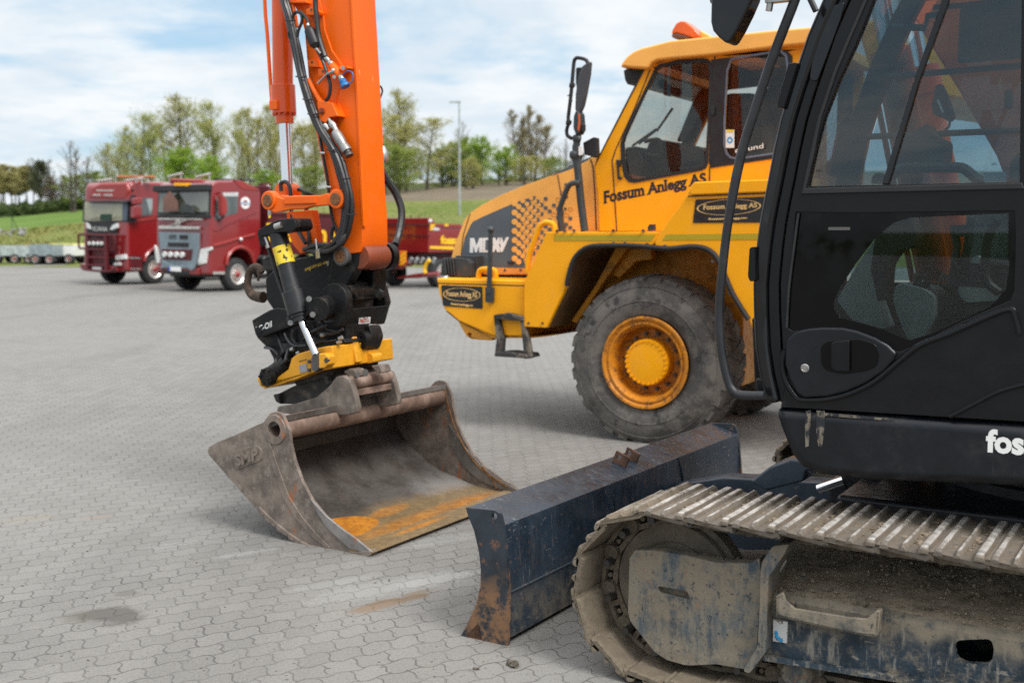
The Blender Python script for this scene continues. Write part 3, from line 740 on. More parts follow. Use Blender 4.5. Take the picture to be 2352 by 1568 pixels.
# ---- inside the cab
mb = MB()
mb.prism(E, rounded([(-1.72, 1.62), (-2.12, 1.60), (-2.14, 1.72), (-1.74, 1.76)], .04, 3), .50, .95)
mb.prism(E, rounded([(-2.02, 1.70), (-2.14, 1.70), (-2.22, 2.42), (-2.10, 2.44)], .04, 3), .50, .95)
mb.prism(E, rounded([(-2.10, 2.46), (-2.18, 2.46), (-2.2, 2.68), (-2.12, 2.68)], .03, 3), .60, .85)
mb.box(E, -2.1, -1.8, .55, .9, 1.26, 1.62)
obj('seat', mb, M['seat_cloth'], cab, bev=.03, seg=3)
mb = MB()
mb.plate(E, rounded([(1240, 520), (1270, 400), (1340, 330), (1400, 400), (1470, 440), (1440, 560), (1280, 570)], 20, 3), .50, .60, c8)
mb.plate(E, [(1285, 132), (1490, 128), (1490, 510), (1300, 560), (1262, 380)], .62, .9, c8)
mb.cyl(E.pt((1066, 600), .50, c8), E.pt((1066, 534), .50, c8), .05, 24)
mb.plate(E, rounded([(930, 500), (960, 470), (1080, 500), (1130, 540), (1130, 640), (1080, 740), (1000, 760), (950, 640), (925, 560)], 20, 3), .45, .75, c8)
mb.plate(E, rounded([(650, 560), (750, 380), (850, 240), (900, 230), (870, 330), (830, 420), (850, 560), (900, 700), (740, 670)], 20, 3), .95, 1.1, c8)
obj('side_console', mb, M['interior'], cab, bev=.02, seg=3)
mb = MB()
mb.plate(E, rounded([(840, 240), (930, 165), (1010, 140), (1045, 240), (1020, 300), (950, 310), (900, 380), (885, 560), (850, 560), (815, 400)], 20, 3), .70, .85, c8)
mb.tube([E.pt(p, .5, c8) for p in ((1220, 190), (1240, 290), (1230, 370), (1260, 400), (1290, 300), (1310, 150))], .016, 8, smooth=3)
mb.tube([E.pt(p, .45, c8) for p in ((1440, 160), (1390, 260), (1380, 450), (1450, 520))], .018, 8, smooth=3)
mb.plate(E, rounded([(1216, 188), (1300, 186), (1296, 250), (1230, 240)], 10, 3), .47, .55, c8)
obj('control_lever', mb, M['interior_dark'], cab, bev=.006)
mb = MB()   # instrument hump with steering column seen above the sill
mb.plate(E, rounded([(1150, 830), (1240, 770), (1310, 720), (1330, 780), (1420, 830), (1410, 980), (1110, 985), (1130, 870)], 20, 3), .85, 1.02, c7)
mb.tube([E.pt(p, .42, c7) for p in ((1090, 1085), (1100, 1040), (1150, 998), (1250, 985), (1480, 985), (1540, 1000), (1600, 1050), (1650, 1070))], .02, 10, smooth=3)
mb.plate(E, rounded([(980, 1080), (985, 1040), (1010, 1015), (1045, 1020), (1050, 1080)], 10, 3), .6, .66, c7)
mb.plate(E, rounded([(1790, 1060), (1800, 960), (1850, 890), (1890, 890), (1890, 1070)], 20, 3), .5, .75, c7)
obj('instrument_panel', mb, M['interior_dark'], cab, bev=.01)
mb = MB()   # bars across the far window, screen
for a, b in (((1090, 450), (1890, 385)), ((960, 805), (1890, 765))):
    mb.tube([E.pt(a, FL - .1, c7), E.pt(b, FL - .1, c7)], .014, 8)
mb.tube([E.pt(p, FL - .1, c7) for p in ((1100, 160), (1300, 165), (1315, 95), (1400, 85))], .016, 8)
mb.tube([E.pt(p, FL - .1, c7) for p in ((1350, 45), (1500, 35), (1900, -10))], .012, 8)
obj('window_guard', mb, M['interior_dark'], cab)
mb = MB(); mb.plate(E, rounded([(1505, 50), (1890, -10), (1890, 340), (1490, 372)], 18, 3), .78, .80, c7)
obj('sun_blind', mb, M['interior_dark'], cab)
mb = MB(); mb.plate(E, rounded([(1765, 530), (1812, 524), (1812, 635), (1764, 640)], 12, 3), .28, .31, c7); obj('window_catch', mb, M['rubber'], cab, bev=.004)
# things standing or hanging in the cab
mb = MB(); b0 = E.pt((1063, 532), .50, c8); t0 = E.pt((1066, 424), .50, c8); hgt = t0.z - b0.z
mb.lathe(b0, (0, 0, 1), [(0, .026), (.006, .033), (hgt * .92, .033), (hgt, .027), (hgt, .024)], 28)
props(obj('drink_can', mb, surf('can_black', (.012, .012, .012), .25, .5, layers=[dict(col=(.6, .6, .58), scale=38, lo=.60, hi=.62, amt=.8, st=(1.5, 1.5, .6))])), 'black drink can with pale print standing in the cup holder behind the lower cab window', 'drink can')
mb = MB(); mb.plate(E, rounded([(1345, 590), (1360, 500), (1400, 492), (1430, 560), (1475, 690), (1440, 720), (1400, 690), (1352, 680), (1335, 620)], 18, 3), .62, .66, c7)
mb.tube([E.pt(p, .64, c7) for p in ((1445, 715), (1440, 745), (1415, 768))], .006, 6, smooth=3)
hs = obj('handset', mb, M['interior_dark'], None, bev=.008); props(hs, 'dark radio handset hanging inside the upper cab window near the slanted bar', 'handset')
mb = MB(); mb.plate(E, [(1368, 590), (1380, 582), (1412, 660), (1400, 668)], .617, .621, c7); obj('handset_grip', mb, M['steel'], hs)
# ---- boom (foot visible through the cab windows, the rest rises out of the picture to the stick)
BL0, BL1 = 1.42, 1.80
foot = E.uz((2345, 560), BL0)
tip = E.uz((742, -560), 1.45)
mb = MB()
bo = [(2097, 39), (2200, 205), (2289, 359), (2330, 470), (2320, 560), (2350, 620), (2420, 600), (2450, 500), (2440, 300), (2400, 60), (2330, -160), (2200, -420)]
pts = E.tr(bo, BL0)
up = pts[-1]
pts += [(up[0] + .25, up[1] + 1.1), (up[0] + 1.0, up[1] + 1.95), (up[0] + 1.7, up[1] + 2.0), (tip[0] - .5, tip[1] + .7), (tip[0] + .06, tip[1] + .14), (tip[0] + .08, tip[1] - .1), (tip[0] - .5, tip[1] + .2), (up[0] + 1.5, up[1] + 1.4), (up[0] + .85, up[1] + .7)]
mb.prism(E, pts, BL0, BL1)
boom = obj('boom', mb, M['orange'], exc, bev=.012)
for l_ in (1.28, 1.94):
    mb = MB(); a = E.pt((2160, 655), 1.42, c8 if False else None); b = E.pt((2062, 130), 1.42)
    a = E.w(*(lambda q: (q[0], l_, q[1]))(E.uz((2165, 660), 1.42))); b = E.w(*(lambda q: (q[0], l_, q[1]))(E.uz((2062, 137), 1.42)))
    d = (b - a).normalized()
    mb.cyl(a, b, .075, 22); mb.cyl(b - d * .12, b + d * .02, .092, 22); mb.cyl(a - E.L * .07, a + E.L * .07, .09, 20)
    mb.tube([a + E.F * .1, b + E.F * .1 - d * .1], .014, 8)
    cy = obj('boom_cylinder', mb, M['orange'], boom)
    mb = MB(); mb.cyl(b, b + d * .9, .045, 18); obj('cylinder_rod', mb, M['chrome'], cy)

# ---- stick
SL0, SL1 = 1.43, 1.69
nl = [(655, -300), (662, -60), (668, 0), (690, 40), (699, 70), (708, 176), (720, 278), (743, 394), (762, 492), (772, 560), (790, 585), (826, 580), (833, 560), (832, 500), (826, 422), (820, 281), (811, 130), (803.5, 0), (798, -100), (780, -480), (745, -600), (700, -560)]
mb = MB(); mb.plate(E, nl, SL0, SL1)
stick = obj('stick', mb, M['orange'], exc, bev=.007)
# folded edge strip down the inner face and end boss
mb = MB(); a = E.tr([(826, 576)], SL0)[0]
bc = E.uz((806, 590), SL0)
mb.lathe(E.w(bc[0] - .055, SL0 + .02, bc[1]), E.L, [(0, .03), (0, .074), (.01, .080), (.225, .080), (.235, .074), (.235, .03)], 36)
obj('stick_boss', mb, M['orange_worn'], stick)
mb = MB(); mb.plate(E, [(800, -60), (803.5, 0), (811, 130), (820, 281), (826, 422), (831, 520), (836, 520), (831, 422), (825, 281), (816, 130), (808.5, 0), (805, -60)], SL0 - .006, SL0 + .02)
obj('weld_edge', mb, M['orange'], stick, bev=.002)
# shaped doubling plate on the near side
mb = MB(); mb.plate(E, [c2(*p) for p in ((450, 0), (520, 0), (545, 100), (555, 200), (600, 330), (700, 470), (640, 600), (620, 700), (560, 830), (500, 720), (470, 500), (440, 300))], SL0 - .008, SL0 + .01)
obj('doubling_plate', mb, M['orange'], stick, bev=.004)
# bucket cylinder: barrel, gland, rod, feed pipe
CL = 1.615
mb = MB(); A = E.pt((644, -420), CL); B = E.pt((650, 205), CL); Cc = E.pt((653, 262), CL); D = E.pt((654, 284), CL)
mb.cyl(A, B, .068, 30); mb.cyl(E.pt((649.5, 196), CL), Cc, .082, 30); mb.cyl(Cc, D, .062, 26)
ring = (Cc - B).normalized(); x_ = ring.orthogonal().normalized(); y_ = ring.cross(x_)
for k in range(12):
    a = k * math.pi / 6; q = Cc + (x_ * math.cos(a) + y_ * math.sin(a)) * .07
    mb.cyl(q - ring * .02, q + ring * .012, .010, 6)
bcyl = obj('bucket_cylinder', mb, surf('cylinder_orange', (.66, .085, .004), .28, var=.08, coat=.2), stick, bev=.004)
mb = MB(); r0 = E.pt((654, 280), CL); r1 = E.pt((661, 440), CL); mb.cyl(r0, r1, .038, 26); obj('cylinder_rod', mb, M['chrome'], bcyl)
mb = MB(); mb.tube([E.pt(p, CL - .02) for p in ((606, -200), (608, 0), (614, 80), (620, 170), (624, 228), (628, 240), (640, 244))], .0125, 10, smooth=3)
mb.box(E, *(lambda q: (q[0] - .035, q[0] + .035))(E.uz((634, 242), CL - .07)), CL - .10, CL - .03, *(lambda q: (q[1] - .03, q[1] + .03))(E.uz((634, 242), CL - .07)))
obj('feed_pipe', mb, M['orange'], bcyl, bev=.004)
# link arms
def arm_link(l0, l1):
    mb = MB(); p = [E.uz(q, l0) for q in (c3(268, 90), c3(712, 80))]
    mb.prism(E, circ(p[0][0], p[0][1], .062, 28), l0, l1); mb.prism(E, circ(p[1][0], p[1][1], .062, 28), l0, l1)
    mb.plate(E, [(300, 55), (372, 78), (560, 72), (660, 40), (690, 120), (560, 130), (500, 148), (420, 150), (310, 172), (270, 150)], l0 + .012, l1 - .012, c3)
    mb.plate(E, [(372, 62), (580, 56), (580, 112), (372, 118)], l0 + .002, l1, c3)
    return mb
lk = obj('link_arm', arm_link(1.335, 1.40), M['orange'], stick, bev=.008, seg=3)
for q in (c3(268, 90), c3(712, 80)):
    u, z = E.uz(q, 1.335); mb = MB(); mb.lathe(E.w(u, 1.335, z), -E.L, [(0, .02), (0, .040), (.006, .040), (.009, .037)], 28); obj('pin', mb, M['rust_disc'], lk)
obj('link_arm', arm_link(1.72, 1.78), M['orange'], stick, bev=.008)
mb = MB()
for q in (c3(268, 90), c3(712, 80)):
    u, z = E.uz(q, 1.34); mb.cyl(E.w(u, 1.38, z), E.w(u, 1.76, z), .042, 20)
u, z = E.uz((661, 440), CL); u2, z2 = E.uz(c3(268, 90), 1.34)
mb.cyl(E.w(u, CL - .07, z), E.w(u, CL + .07, z), .06, 20)
mb.plate(E, [(390, 165), (560, 150), (590, 330), (600, 420), (480, 440), (430, 380), (400, 300)], 1.50, 1.56, c3)
mb.plate(E, [(390, 165), (560, 150), (590, 330), (600, 420), (480, 440), (430, 380), (400, 300)], 1.64, 1.70, c3)
obj('coupler_link', mb, M['orange'], stick, bev=.008)
mb = MB(); mb.cyl(E.pt(c3(283, 150), 1.36), E.pt(c3(283, 185), 1.36), .014, 8); obj('grease_nipple', mb, M['steel'], lk)
mb = MB(); mb.cyl(E.pt(c3(284, 185), 1.36), E.pt(c3(284, 205), 1.36), .012, 8); obj('grease_cap', mb, M['sticker_yellow'], lk)
# brackets, valve block, quick couplings
def brk(q, l0=SL0 - .05, l1=SL0, hole=None, name='bracket'):
    mb = MB(); mb.plate(E, q, l0, l1, c2)
    o = obj(name, mb, M['orange'], stick, bev=.004)
    if hole:
        m2 = MB(); u, z = E.uz(c2(*hole), l0); m2.cyl(E.w(u, l0 - .002, z), E.w(u, l0 + .02, z), .009, 10); obj('bolt', m2, M['bolt'], o)
brk([(310, 10), (430, 0), (440, 20), (330, 22)]); brk([(430, 62), (480, 45), (522, 80), (515, 100), (432, 102)], hole=(465, 66))
brk([(440, 392), (500, 395), (512, 440), (444, 435)], hole=(470, 408)); brk([(508, 452), (545, 445), (560, 470), (552, 500), (512, 500)], hole=(543, 468))
brk([(600, 430), (640, 440), (700, 430), (710, 445), (640, 500), (600, 470)]) 
mb = MB(); mb.plate(E, [(500, 672), (530, 655), (602, 672), (640, 760), (585, 768), (560, 805), (520, 790)], SL0 - .075, SL0 + .01, c2)
vb = obj('valve_block', mb, M['orange'], stick, bev=.006)
mb = MB(); k = E.pt(c2(538, 728), SL0 - .075); mb.lathe(k, -E.L, [(0, .022), (.012, .022), (.012, .012), (.02, .012)], 6); obj('bolt', mb, M['orange_worn'], vb)
mb = MB(); mb.tube([E.pt(c2(*p), SL0 - .05) for p in ((445, 520), (480, 590), (510, 640), (530, 670))], [.016, .016, .017, .021], 12)
mb.tube([E.pt(c2(*p), SL0 - .03) for p in ((340, 20), (355, 80), (372, 180))], .013, 10); obj_each('pressure_pipe', mb, M['orange'], stick)
def fit(pts, radii, mat, name='coupling', l=SL0 - .06, par=None):
    mb = MB(); P = [E.pt(c2(*p), l) for p in pts]
    d = (P[-1] - P[0])
    mb.tube([P[0] + d * t for t in [i / (len(radii) - 1) for i in range(len(radii))]], radii, 18); return obj(name, mb, mat, par or stick, angle=25)
cp = fit([(583, 778), (640, 870)], [.016, .016, .024, .024, .017, .017, .02], M['steel'])
fit([(622, 862), (700, 990)], [.028, .033, .033, .034, .034, .030, .032, .034, .034], surf('zinc', (.30, .30, .29), .45, .7, bump=.0006, bscale=300), par=cp, name='coupling_sleeve')
fit([(690, 968), (716, 1020)], [.027, .027, .022, .022, .028, .028], M['bolt'], par=cp, name='coupling_nose')
fit([(556, 820), (584, 850)], [.022, .022, .016, .016], M['steel'], par=cp)
cb = fit([(555, 372), (608, 430)], [.014, .018, .018, .014, .02, .02, .014], M['steel'], name='hose_end')
fit([(600, 425), (655, 500)], [.024, .027, .027, .022], M['orange'], name='stop_valve')
fit([(648, 488), (672, 528)], [.016, .020, .020, .017], M['steel'], name='coupling')
bc_ = fit([(668, 520), (690, 568)], [.020, .024, .021, .030, .030], M['blue_cap'], name='dust_cap')
mb = MB(); mb.tube([E.pt(c2(*p), SL0 - .06) for p in ((672, 490), (690, 470), (715, 466), (735, 478), (740, 505), (730, 535), (708, 548))], .004, 6, smooth=4); obj('cap_strap', mb, M['blue_cap'], bc_)
mb = MB(); mb.tube([E.pt(c2(*p), SL0 - .09) for p in ((612, 465), (570, 485), (540, 515), (508, 548))], [.010, .008, .007, .009], 8); mb.blob(E.pt(c2(610, 463), SL0 - .08), .017, 2, .02); obj('valve_lever', mb, M['steel'], stick)
mb = MB(); mb.cyl(E.pt(c2(664, 438), SL0 - .06), E.pt(c2(672, 445), SL0 - .10), .014, 8); mb.cyl(E.pt(c2(612, 500), SL0 - .06), E.pt(c2(616, 503), SL0 - .09), .012, 8); obj('bolt', mb, M['chrome'], stick)
fit([(446, 175), (455, 205), (485, 300), (500, 315)], [.018, .034, .036, .036, .036, .034, .015], M['rubber'], name='solenoid', l=SL0 - .08)
fit([(442, 158), (452, 182)], [.012, .012], M['steel'], l=SL0 - .08); fit([(496, 316), (530, 352)], [.012, .007, .010], M['steel'], l=SL0 - .08)
# hoses
def hoses(runs, r, name='hydraulic_hose', par=None, l=SL0 - .07, c=c2, mat='hose', smooth=6):
    mb = MB()
    for i, pts in enumerate(runs):
        mb.tube([E.pt(c(p[0], p[1]) if c else p, p[2] if len(p) > 2 else l) for p in pts], r if not isinstance(r, list) else r[i], 8, smooth=smooth)
    return obj_each(name, mb, M[mat], par or stick)
path = [(280, -120), (290, 0), (318, 100), (345, 215), (370, 330), (388, 420), (408, 510), (440, 620), (480, 740), (530, 850), (595, 950), (640, 1040), (670, 1140), (695, 1240), (705, 1330), (700, 1420), (680, 1520), (640, 1590)]
rnd = random.Random(5)
for k in range(5):
    off = (k - 2) * 13
    run = []
    for i, (x, y) in enumerate(path):
        wob = 5 * math.sin(i * 1.3 + k * 2.1)
        spread = 1.0 if i > 10 else .62
        run.append((x + off * spread + wob * .5, y + wob * .3 + (off * .4 if i > 12 else 0), SL0 - .05 - .02 * (k % 3)))
    hoses([run], .0155)
hoses([[(510, -80), (492, 0), (500, 100), (512, 220), (532, 300), (555, 370)]], .0165)
hoses([[(345, 240), (345, 130), (360, 85), (395, 90), (405, 140), (380, 210), (370, 300)]], .010)
hoses([[(395, 75), (440, 130), (450, 170)]], .010); hoses([[(500, 320), (535, 385), (570, 480), (590, 560), (582, 630), (560, 660)]], .011)
hoses([[(355, 280), (320, 240), (322, 208), (345, 212)]], .008)
hoses([[(520, 880), (540, 1000), (560, 1110), (575, 1200), (590, 1350), (610, 1450), (640, 1510), (680, 1525)]], .010, l=SL0 - .02)
for p in ((330, 128), (400, 497), (445, 645), (478, 740), (690, 1160), (725, 1395), (600, 975)):
    mb = MB(); u, z = E.uz(c2(*p), SL0 - .07); mb.tube([E.pt(c2(p[0] - 34, p[1] + 4), SL0 - .1), E.pt(c2(p[0], p[1] + 10), SL0 - .118), E.pt(c2(p[0] + 34, p[1] + 4), SL0 - .1)], .005, 6); obj('cable_tie', mb, M['rubber'], stick)
for p in ((540, 1000), (580, 1222)):
    mb = MB(); mb.cyl(E.pt(c2(p[0] - 14, p[1]), SL0 - .03), E.pt(c2(p[0] + 18, p[1] + 2), SL0 - .03), .009, 8); obj('hose_clamp', mb, M['steel'], stick)
# hoses from the stick to the coupler, loops on the far side
hoses([[(640, 1560, 1.36), (600, 1600, 1.36), (540, 1625, 1.40), (440, 1640, 1.5)], [(690, 1500, 1.36), (660, 1590, 1.33), (580, 1640, 1.36), (480, 1650, 1.45)], [(600, 1610, 1.36), (500, 1600, 1.42), (420, 1630, 1.5)]], .017, c=c2)
hoses([[(270, 1250, 1.5), (268, 1200, 1.5), (300, 1190, 1.5), (325, 1225, 1.5), (333, 1300, 1.5)], [(380, 1240, 1.55), (400, 1240, 1.55), (440, 1262, 1.55), (480, 1275, 1.6)], [(430, 1290, 1.52), (436, 1400, 1.52), (450, 1520, 1.5), (455, 1600, 1.48)], [(335, 1370, 1.52), (350, 1450, 1.50), (400, 1540, 1.46), (430, 1590, 1.45)], [(610, 1480, 1.40), (598, 1530, 1.4), (600, 1568, 1.4)]], .014, c=c2)
hoses([[(905, 1090, 1.86), (960, 1180, 1.92), (1020, 1270, 1.97), (1055, 1370, 1.98), (1050, 1470, 1.95), (1030, 1560, 1.9), (1015, 1600, 1.86)]], .026, c=c2)
mb = MB()
hp_ = [(915, 1110), (960, 1180), (1020, 1270), (1052, 1370), (1048, 1470), (1030, 1560)]
for i in range(40):
    t = i / 39 * 4.99; k = int(t); f = t - k
    p = (hp_[k][0] * (1 - f) + hp_[k + 1][0] * f, hp_[k][1] * (1 - f) + hp_[k + 1][1] * f)
hoses([[(905, 560, 1.80), (922, 570, 1.82), (930, 600, 1.83), (915, 645, 1.80)]], .006, c=c2)
mb = MB(); mb.tube([E.pt(c2(*p), 1.83) for p in ((925, 960), (935, 1000), (940, 1040), (938, 1062))], [.025, .034, .036, .028], 14); obj('coupling_sleeve', mb, M['steel'], stick)

# ---- tilting rotator coupler
mb = MB()
mb.plate(E, rounded([(250, 600), (330, 520), (450, 470), (600, 440), (690, 400), (760, 368), (830, 375), (866, 440), (856, 520), (815, 590), (790, 640), (770, 720), (640, 800), (560, 860), (500, 940), (430, 870), (300, 800), (258, 740)], 22, 3), 1.44, 1.52, c3)
mb.plate(E, [(250, 600), (330, 520), (450, 470), (600, 440), (690, 400), (800, 420), (850, 520), (770, 720), (640, 800), (560, 1000), (430, 1000), (300, 800), (258, 740)], 1.60, 1.76, c3)
coup = obj('tilt_coupler', mb, M['tool_black'], exc, bev=.012, seg=3)
text_obj('lettering', 'engcon', E, [(513, 560), (592, 530), (590, 505), (512, 535)], 1.44, M['gold_mark'], coup, bold=.01, c=c3)
text_obj('lettering', '|EC-Oil', E, [(598, 527), (655, 507), (655, 484), (597, 504)], 1.44, M['gold_mark'], coup, bold=.02, c=c3)
mb = MB(); mb.plate(E, [(655, 492), (668, 484), (668, 512), (656, 522)], 1.437, 1.44, c3); obj('torn_sticker', mb, M['sticker_white'], coup)
# main pin with washer at the stick end
u, z = E.uz(c3(742, 455), 1.40)
mb = MB(); mb.lathe(E.w(u, 1.44, z), -E.L, [(0, .04), (0, .062), (.035, .062), (.042, .052), (.042, .03)], 32); pn = obj('pin_ring', mb, surf('ring_grey', (.12, .115, .11), .5, .3), coup)
mb = MB(); mb.lathe(E.w(u, 1.40, z), -E.L, [(-.02, .02), (0, .043), (.004, .040)], 28); obj('pin', mb, M['rust_disc'], pn)
mb = MB(); mb.cyl(E.w(u, 1.44, z), E.w(u, 1.82, z), .05, 20)
u2, z2 = E.uz(c3(1042, 455), 1.74); mb.lathe(E.w(u2, 1.72, z2), E.L, [(0, .03), (0, .085), (.05, .09), (.07, .075), (.07, .03)], 32)
obj('coupler_pin', mb, M['tool_black'], coup)
# lifting hook
mb = MB(); hk = [(235, 560), (215, 530), (180, 525), (150, 555), (137, 610), (140, 660), (165, 705), (200, 718), (240, 722)]
mb.tube([E.pt(c3(*p), 1.52) for p in hk], [.018, .023, .025, .025, .026, .028, .032, .036, .040], 12, smooth=4)
mb.tube([E.pt(c3(*p), 1.50) for p in ((205, 545), (212, 580), (205, 615))], .010, 8)
obj('lifting_hook', mb, surf('hook_dark', (.06, .04, .028), .75, var=.4, vscale=20, bump=.0012, layers=[dict(col=(.15, .09, .05), scale=18, lo=.5, hi=.65, amt=.7)]), coup)
# lower frame with lettering
mb = MB()
mb.plate(E, [(160, 872), (275, 806), (330, 790), (430, 800), (480, 870), (470, 900), (300, 955), (198, 992), (183, 960)], 1.36, 1.50, c3)
mb.plate(E, [(192, 985), (300, 950), (460, 900), (560, 880), (640, 900), (680, 920), (680, 980), (560, 1050), (440, 1100), (420, 1140), (340, 1215), (312, 1180), (300, 1120), (270, 1060)], 1.44, 1.66, c3)
lowf = obj('coupler_housing', mb, M['tool_black'], coup, bev=.012, seg=3)
text_obj('lettering', 'EC-Oil', E, [(193, 958), (297, 915), (296, 874), (190, 915)], 1.36, M['white'], lowf, bold=.03, c=c3)
mb = MB(); mb.plate(E, [(186, 925), (206, 905), (214, 930), (232, 918), (226, 960), (190, 964)], 1.3555, 1.36, c3); obj('scuff', mb, M['tool_black'], lowf)
# curved near cheek and cross-box on the right
mb = MB()
mb.plate(E, rounded([(560, 760), (610, 690), (660, 636), (720, 628), (765, 665), (784, 720), (788, 800), (765, 850), (735, 925), (700, 870), (640, 850), (560, 850)], 26, 4), 1.30, 1.36, c3)
obj('cheek_plate', mb, M['tool_black'], coup, bev=.01, seg=3)
mb = MB()
mb.plate(E, [(690, 806), (780, 800), (735, 922), (690, 915)], 1.36, 1.80, c3)
mb.plate(E, [(960, 640), (1015, 645), (1042, 755), (1028, 800), (1000, 900), (940, 900)], 1.80, 1.86, c3)
mb.plate(E, [(760, 560), (960, 540), (960, 640), (940, 720), (790, 740)], 1.66, 1.80, c3)
obj('cross_box', mb, M['tool_black'], coup, bev=.010, seg=3)
mb = MB(); mb.cyl(E.pt(c3(775, 690), 1.36), E.pt(c3(985, 678), 1.80), .045, 18); mb.cyl(E.pt(c3(800, 730), 1.38), E.pt(c3(980, 715), 1.78), .02, 10)
for p in ((830, 708), (998, 702)): mb.blob(E.pt(c3(*p), 1.42), .035, 1, .3, p[0])
obj('locking_rod', mb, M['tool_black'], coup)
mb = MB(); mb.plate(E, [(640, 640), (800, 620), (800, 900), (640, 900)], 1.46, 1.72, c3); mb.plate(E, [(560, 880), (780, 860), (790, 1010), (560, 1040)], 1.42, 1.66, c3); obj('coupler_core', mb, M['tool_black'], coup, bev=.02)
mb = MB(); mb.plate(E, [(866, 856), (938, 850), (934, 892), (862, 898)], 1.355, 1.36, c3); stn = obj('sticker', mb, M['sticker_white'], coup, label='small white sticker with red print')
text_obj('lettering', 'NASTA', E, [(870, 890), (930, 886), (932, 860), (872, 864)], 1.355, M['sticker_red'], stn, bold=.03, c=c3)
# rotor core, worm gear dial
mb = MB(); cu_, cz_ = E.uz(c3(620, 1000), 1.6)
mb.lathe(E.w(cu_, 1.6, cz_ - .10), (-.05, .03, 1), [(0, .1), (0, .27), (.10, .27), (.10, .22), (.24, .22), (.24, .05)], 36)
mb.plate(E, [(430, 1030), (560, 1000), (640, 990), (700, 1000), (760, 990), (780, 1020), (560, 1080), (440, 1110)], 1.38, 1.55, c3)
obj('rotor', mb, M['tool_black'], coup, bev=.006)
mb = MB(); mb.plate(E, rounded([(795, 935), (930, 905), (955, 985), (930, 1060), (890, 1092), (850, 1085), (825, 1040)], 22, 4), 1.60, 1.72, c3)
gl = obj('worm_lug', mb, M['tool_black'], coup, bev=.008)
u, z = E.uz(c3(905, 1000), 1.60); mb = MB(); mb.lathe(E.w(u, 1.60, z), -E.L, [(0, .03), (0, .062), (.05, .062), (.055, .055), (.055, .02)], 30)
for k in range(6): mb.cyl(E.w(u + .038 * math.cos(k * 1.047), 1.545, z + .038 * math.sin(k * 1.047)), E.w(u + .038 * math.cos(k * 1.047), 1.535, z + .038 * math.sin(k * 1.047)), .009, 6)
obj('end_cover', mb, M['tool_black'], gl)
# tilt cylinder
TL = 1.215
ta, tb = E.pt(c3(325, 265), TL), E.pt(c3(480, 850), TL)
d = (tb - ta).normalized()
mb = MB(); mb.cyl(ta, tb, .058, 30); mb.cyl(tb - d * .17, tb - d * .02, .074, 30); mb.cyl(tb - d * .02, tb + d * .03, .05, 24)
tc_ = obj('tilt_cylinder', mb, surf('cyl_black', (.013, .014, .016), .33, var=.2, bump=.0005, bscale=90, layers=[dict(col=(.10, .09, .08), scale=14, lo=.55, hi=.8, amt=.4)]), coup, bev=.004)
mb = MB(); mb.cyl(tb, E.pt(c3(583, 1095), TL), .024, 22); obj('cylinder_rod', mb, M['chrome'], tc_)
mb = MB(); mb.plate(E, rounded([(195, 285), (330, 215), (440, 204), (458, 262), (440, 290), (330, 300), (215, 330)], 14, 3), TL - .06, TL + .10, c3)
mb.plate(E, [(197, 300), (225, 290), (260, 380), (215, 390)], TL - .05, TL - .02, c3)
obj('cylinder_clevis', mb, M['tool_black'], tc_, bev=.008)
mb = MB(); mb.cyl(E.pt(c3(320, 262), TL - .062), E.pt(c3(362, 248), TL - .062), .020, 10); mb.cyl(E.pt(c3(253, 330), TL - .03), E.pt(c3(276, 402), TL - .03), .017, 10); obj_each('hose_fitting', mb, M['steel'], tc_)
mb = MB(); s0 = ta + d * .13; mb.tube([s0, s0 + d * .115], .0588, 30); obj('warning_sticker', mb, M['sticker_yellow'], tc_, angle=30, label='yellow warning sticker with worn black figures')
mb = MB(); mb.tube([E.pt(c3(*p), TL + .02) for p in ((276, 400), (300, 480), (335, 600), (380, 720), (410, 800))], .014, 8, smooth=3); obj('hydraulic_hose', mb, M['hose'], tc_)
mb = MB()
mb.plate(E, rounded([(395, 800), (420, 770), (520, 740), (560, 790), (520, 850), (440, 860), (400, 850)], 14, 3), TL - .01, TL + .10, c3)
mb.plate(E, rounded([(530, 760), (600, 745), (650, 750), (660, 830), (640, 860), (560, 850)], 14, 3), TL + .0, TL + .12, c3)
mb.cyl(E.pt(c3(600, 800), TL - .02), E.pt(c3(680, 780), 1.34), .075, 24); mb.cyl(E.pt(c3(420, 850), TL + .02), E.pt(c3(415, 890), TL), .025, 10)
tr_ = obj('cylinder_trunnion', mb, M['tool_black'], tc_, bev=.008)
mb = MB()
for p in ((538, 733), (562, 835), (417, 888)): mb.cyl(E.pt(c3(*p), TL - .02), E.pt(c3(*p), TL - .05), .018, 12)
obj_each('bolt', mb, surf('bolt_zinc', (.2, .2, .2), .45, .5), tr_)
mb = MB(); a = E.pt(c3(940, 905), 1.86); b = E.pt(c3(965, 1065), 1.86); mb.cyl(a, b, .026, 18); obj('far_cylinder_rod', mb, M['chrome'], tc_)
# yellow rotor plate
mb = MB()
yp = [(192, 1246), (226, 1246), (240, 1290), (262, 1300), (320, 1270), (330, 1240), (400, 1195), (422, 1120), (460, 1092), (560, 1062), (640, 1044), (690, 1040), (700, 1186), (620, 1202), (560, 1216), (440, 1266), (400, 1275), (330, 1300), (245, 1320), (215, 1302)]
mb.plate(E, yp, 1.26, 1.88, c3); mb.plate(E, [(690, 1030), (770, 1012), (790, 980), (806, 962), (822, 1000), (840, 1085), (855, 1150), (700, 1180)], 1.46, 1.52, c3)
yel = obj('rotor_plate', mb, M['tool_yellow'], coup, bev=.01, seg=3)
mb = MB(); mb.plate(E, [(600, 1090), (640, 1088), (665, 1110), (665, 1160), (640, 1185), (600, 1188)], 1.20, 1.27, c3); mb.plate(E, rounded([(835, 1095), (860, 1110), (930, 1086), (955, 1100), (955, 1150), (860, 1160)], 12, 3), 1.60, 1.70, c3)
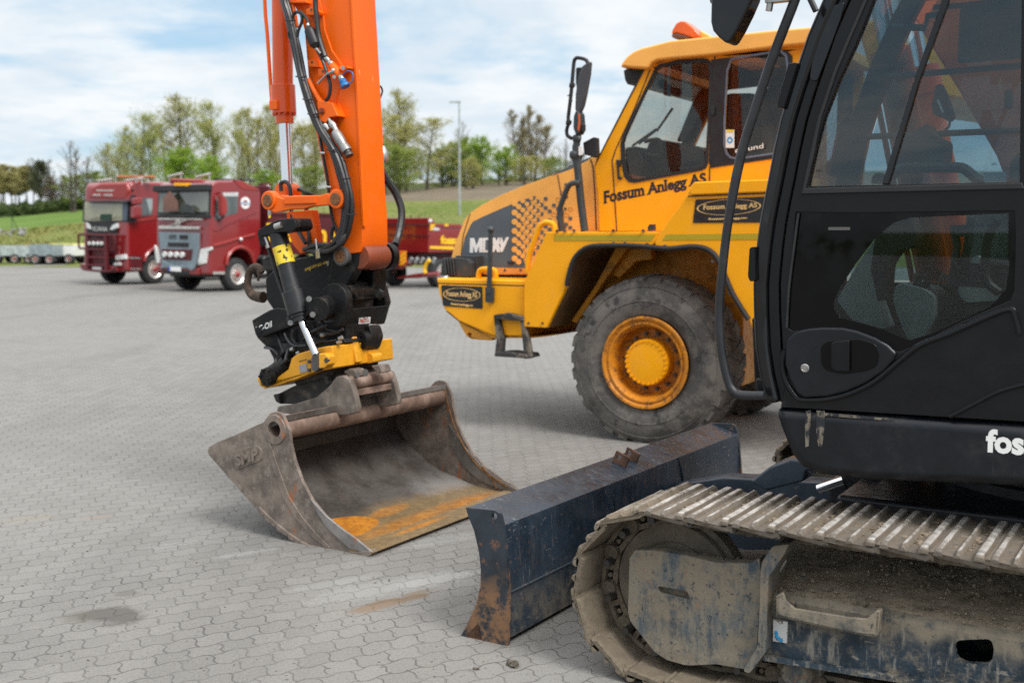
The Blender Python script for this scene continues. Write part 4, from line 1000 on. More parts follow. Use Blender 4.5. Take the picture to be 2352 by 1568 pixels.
obj_each('clevis', mb, M['tool_yellow'], yel, bev=.008)
mb = MB(); mb.plate(E, rounded([(552, 1120), (570, 1090), (600, 1100), (602, 1190), (575, 1215), (550, 1190)], 10, 3), 1.20, 1.26, c3)
u, z = E.uz(c3(652, 1134), 1.20); mb.cyl(E.w(u, 1.196, z), E.w(u, 1.22, z), .017, 14); u, z = E.uz(c3(1016, 1096), 1.80); mb.cyl(E.w(u, 1.78, z), E.w(u, 1.82, z), .017, 14)
for p in ((540, 1142), (540, 1198), (598, 1110), (604, 1178)): u, z = E.uz(c3(*p), 1.255); mb.cyl(E.w(u, 1.245, z), E.w(u, 1.27, z), .012, 10)
obj_each('clevis_bolt', mb, M['bolt'], yel, bev=.003)
mb = MB(); mb.plate(E, [(472, 1168), (520, 1155), (526, 1205), (480, 1216)], 1.255, 1.262, c3); obj('type_plate', mb, surf('plate_grey', (.35, .36, .38), .4, .3), yel)
text_obj('lettering', 'engcon', E, [(474, 1150), (524, 1136), (524, 1124), (474, 1138)], 1.26, M['black_paint'], yel, bold=.02, c=c3)
# rotation motor and lines
mb = MB(); u, z = E.uz(c3(268, 1240), 1.22)
mb.lathe(E.w(u, 1.20, z), E.L, [(0, .03), (0, .055), (.03, .062), (.03, .05), (.2, .05), (.2, .02)], 28)
for k in range(6): mb.cyl(E.w(u + .045 * math.cos(k * 1.047), 1.19, z + .045 * math.sin(k * 1.047)), E.w(u + .045 * math.cos(k * 1.047), 1.22, z + .045 * math.sin(k * 1.047)), .011, 8)
mb.cyl(E.pt(c3(300, 1215), 1.26), E.pt(c3(390, 1150), 1.30), .05, 18)
mb.plate(E, [(250, 1235), (275, 1250), (268, 1262), (246, 1246)], 1.195, 1.2, c3)
mot = obj('rotation_motor', mb, M['tool_black'], coup)
hoses([[(330, 1200, 1.25), (320, 1140, 1.25), (350, 1110, 1.3), (380, 1080, 1.36)], [(360, 1160, 1.25), (385, 1130, 1.25), (400, 1080, 1.3), (420, 1040, 1.36)], [(310, 1080, 1.5), (316, 1010, 1.5), (345, 950, 1.5)], [(400, 1120, 1.3), (450, 1060, 1.36), (560, 1030, 1.37), (660, 1000, 1.37)], [(440, 930, 1.36), (430, 990, 1.36), (470, 1050, 1.36)], [(560, 900, 1.37), (600, 960, 1.37), (690, 960, 1.37), (760, 930, 1.37)], [(620, 880, 1.36), (660, 930, 1.36), (740, 950, 1.37)]], .012, par=coup, c=c3)
hoses([[(500, 1000, 1.36), (540, 960, 1.33), (600, 930, 1.34), (660, 905, 1.36)], [(380, 960, 1.37), (400, 1000, 1.35), (440, 1040, 1.33), (520, 1040, 1.35)], [(330, 960, 1.42), (350, 1020, 1.38), (370, 1090, 1.36), (350, 1150, 1.3)], [(520, 900, 1.35), (540, 950, 1.33), (580, 990, 1.34), (640, 1010, 1.36), (720, 1000, 1.38)], [(250, 1050, 1.44), (300, 1060, 1.38), (340, 1100, 1.36)]], .010, par=coup, c=c3)
mb = MB()
for p in ((340, 1128), (372, 1160), (430, 1065), (628, 968), (745, 988), (430, 1060), (470, 1085), (735, 1015)): mb.cyl(E.pt(c3(p[0] - 10, p[1] + 4), 1.31), E.pt(c3(p[0] + 10, p[1] - 4), 1.31), .013, 8)
obj_each('hose_fitting', mb, M['steel'], coup)
mb = MB(); mb.cyl(E.pt(c3(580, 340), 1.37), E.pt(c3(590, 410), 1.37), .006, 6); mb.plate(E, [(578, 412), (602, 408), (608, 468), (582, 474)], 1.36, 1.37, c3); obj('padlock', mb, M['steel'], coup, bev=.003)
# lower quick hitch
mb = MB()
mb.plate(E, [(300, 1360), (335, 1352), (400, 1320), (440, 1300), (560, 1268), (660, 1230), (720, 1220), (740, 1260), (720, 1340), (700, 1360), (560, 1400), (450, 1420), (345, 1420), (330, 1400)], 1.38, 1.84, c3, holes=[])
mb.plate(E, [(440, 1270), (690, 1190), (690, 1240), (450, 1300)], 1.36, 1.84, c3)
mb.plate(E, [(300, 1358), (340, 1350), (345, 1420), (320, 1405)], 1.34, 1.5, c3)
mb.plate(E, [(630, 1235), (655, 1230), (665, 1290), (645, 1300)], 1.33, 1.4, c3)
hitch = obj('quick_hitch', mb, surf('hitch_dark', (.03, .027, .025), .7, var=.4, vscale=10, bump=.0015, bscale=60, layers=[dict(col=(.16, .13, .10), scale=9, lo=.5, hi=.7, amt=.6)]), coup, bev=.008)
mb = MB()
mb.plate(E, [(760, 1210), (800, 1190), (835, 1195), (850, 1240), (815, 1250)], 1.36, 1.46, c3); mb.plate(E, [(940, 1170), (1000, 1165), (1018, 1215), (985, 1222)], 1.5, 1.6, c3)
obj('wedge', mb, M['hitch_steel'], hitch, bev=.008)
mb = MB()
for p in ((855, 1228), (905, 1210), (905, 1222)): mb.cyl(E.pt(c3(*p), 1.36), E.pt(c3(p[0] + 3, p[1]), 1.33), .018, 8)
obj('bolt', mb, M['bolt'], hitch)

# ---- bucket
bu = lambda pts, l=.80: E.tr(pts, l, None)
BL, BR = .80, 2.53
tubec = E.uz(c4(508, 470), BL)
frontedge = [(560, 375), (605, 480), (612, 560), (640, 680), (690, 820), (760, 950), (850, 1060), (960, 1150), (1060, 1220), (1165, 1305)]
frontedge = [c4(*p) for p in frontedge]
outl = [c4(*p) for p in ((1165, 1310), (1090, 1322), (1000, 1322), (880, 1305), (800, 1290), (700, 1262), (600, 1192), (500, 1115), (420, 1050), (330, 950), (230, 838), (130, 722), (62, 645), (50, 615), (62, 588), (110, 560), (300, 480), (430, 420), (455, 385), (480, 358), (510, 350), (545, 358))]
near = E.tr(outl + frontedge[0:], BL)
def endplate(l0, l1, name):
    mb = MB(); h = circ(tubec[0], tubec[1], .048, 20)
    mb.prism(E, near, l0, l1, holes=[h])
    return mb
# shell: back, heel, bottom and lip as one bent sheet
sh = [c4(*p) for p in ((560, 380), (440, 425), (300, 488), (110, 568), (76, 592), (64, 618), (74, 646), (140, 728), (240, 846), (340, 956), (440, 1058), (520, 1120), (620, 1165), (720, 1225), (830, 1262), (960, 1285), (1090, 1300), (1172, 1306))]
P = E.tr(sh, BL)
th = .026
def offset(P, t):
    out = []
    for i in range(len(P)):
        a = Vector(P[max(i - 1, 0)]); b = Vector(P[min(i + 1, len(P) - 1)])
        d = (b - a).normalized(); out.append((P[i][0] - d.y * t, P[i][1] + d.x * t))
    return out
Q = offset(P, th)
cen = E.uz(c4(600, 800), BL)
if (Vector(Q[8]) - Vector(cen)).length > (Vector(P[8]) - Vector(cen)).length: Q = offset(P, -th)
# inside surface is smoothly curved: blend the heel
inn = [c4(*p) for p in ((560, 420), (440, 470), (330, 516), (250, 570), (200, 640), (200, 720), (260, 820), (345, 925), (440, 1020), (540, 1095), (640, 1140), (740, 1195), (850, 1238), (960, 1265), (1080, 1288), (1176, 1302))]
I = E.tr(inn, BL)
mb = MB(); mb.prism(E, P + I[::-1], BL + .01, BR - .01)
# material for the inside: worn steel, shade and sun painted in, rust towards the lip
def bucket_inside():
    m, nt = newmat('bucket_inside')
    out = N(nt, 'ShaderNodeOutputMaterial'); p = N(nt, 'ShaderNodeBsdfPrincipled'); nt.links.new(p.outputs[0], out.inputs[0])
    tc = N(nt, 'ShaderNodeTexCoord'); V = tc.outputs['Object']
    def comp(vec, d, off):
        n = nt.nodes.new('ShaderNodeVectorMath'); n.operation = 'DOT_PRODUCT'; nt.links.new(vec, n.inputs[0]); n.inputs[1].default_value = d
        return mth(nt, 'ADD', n.outputs['Value'], off)
    o = exc.location
    U = comp(V, tuple(E.F), (Vector(o) - E.o).dot(E.F)); Lc = comp(V, tuple(E.L), (Vector(o) - E.o).dot(E.L))
    n1 = nz(nt, V, 5, 6, .6); n2 = nz(nt, V, 22, 5, .6)
    C = mixc(nt, ramp(nt, n1, .35, .65), (.068, .060, .053), (.108, .098, .088))  # steel base darkened to stand in for shade at the upper back
    C = mixc(nt, mth(nt, 'MULTIPLY', ramp(nt, nz(nt, stretch(nt, V, (1, 1, .3)), 38, 6, .75), .52, .72), .5), C, (.21, .19, .17))
    C = mixc(nt, mth(nt, 'MULTIPLY', ramp(nt, Lc, 1.75, 2.25), ramp(nt, U, 2.25, 1.85)), C, (.34, .325, .31))  # pale patch on the lower far wall: polish plus painted sunlight
    C = mixc(nt, mth(nt, 'MULTIPLY', ramp(nt, nz(nt, stretch(nt, V, (1, 1, .4)), 9, 5), .5, .75), .5), C, (.085, .06, .045))
    # ochre floor, two smooth rusty streaks along the lip, a rust pool in the near corner
    ns = nz(nt, V, 2.4, 4, .5); ng = nz(nt, V, 70, 4, .7)
    uu = mth(nt, 'ADD', U, mth(nt, 'MULTIPLY', mth(nt, 'SUBTRACT', ns, .5), .35))
    ochre = mixc(nt, ramp(nt, n2, .35, .68), (.20, .135, .062), (.28, .19, .085))
    C = mixc(nt, mth(nt, 'MULTIPLY', ramp(nt, uu, 2.02, 1.80), .88), C, ochre)
    rust = mixc(nt, ramp(nt, mth(nt, 'ADD', mth(nt, 'MULTIPLY', n2, .6), mth(nt, 'MULTIPLY', ng, .4)), .36, .64), (.40, .135, .012), (.62, .245, .014))
    def pool(cl, cu, rl, ru, edge, amt, wob=.45):
        a = mth(nt, 'DIVIDE', mth(nt, 'SUBTRACT', Lc, cl), rl); b = mth(nt, 'DIVIDE', mth(nt, 'SUBTRACT', U, cu), ru)
        d = mth(nt, 'ADD', mth(nt, 'ADD', mth(nt, 'MULTIPLY', a, a), mth(nt, 'MULTIPLY', b, b)), mth(nt, 'MULTIPLY', mth(nt, 'SUBTRACT', ns, .5), wob))
        return mth(nt, 'MULTIPLY', ramp(nt, d, 1., edge), amt)
    f = pool(.98, 1.84, .40, .15, .86, .93, .35)
    for a_ in ((1.70, 1.64, 1.0, .12, -.35, .75, 1.3), (1.42, 1.50, .34, .035, .1, .8, .8), (2.15, 1.62, .40, .07, .0, .8, 1.0), (1.55, 1.86, .25, .06, .1, .55, 1.6)):
        f = mth(nt, 'MAXIMUM', f, pool(*a_))
    f = mth(nt, 'MULTIPLY', f, ramp(nt, nz(nt, V, 13, 6, .7), .25, .55, .45, 1.))
    C = mixc(nt, f, C, rust)
    nt.links.new(C, p.inputs['Base Color'])
    nt.links.new(ramp(nt, n1, .3, .7, .42, .62), p.inputs['Roughness'])
    p.inputs['Metallic'].default_value = .25
    b = N(nt, 'ShaderNodeBump'); b.inputs['Distance'].default_value = .0008; nt.links.new(nz(nt, V, 60, 6), b.inputs['Height']); nt.links.new(b.outputs[0], p.inputs['Normal'])
    return m
M['bucket_in'] = bucket_inside()
bucket = obj('bucket', mb, M['bucket_in'], exc, angle=25)
# outer skin material on faces that point outwards from the sheet
bucket.data.materials.append(M['bucket_out'])
for l0, l1 in ((BL, BL + .024), (BR - .024, BR)):
    ep = obj('bucket_side', endplate(l0, l1, ''), M['bucket_out'], bucket, bev=.006)
    # wear plate on the leading corner
    lx = BL - .010 if l0 == BL else BR - .034
    mb = MB(); mb.plate(E, [c4(*p) for p in ((745, 935), (850, 1052), (960, 1142), (1060, 1212), (1165, 1300), (1150, 1312), (1015, 1280), (870, 1150), (800, 1050))] if l0 == BL else [c4(*p) for p in ((760, 960), (850, 1062), (960, 1152), (1060, 1222), (1165, 1303), (1010, 1280), (870, 1150), (800, 1050))], BL - .008, BL + .004)
    if l0 == BL: obj('wear_plate', mb, surf('bare_plate', (.24, .225, .215), .5, .4, var=.25, vscale=8, layers=[dict(col=(.26, .10, .03), scale=9, lo=.58, hi=.68, amt=.7)], bump=.0008, bscale=60), bucket, bev=.004)
    # ring round the tube end
    cl = E.w(tubec[0], l0 - .008 if l0 == BL else l1 + .008, tubec[1])
    mb = MB(); mb.lathe(cl, E.L if l0 == BL else -E.L, [(0, .05), (0, .088), (.012, .092), (.03, .092), (.03, .05)], 36, closed=True)
    obj('tube_collar', mb, M['bucket_out'], bucket)
mb = MB(); mb.plate(E, [c4(*p) for p in ((440, 560), (480, 700), (560, 930), (650, 1080), (760, 1200), (872, 1290), (880, 1270), (790, 1180), (690, 1060), (600, 920), (520, 700), (475, 560))], BL - .006, BL + .005)
obj('side_doubler', mb, M['bucket_out'], bucket, bev=.003)
mb = MB(); mb.lathe(E.w(tubec[0], BL, tubec[1]), E.L, [(.0, .048), (.0, .072), (BR - BL, .072), (BR - BL, .048)], 40, closed=True)
obj('torque_tube', mb, M['bucket_tube'], bucket)
# liner plates with rusty welds on the inside of the far side
mb = MB(); q_ = [c4(*p) for p in ((590, 700), (700, 880), (850, 1070), (960, 1160), (1060, 1228), (1150, 1285), (1000, 1262), (830, 1180), (700, 1050), (610, 880))]
mb.prism(E, E.tr(q_, BL), BR - .034, BR - .024); obj('liner_plate', mb, surf('liner', (.20, .185, .17), .45, .4, var=.25, vscale=6), bucket, bev=.003)
rw_ = surf('rust_weld', (.20, .085, .02), .85, var=.3, vscale=30)
for q_ in (((560, 420), (590, 560), (640, 740), (740, 950), (850, 1090), (960, 1175), (1040, 1235)), ((850, 1062), (930, 1180), (960, 1250))):
    mb = MB(); mb.tube([E.w(*(lambda a: (a[0], BR - .036, a[1]))(E.uz(c4(*p), BL))) for p in q_], .0045, 6, smooth=3); obj('weld', mb, rw_, bucket)
# raised letters
mb = MB(); mb.plate(E, rounded([c4(*p) for p in ((222, 660), (235, 610), (390, 575), (425, 620), (415, 680), (240, 748))], 6, 3), BL - .006, BL + .002); lp = obj('letter_pad', mb, M['bucket_out'], bucket, bev=.003)
text_obj('lettering', 'SMP', E, [(248, 725), (405, 672), (398, 588), (238, 634)], BL - .006, M['bucket_out'], bucket, bold=.05, th=.012, c=c4)
# welded segments along the bottom edge
edge_p = E.tr([c4(*p) for p in ((400, 1005), (440, 1050), (520, 1122), (600, 1185), (680, 1240), (750, 1275), (850, 1300), (950, 1318), (1040, 1322), (1165, 1312))], BL)
for i in range(len(edge_p) - 1):
    a = Vector(edge_p[i]); b = Vector(edge_p[i + 1]); d = (b - a).normalized(); nn = Vector((d.y, -d.x))
    if nn.y > 0: nn = -nn
    mb = MB(); mb.prism(E, [tuple(a - nn * .02), tuple(a + nn * .004), tuple(a + nn * .016 + d * .02), tuple(b + nn * .012 - d * .01), tuple(b + nn * .001), tuple(b - nn * .02)], BL - .012, BL + .06)
    obj('heel_segment', mb, M['bucket_out'], bucket, bev=.004)
# lip plate
lip = [(1150, 1292), (1176, 1300), (1172, 1315), (1030, 1335), (1030, 1318), (1090, 1305)]
mb = MB(); mb.plate(E, [c4(*p) for p in ((1020, 1262), (1178, 1303), (1160, 1318), (1040, 1330), (1000, 1310))], BL - .004, BR + .004)
obj('cutting_lip', mb, M['bucket_in'], bucket, bev=.004)
# hanger ears welded on the torque tube
def ear(l0, l1, dz=0):
    mb = MB(); ol = [(335, 1472), (350, 1432), (440, 1420), (600, 1372), (680, 1302), (728, 1240), (768, 1232), (812, 1254), (840, 1330), (856, 1400), (866, 1440), (860, 1475), (800, 1490), (560, 1500)]
    pts = E.tr(ol, 1.32, c3); mb.prism(E, pts, l0, l1); return mb
obj('hanger_ear', ear(1.30, 1.35), M['hitch_steel'], bucket, bev=.008)
eu = E.tr([(1012, 1216), (1050, 1205), (1082, 1250), (1108, 1380), (1116, 1440), (1060, 1450), (1040, 1300)], 1.86, c3)
mb = MB(); mb.prism(E, E.tr([(335, 1472), (350, 1432), (440, 1420), (600, 1372), (680, 1302), (728, 1240), (768, 1232), (812, 1254), (840, 1330), (856, 1400), (866, 1440), (860, 1475), (800, 1490), (560, 1500)], 1.32, c3), 1.72, 1.77)
obj('hanger_ear', mb, M['hitch_steel'], bucket, bev=.008)
mb = MB(); u, z = E.uz(c3(790, 1285), 1.32); mb.cyl(E.w(u, 1.33, z), E.w(u, 1.74, z), .045, 24); u, z = E.uz(c3(800, 1350), 1.32); mb.box(E, u - .03, u + .03, 1.34, 1.74, z - .02, z + .02)
obj('hanger_pin', mb, M['bucket_tube'], bucket, bev=.004)
# ================================================================== ARTICULATED DUMPER
D = Frame(ground(1478, 1019), -60)
YEL = (.92, .395, .003); FADE = (.88, .43, .085)
M['yellow'] = surf('yellow_paint', YEL, .4, var=.05, spec=.3, bump=.0002, bscale=40, layers=[dict(col=(.30, .13, .03), scale=20, lo=.68, hi=.75, amt=.6, mask=(2, .5, .65)), dict(col=(.55, .29, .07), scale=3, lo=.5, hi=.85, amt=.45, rough=.6), dict(col=(.32, .2, .08), scale=30, lo=.62, hi=.75, st=(1, 1, .12), amt=.3), dict(col=(.95, .6, .2), scale=60, lo=.68, hi=.72, amt=.35)])
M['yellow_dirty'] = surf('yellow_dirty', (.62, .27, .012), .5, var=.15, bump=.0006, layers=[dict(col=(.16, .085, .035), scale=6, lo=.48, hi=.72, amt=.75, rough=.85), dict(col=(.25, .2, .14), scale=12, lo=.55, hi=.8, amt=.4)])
M['faded'] = surf('faded_yellow', FADE, .5, var=.05, layers=[dict(col=(.78, .36, .05), scale=2, lo=.45, hi=.8, amt=.5)])
M['decal_grey'] = surf('decal_grey', (.080, .100, .118), .45, var=.1)
M['steel_dark'] = surf('rail_dark', (.03, .038, .042), .45, var=.2)
M['sign_black'] = surf('sign_black', (.012, .012, .013), .35, var=.1)
M['sign_gold'] = surf('sign_gold', (.72, .47, .17), .5, var=.05)
M['olive'] = surf('olive_stripe', (.42, .31, .008), .45, var=.08)
M['purple_black'] = surf('lettering_dark', (.022, .014, .022), .5, var=.15)
M['tyre'] = surf('tyre', (.088, .085, .080), .85, var=.25, vscale=2.6, bump=.002, bscale=30, spec=.25, layers=[dict(col=(.18, .166, .145), scale=5.5, lo=.42, hi=.60, amt=.75, nr=.75), dict(col=(.022, .022, .024), scale=7, lo=.55, hi=.64, amt=.85, nr=.75), dict(col=(.17, .15, .12), scale=14, lo=.58, hi=.72, amt=.4)])
M['rim'] = surf('rim_yellow', (.58, .215, .008), .5, var=.12, vscale=5, bump=.0008, layers=[dict(col=(.13, .055, .022), scale=11, lo=.50, hi=.62, amt=.85, rough=.85, nr=.75), dict(col=(.30, .12, .03), scale=4, lo=.45, hi=.7, amt=.5)])
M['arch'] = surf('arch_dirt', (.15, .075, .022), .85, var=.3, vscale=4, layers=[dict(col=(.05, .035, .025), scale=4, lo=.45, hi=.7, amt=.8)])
M['glass_dump'] = glass('glass_dumper', (.86, .86, .83), .0, .8)
M['amber'] = surf('amber_lens', (.60, .10, .003), .2, var=.08, coat=.3)

dump = empty('articulated_dumper', D.w(-1, 1.1, 0), 'yellow articulated dump truck with grey hood decal and one big dusty wheel', 'dump truck')
ZC_D = .715
def dwheel(u, l, side=1, name='wheel'):
    ax = D.L * side
    c = D.w(u, l, ZC_D)
    mb = MB()
    prof = [(.05, .40), (.02, .42), (.0, .47), (-.012, .53), (0, .59), (.03, .645), (.055, .672), (.075, .69), (.10, .705), (.28, .72), (.46, .705), (.50, .68), (.53, .64), (.57, .5), (.53, .40), (.3, .38)]
    prof = [(a_, r_ * (1 + .055 * min(1, max(0, (r_ - .42) / .2)))) for a_, r_ in prof]
    mb.lathe(c, ax, prof, 72, closed=True)
    mb.lathe(c, ax, [(.022, .655), (.014, .662), (.014, .668), (.03, .675), (.05, .66)], 72, closed=True)
    mb.lathe(c, ax, [(-.012, .535), (-.017, .54), (-.012, .546), (.0, .54)], 72, closed=True)
    n = 30   # tread lugs with a ragged outer shoulder
    for k in range(n):
        a = 2 * math.pi * k / n; da = math.pi / n * .62
        for s0, s1, tw in ((.05, .30, .10), (.27, .53, -.10)):
            vs = []
            for (ss, aa) in ((s0, a - da), (s0, a + da), (s1, a + da + tw), (s1, a - da + tw)):
                off = 0 if s0 < .2 else da
                for r_ in (.70 if ss < .1 or ss > .5 else .74, .742 if ss < .1 or ss > .5 else .772):
                    x = ax.orthogonal().normalized() if False else D.F
                    vs.append(c + ax * ss + (D.F * math.cos(aa + off) + Vector((0, 0, 1)) * math.sin(aa + off)) * r_)
            mb.add(vs, [[0, 2, 4, 6], [1, 7, 5, 3], [0, 1, 3, 2], [2, 3, 5, 4], [4, 5, 7, 6], [6, 7, 1, 0]])
    w = obj(name, mb, M['tyre'], dump, angle=28)
    mb = MB()
    mb.lathe(c, ax, [(.06, .37), (-.004, .408), (-.012, .402), (-.012, .385), (.004, .375), (.012, .36), (.0, .352), (.0, .34), (.02, .325), (.10, .305), (.15, .30), (.18, .28), (.18, .06)], 60, caps=False)
    rm = obj('rim', mb, M['rim'], w, angle=25)
    mb = MB(); mb.lathe(c, ax, [(.2, .05), (.2, .205), (.055, .205), (.04, .195), (.035, .16), (.033, .02)], 48)
    for k in range(26):
        a = 2 * math.pi * k / 26; q = c + ax * .05 + (D.F * math.cos(a) + Vector((0, 0, 1)) * math.sin(a)) * .188
        mb.cyl(q, q - ax * .025, .012, 6)
    obj('hub', mb, M['yellow'], w, angle=25)
    mb = MB()
    for k in range(14):
        a = 2 * math.pi * k / 14; q = c + ax * .19 + (D.F * math.cos(a) + Vector((0, 0, 1)) * math.sin(a)) * .248
        mb.cyl(q, q - ax * .045, .017, 6)
    if u == 0 and side == 1: obj_each('wheel_nut', mb, M['bolt'], w)
    return w
dwheel(.0, .0); dwheel(.0, 2.45, -1)
dwheel(-4.2, .0); dwheel(-4.2, 2.45, -1); dwheel(-5.9, .0); dwheel(-5.9, 2.45, -1)
# hood
HL = .42
hood = [c6(133, 445), c6(150, 385), c6(180, 305), c6(205, 245), c6(232, 212), c6(290, 172), c6(400, 115), c6(530, 62), c6(700, 0), c5(840, 1200), c5(980, 1148), c5(1090, 1090), c5(1118, 1068), c5(1152, 1072), c5(1138, 1130), c5(1160, 1300), c5(1172, 1568), c6(910, 320), c6(600, 540), c6(235, 540), c6(160, 505)]
mb = MB(); mb.plate(D, hood, HL, 1.95)
hd = obj('hood', mb, M['faded'], dump, bev=.085, seg=5)
# top of the hood: dark strip
mb = MB(); mb.plate(D, [c5(842, 1188), c5(980, 1120), c5(1115, 1062), c5(1090, 1098), c5(980, 1155), c5(838, 1212)], HL + .10, 1.85); obj('hood_grille', mb, M['decal_grey'], hd)
# decal and its dissolving dots
dec = [c6(180, 500), c6(186, 430), c6(205, 340), c6(235, 275), c6(248, 258), c6(300, 232), c6(400, 188), c6(500, 146), c6(585, 122), c6(540, 160), c6(520, 200), c6(512, 240), c6(500, 290), c6(490, 330), c6(520, 380), c6(510, 440), c6(530, 500), c6(530, 506)]
mb = MB(); mb.plate(D, dec, HL - .003, HL); dk = obj('grey_decal', mb, M['decal_grey'], hd)
mb = MB(); mo = MB(); mr = MB()
def hexpx(x, y, r, n=6): return [c6(x + r * math.cos(2 * math.pi * k / n), y + r * math.sin(2 * math.pi * k / n)) for k in range(n)]
for i in range(15):
    for j in range(10):
        x = 470 + i * 22; y = 112 + j * 49 - i * 7 + (24.5 if i % 2 else 0)
        ytop = 170 - (x - 480) * .22
        if y < 95 or y > 500 or y < ytop - 22: continue
        if x > 800 or (y > 300 and x > 480 + (500 - y) * 1.5): continue
        f = (x - 480) / 320
        if i <= 6: mo.plate(D, hexpx(x, y, 16 * (1 - .08 * i), 12), HL - .0065, HL - .003)
        r = 10.5 * (1 - .2 * f)
        if i >= 1 and i < 14:
            if (i + j) % 5 == 0 and i > 6: mr.add([], [])
            elif i > 8 and (i * 7 + j * 3) % 4 == 0:
                o_ = D.tr(hexpx(x + 12, y, r * 1.4, 12), HL - .004); ii = D.tr(hexpx(x + 12, y, r * 1.15, 12), HL - .004); mr.prism(D, o_, HL - .004, HL, holes=[ii])
            else: mb.plate(D, [c6(x + 11 + r * a_, y + r * b_) for a_, b_ in ((-.8, -1), (.8, -1), (1, -.8), (1, .8), (.8, 1), (-.8, 1), (-1, .8), (-1, -.8))], HL - .0055, HL - .0)
obj('dot_pattern', mb, M['decal_grey'], hd); obj('dot_pattern', mo, M['faded'], hd); obj_each('ring_pattern', mr, surf('ring_orange', (.55, .25, .04), .5), hd)
# block letters
def block(letters, par, mat, l):
    mb = MB()
    for q in letters: mb.plate(D, [c6(*p) for p in q], l - .003, l)
    return obj('lettering', mb, mat, par)
block([[(230, 424), (232, 346), (252, 346), (266, 388), (282, 345), (300, 345), (298, 422), (280, 422), (281, 385), (268, 422), (258, 422), (249, 385), (247, 424)],
       [(302, 345), (342, 344), (342, 421), (300, 422)],
       [(344, 344), (366, 344), (373, 362), (382, 343), (402, 343), (386, 382), (398, 421), (376, 421), (369, 402), (360, 421), (340, 421), (356, 382)],
       [(384, 343), (402, 343), (410, 372), (424, 342), (440, 341), (406, 419), (388, 420), (396, 392)]], hd, M['white'], HL - .004)
mb = MB(); mb.plate(D, [c6(*p) for p in ((315, 356), (331, 356), (330, 410), (313, 410))], HL - .010, HL - .004); obj('letter_counter', mb, M['decal_grey'], hd)
mb = MB(); mb.plate(D, [c6(235, 511), c6(540, 508), c6(540, 535), c6(240, 534)], HL - .006, HL); obj('hood_stripe', mb, surf('stripe_orange', (.72, .30, .05), .5), hd)
mb = MB(); mb.plate(D, [c6(150, 540), c6(560, 538), c6(560, 566), c6(150, 562)], HL + .05, 1.9); obj('hood_gap', mb, M['rubber'], dump)
# panel seams, latches and bolts of the hood
mb = MB()
for a in (((700, 8), (720, 120), (735, 300)), ((232, 214), (196, 330), (178, 505))): mb.tube([D.pt(c6(*p), HL - .001) for p in a], .005, 5)
mb.tube([D.pt(c5(*p), HL - .001) for p in ((1112, 1080), (1128, 1130), (1140, 1300), (1150, 1560))], .007, 5)
obj_each('panel_gap', mb, M['purple_black'], hd)
mb = MB()
for x, y in ((250, 520), (330, 519), (420, 518), (505, 517), (745, 60), (742, 190), (738, 290)): q = D.pt(c6(x, y), HL); mb.cyl(q, q - D.L * .012, .013, 6)
obj_each('bolt', mb, M['bolt'], hd)
mb = MB(); mb.plate(D, rounded([c6(*p) for p in ((430, 470), (462, 470), (462, 486), (430, 486))], 3, 2), HL - .02, HL); obj('hood_latch', mb, M['rubber'], hd, bev=.004)
# grille guard at the nose
mb = MB(); mb.plate(D, [c6(*p) for p in ((120, 450), (215, 455), (235, 480), (238, 552), (150, 552), (130, 500))], .22, .40); mb.plate(D, [c6(*p) for p in ((72, 548), (84, 452), (120, 450), (110, 470), (100, 548))], .22, 2.1)
for x in (96, 112, 126, 140): mb.tube([D.pt(c6(x, 456), .21), D.pt(c6(x + 10, 548), .21)], .012, 6)
mb.box(D, 1.9, 2.15, .3, 2.0, 1.44, 1.62)
obj('nose_grille', mb, surf('grille_dark', (.03, .033, .036), .5, var=.2, layers=[dict(col=(.12, .06, .02), scale=7, lo=.55, hi=.7, amt=.5)]), dump, bev=.01)
# front bumper
BLs = -.02
mb = MB(); mb.plate(D, [c6(*p) for p in ((50, 560), (525, 570), (525, 830), (520, 872), (350, 868), (170, 790), (92, 725), (68, 650))], BLs, 2.45)
bp = obj('bumper', mb, M['yellow'], dump, bev=.02, seg=3)
mb = MB(); mb.plate(D, [c6(*p) for p in ((54, 584), (180, 588), (522, 598), (522, 603), (180, 593), (55, 589))], BLs - .002, 2.45); obj('bumper_seam', mb, M['rubber'], bp)
mb = MB(); mb.plate(D, [c6(*p) for p in ((100, 735), (170, 790), (215, 800), (350, 868), (520, 872), (640, 872), (560, 880), (350, 880), (200, 805))], BLs + .02, 2.4); obj('skid_plate', mb, M['yellow_dirty'], bp)
mb = MB(); mb.plate(D, [c6(*p) for p in ((168, 792), (215, 800), (348, 866), (350, 888), (345, 893), (240, 886), (212, 870))], .02, .10, holes=[hexpx(228, 861, 11, 14)]); obj('towing_lug', mb, M['yellow_dirty'], bp, bev=.006)
# name boards
def board(q, l, par, t1, t2, el, name='name_board', cc=c6):
    mb = MB(); mb.plate(D, rounded([cc(*p) for p in q], 3, 3), l - .006, l); b = obj(name, mb, M['sign_black'], par, bev=.002)
    cx, cy, rx, ry, sl = el
    ring = lambda k: [cc(cx + rx * k * math.cos(a * math.pi / 20), cy + ry * k * math.sin(a * math.pi / 20) + sl * rx * math.cos(a * math.pi / 20)) for a in range(40)]
    mb = MB(); o_ = D.tr(ring(1), l - .009); mb.prism(D, o_, l - .009, l - .006, holes=[D.tr(ring(.955 if rx > 120 else .95), l - .009)]); obj('oval', mb, M['sign_gold'], b)
    text_obj('lettering', 'Fossum Anlegg AS', D, t1, l - .006, M['sign_gold'], b, bold=.03, c=cc, serif=True)
    text_obj('lettering', 'fossumanlegg.no', D, t2, l - .006, M['sign_gold'], b, bold=.04, c=cc)
